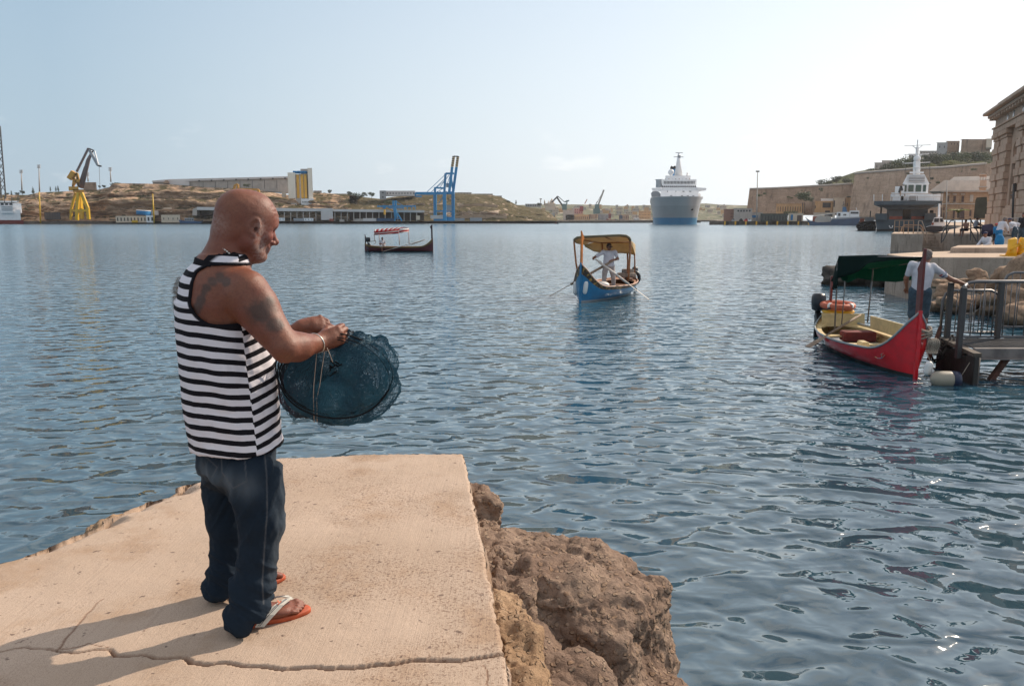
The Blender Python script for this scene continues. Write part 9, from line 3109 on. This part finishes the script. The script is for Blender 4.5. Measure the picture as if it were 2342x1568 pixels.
for c, x0, y0, x1, y1, m, lb in ((cM, 1675, 790, 1795, 830, wht, 'white lorry trailer with small red mark'), (cM, 1910, 795, 2040, 830, navy_l, 'grey lorry trailer under the quay shed'), (cM, 2042, 793, 2160, 830, wht, 'white lorry trailers with dark doors'), (cK, 540, 862, 640, 892, st_gry, 'grey trailer left of the small blue crane'), (cK, 640, 856, 790, 890, wr_, 'cream trailer left of the small blue crane'), (cK, 370, 870, 425, 895, st_gry, 'pale crate on the quay edge'), (cK, 1245, 826, 1290, 875, st_cre, 'cream container beside the blue gantry'), (cK, 1410, 822, 1560, 862, wr_, 'long pale container between the gantry legs'), (cK, 1690, 855, 1800, 885, navy_l, 'row of parked vans right of the gantry'), (cK, 255, 862, 300, 892, rust_o, 'red tractor unit in front of the white bay'), (cK, 1860, 850, 2000, 888, navy_l, 'parked lorries below the terraced hill'), (cJ, 160, 793, 245, 820, wht, 'white lorries by the tan warehouse'), (cJ, 10, 797, 95, 822, MATS['green shed'], 'green trailer on the far quay')):
 shore_box('trailer', lb, 'trailer', c, x0, y0, x1, y1, (YL + 3) if c is not cJ else 790, m, 3, (3, 1, .1, .5) if m is wht else None)
# small blue unloader
bc = mat('crane blue', (0.015, 0.22, 0.44), .45, var=.1, scale=.3)
f = FT('ship_unloader', 'small blue ship unloader crane standing on the covered quay', 'crane', *cK(1010, 890), YL + 2)
crb('tower', bc, cK, 1.1, (985, 720), (985, 655)); crb('tower', bc, cK, 1.1, (1012, 720), (1012, 655)); crb('boom', bc, cK, 0.83, (800, 720), (1240, 718)); crb('boom', bc, cK, 0.62, (870, 740), (1100, 738)); crb('mast', bc, cK, 1.7, (1000, 720), (1015, 850)); crb('leg', bc, cK, 0.83, (1020, 800), (1000, 888)); crb('leg', bc, cK, 0.83, (1030, 800), (1085, 888)); crb('leg', bc, cK, 0.52, (1010, 860), (1075, 860)); crb('stay', bc, cK, 0.26, (1012, 660), (1100, 715)); crb('conveyor', yo, cK, 0.68, (900, 735), (985, 775)); crb('chute', MATS['orange pipe'], cK, 1.0, (885, 755), (885, 815))
for x in (1100, 1145, 1195, 1238): crb('strut', bc, cK, 0.42, (x, 718), (x, 755))
f.box('hopper', hb, *rr_(cK, 795, 855, 995, 888), d=6); f.box('machine_room', bc, *rr_(cK, 868, 708, 900, 740), d=4)
# blue ship to shore gantry
f = FT('gantry_crane', 'tall blue container gantry crane with its striped boom raised', 'crane', *cK(1565, 888), YL + 4)
for x, d_ in ((1462, 10), (1570, -4), (1668, 4)):
 crb('leg', bc, cK, 1.9, (x, 560), (x + 2, 885), dY=d_)
crb('leg', bc, cK, 1.3, (1462, 505), (1462, 570), dY=10); crb('sill_beam', bc, cK, 1.9, (1455, 868), (1680, 868)); crb('sill_beam', bc, cK, 1.1, (1455, 850), (1680, 852)); crb('cross_beam', bc, cK, 1.5, (1455, 572), (1680, 566)); crb('cross_beam', bc, cK, 0.99, (1455, 508), (1565, 512)); crb('rear_girder', bc, cK, 1.6, (1240, 572), (1455, 572)); crb('rear_girder', bc, cK, 0.84, (1235, 565), (1240, 605), (1310, 608)); crb('cross_beam', bc, cK, 0.7, (1462, 772), (1668, 780))
crb('a_frame', bc, cK, 1.3, (1568, 570), (1582, 345)); crb('a_frame', bc, cK, 1.1, (1582, 345), (1680, 345)); crb('a_frame', bc, cK, 0.99, (1640, 345), (1672, 560), dY=4)
for a, b_ in (((1370, 555), (1575, 362)), ((1420, 555), (1570, 430)), ((1470, 505), (1570, 410)), ((1520, 500), (1625, 360)), ((1600, 470), (1640, 350)), ((1500, 690), (1560, 600)), ((1480, 560), (1562, 510))): crb('stay', bc, cK, 0.31, a, b_)
for x0, x1, d_ in ((1624, 1658, -3), (1668, 1708, 5)): crb('boom_girder', bc, cK, 1.5, (x0, 560), (x1, 270), dY=d_)
bk2 = mat('boom brown', (0.05, 0.03, 0.02), .6); yw = mat('boom cream', (0.60, 0.42, 0.22), .6)
for x0, x1, d_ in ((1658, 1676, -3), (1708, 1724, 5)):
 for k in range(10):
  a, b_ = k / 10, (k + 1) / 10; crb('boom_stripe', bk2 if k % 2 else yw, cK, 1.5, (x0 + (x1 - x0) * a, 270 - 122 * a), (x0 + (x1 - x0) * b_, 270 - 122 * b_), dY=d_)
crb('boom_tip', bk2, cK, 0.63, (1676, 148), (1728, 150)); f.box('machine_house', navy_l, *rr_(cK, 1590, 455, 1650, 500), dY=1, d=5); f.box('cab', pk, *rr_(cK, 1582, 612, 1600, 640), d=3); f.box('spreader', navy_l, *rr_(cK, 1590, 705, 1650, 765), dY=2, d=4)
for x in (1490, 1520, 1590, 1615, 1640): crb('hanger', bc, cK, 0.49, (x, 570), (x, 545))
# plateau buildings
shore_box('building', 'white flat roofed office block with grey end wall on the ridge', 'building', cK, 832, 542, 1235, 600, 566, wr_, 12, (12, 1, .35, .25)); shore_box('building', 'grey end wall of the white office block', 'building', cK, 830, 540, 900, 640, 562, navy_l, 6, (1, 2, .25, .25))
for a in ((1680, 560, 1880, 585, 'low pale building right of the gantry on the plateau'), (1885, 575, 2122, 605, 'long flat building at the end of the plateau'), (2122, 598, 2225, 640, 'stepped pale terrace at the end of the plateau'), (270, 575, 490, 600, 'low wall and huts on the ridge right of the silo'), (70, 540, 165, 560, 'low pale roof behind the silo')): shore_box('building', a[4], 'building', cK, *a[:4], 590, st_gry, 10, (6, 1, .2, .4))
# terraced retaining walls on the right part of the hill
for k, (x0, x1, y0, y1) in enumerate(((1745, 2180, 685, 755), (1690, 2250, 755, 812), (1680, 2285, 812, 860))):
 f = FT('retaining_wall', ('upper', 'middle', 'lowest')[k] + ' terrace wall of the rounded hill by the gantry', 'retaining wall', *cK((x0 + x1) / 2, y1), 540 - 10 * k)
 f.poly('wall', stone_material('terrace stone %d' % k, (0.40, 0.27, 0.18), (0.46, 0.32, 0.225), 0, .5, .2, .5, .1), [cK(x0, y1), cK(x0, y0 + 22), cK((x0 + x1) / 2 - 30, y0), cK(x1, y0 + 18), cK(x1, y1)], 0, 10)
# cranes at the head of the harbour
gc = mat('faded green crane', (0.10, 0.17, 0.16), .6)
f = FT('dock_crane', 'faded green dockyard crane with its jib bent down at the head of the harbour', 'crane', *cJ(685, 700), 900)
crb('tower', gc, cJ, 5, (685, 640), (685, 705)); crb('jib', stl, cJ, 1.8, (672, 670), (605, 570)); crb('jib', stl, cJ, 1.6, (615, 560), (550, 625)); crb('tie', stl, cJ, .7, (615, 558), (690, 625)); crb('arm', gc, cJ, 1.5, (690, 620), (735, 605)); crb('post', gc, cJ, 1.2, (710, 650), (712, 600))
f = FT('dock_crane', 'green dockyard crane with a single raised jib left of the cruise ship', 'crane', *cJ(1025, 745), 890)
crb('tower', gc, cJ, 7, (1025, 745), (1025, 690)); crb('tower', gc, cJ, 4.5, (1028, 690), (1030, 645)); crb('jib', st_gry, cJ, 1.7, (1040, 660), (1103, 492)); crb('tie', stl, cJ, .8, (1020, 640), (1035, 615)); crb('tie', st_gry, cJ, .5, (1035, 618), (1100, 500))
f = FT('dock_crane', 'small red derrick at the head of the harbour', 'crane', *cJ(860, 720), 930)
crb('post', MATS['coaster red'], cJ, 4, (865, 720), (865, 665)); crb('jib', MATS['pink render'], cJ, 1, (900, 640), (925, 592))
f = FT('lamp_mast', 'slender lamp mast in front of the far warehouses', 'light mast', *cJ(435, 822), 790); f.tube('pole', st_gry, [cJ(435, 822), cJ(434, 590)], .5); f.bars('lamp_bar', st_gry, [(cJ(422, 588), cJ(446, 588))], .9)
f = FT('rowing_skiff', 'tiny skiff with two standing rowers far out in the centre', 'boat', 1273, 511.5, 470); f.poly('hull', stl, [(1267, 510.8), (1280, 510.8), (1278, 512), (1269, 512)], 0, 1); f.tube('rower', MATS['black clothing'], [(1275, 511), (1275, 508), (1275, 507)], [.3, .4, .2]); f.tube('rower', MATS['coaster red'], [(1271, 511), (1271, 509), (1271, 508.5)], [.3, .4, .2])
# ================================================================== summer haze
hz_ = MB(); hz_.box((0, 1200, 70), (4200, 3200, 150))
hm_ = bpy.data.materials.new('haze air'); hm_.use_nodes = True
hn = hm_.node_tree.nodes; hn.clear()
vo_ = hn.new('ShaderNodeVolumePrincipled'); vo_.inputs['Density'].default_value = 0.00010; vo_.inputs['Color'].default_value = (0.93, 0.95, 1, 1); vo_.inputs['Anisotropy'].default_value = 0.5
ho_ = hn.new('ShaderNodeOutputMaterial'); hm_.node_tree.links.new(vo_.outputs[0], ho_.inputs['Volume'])
if HAZE:
 hz_.build('haze', hm_, None, kind='stuff')
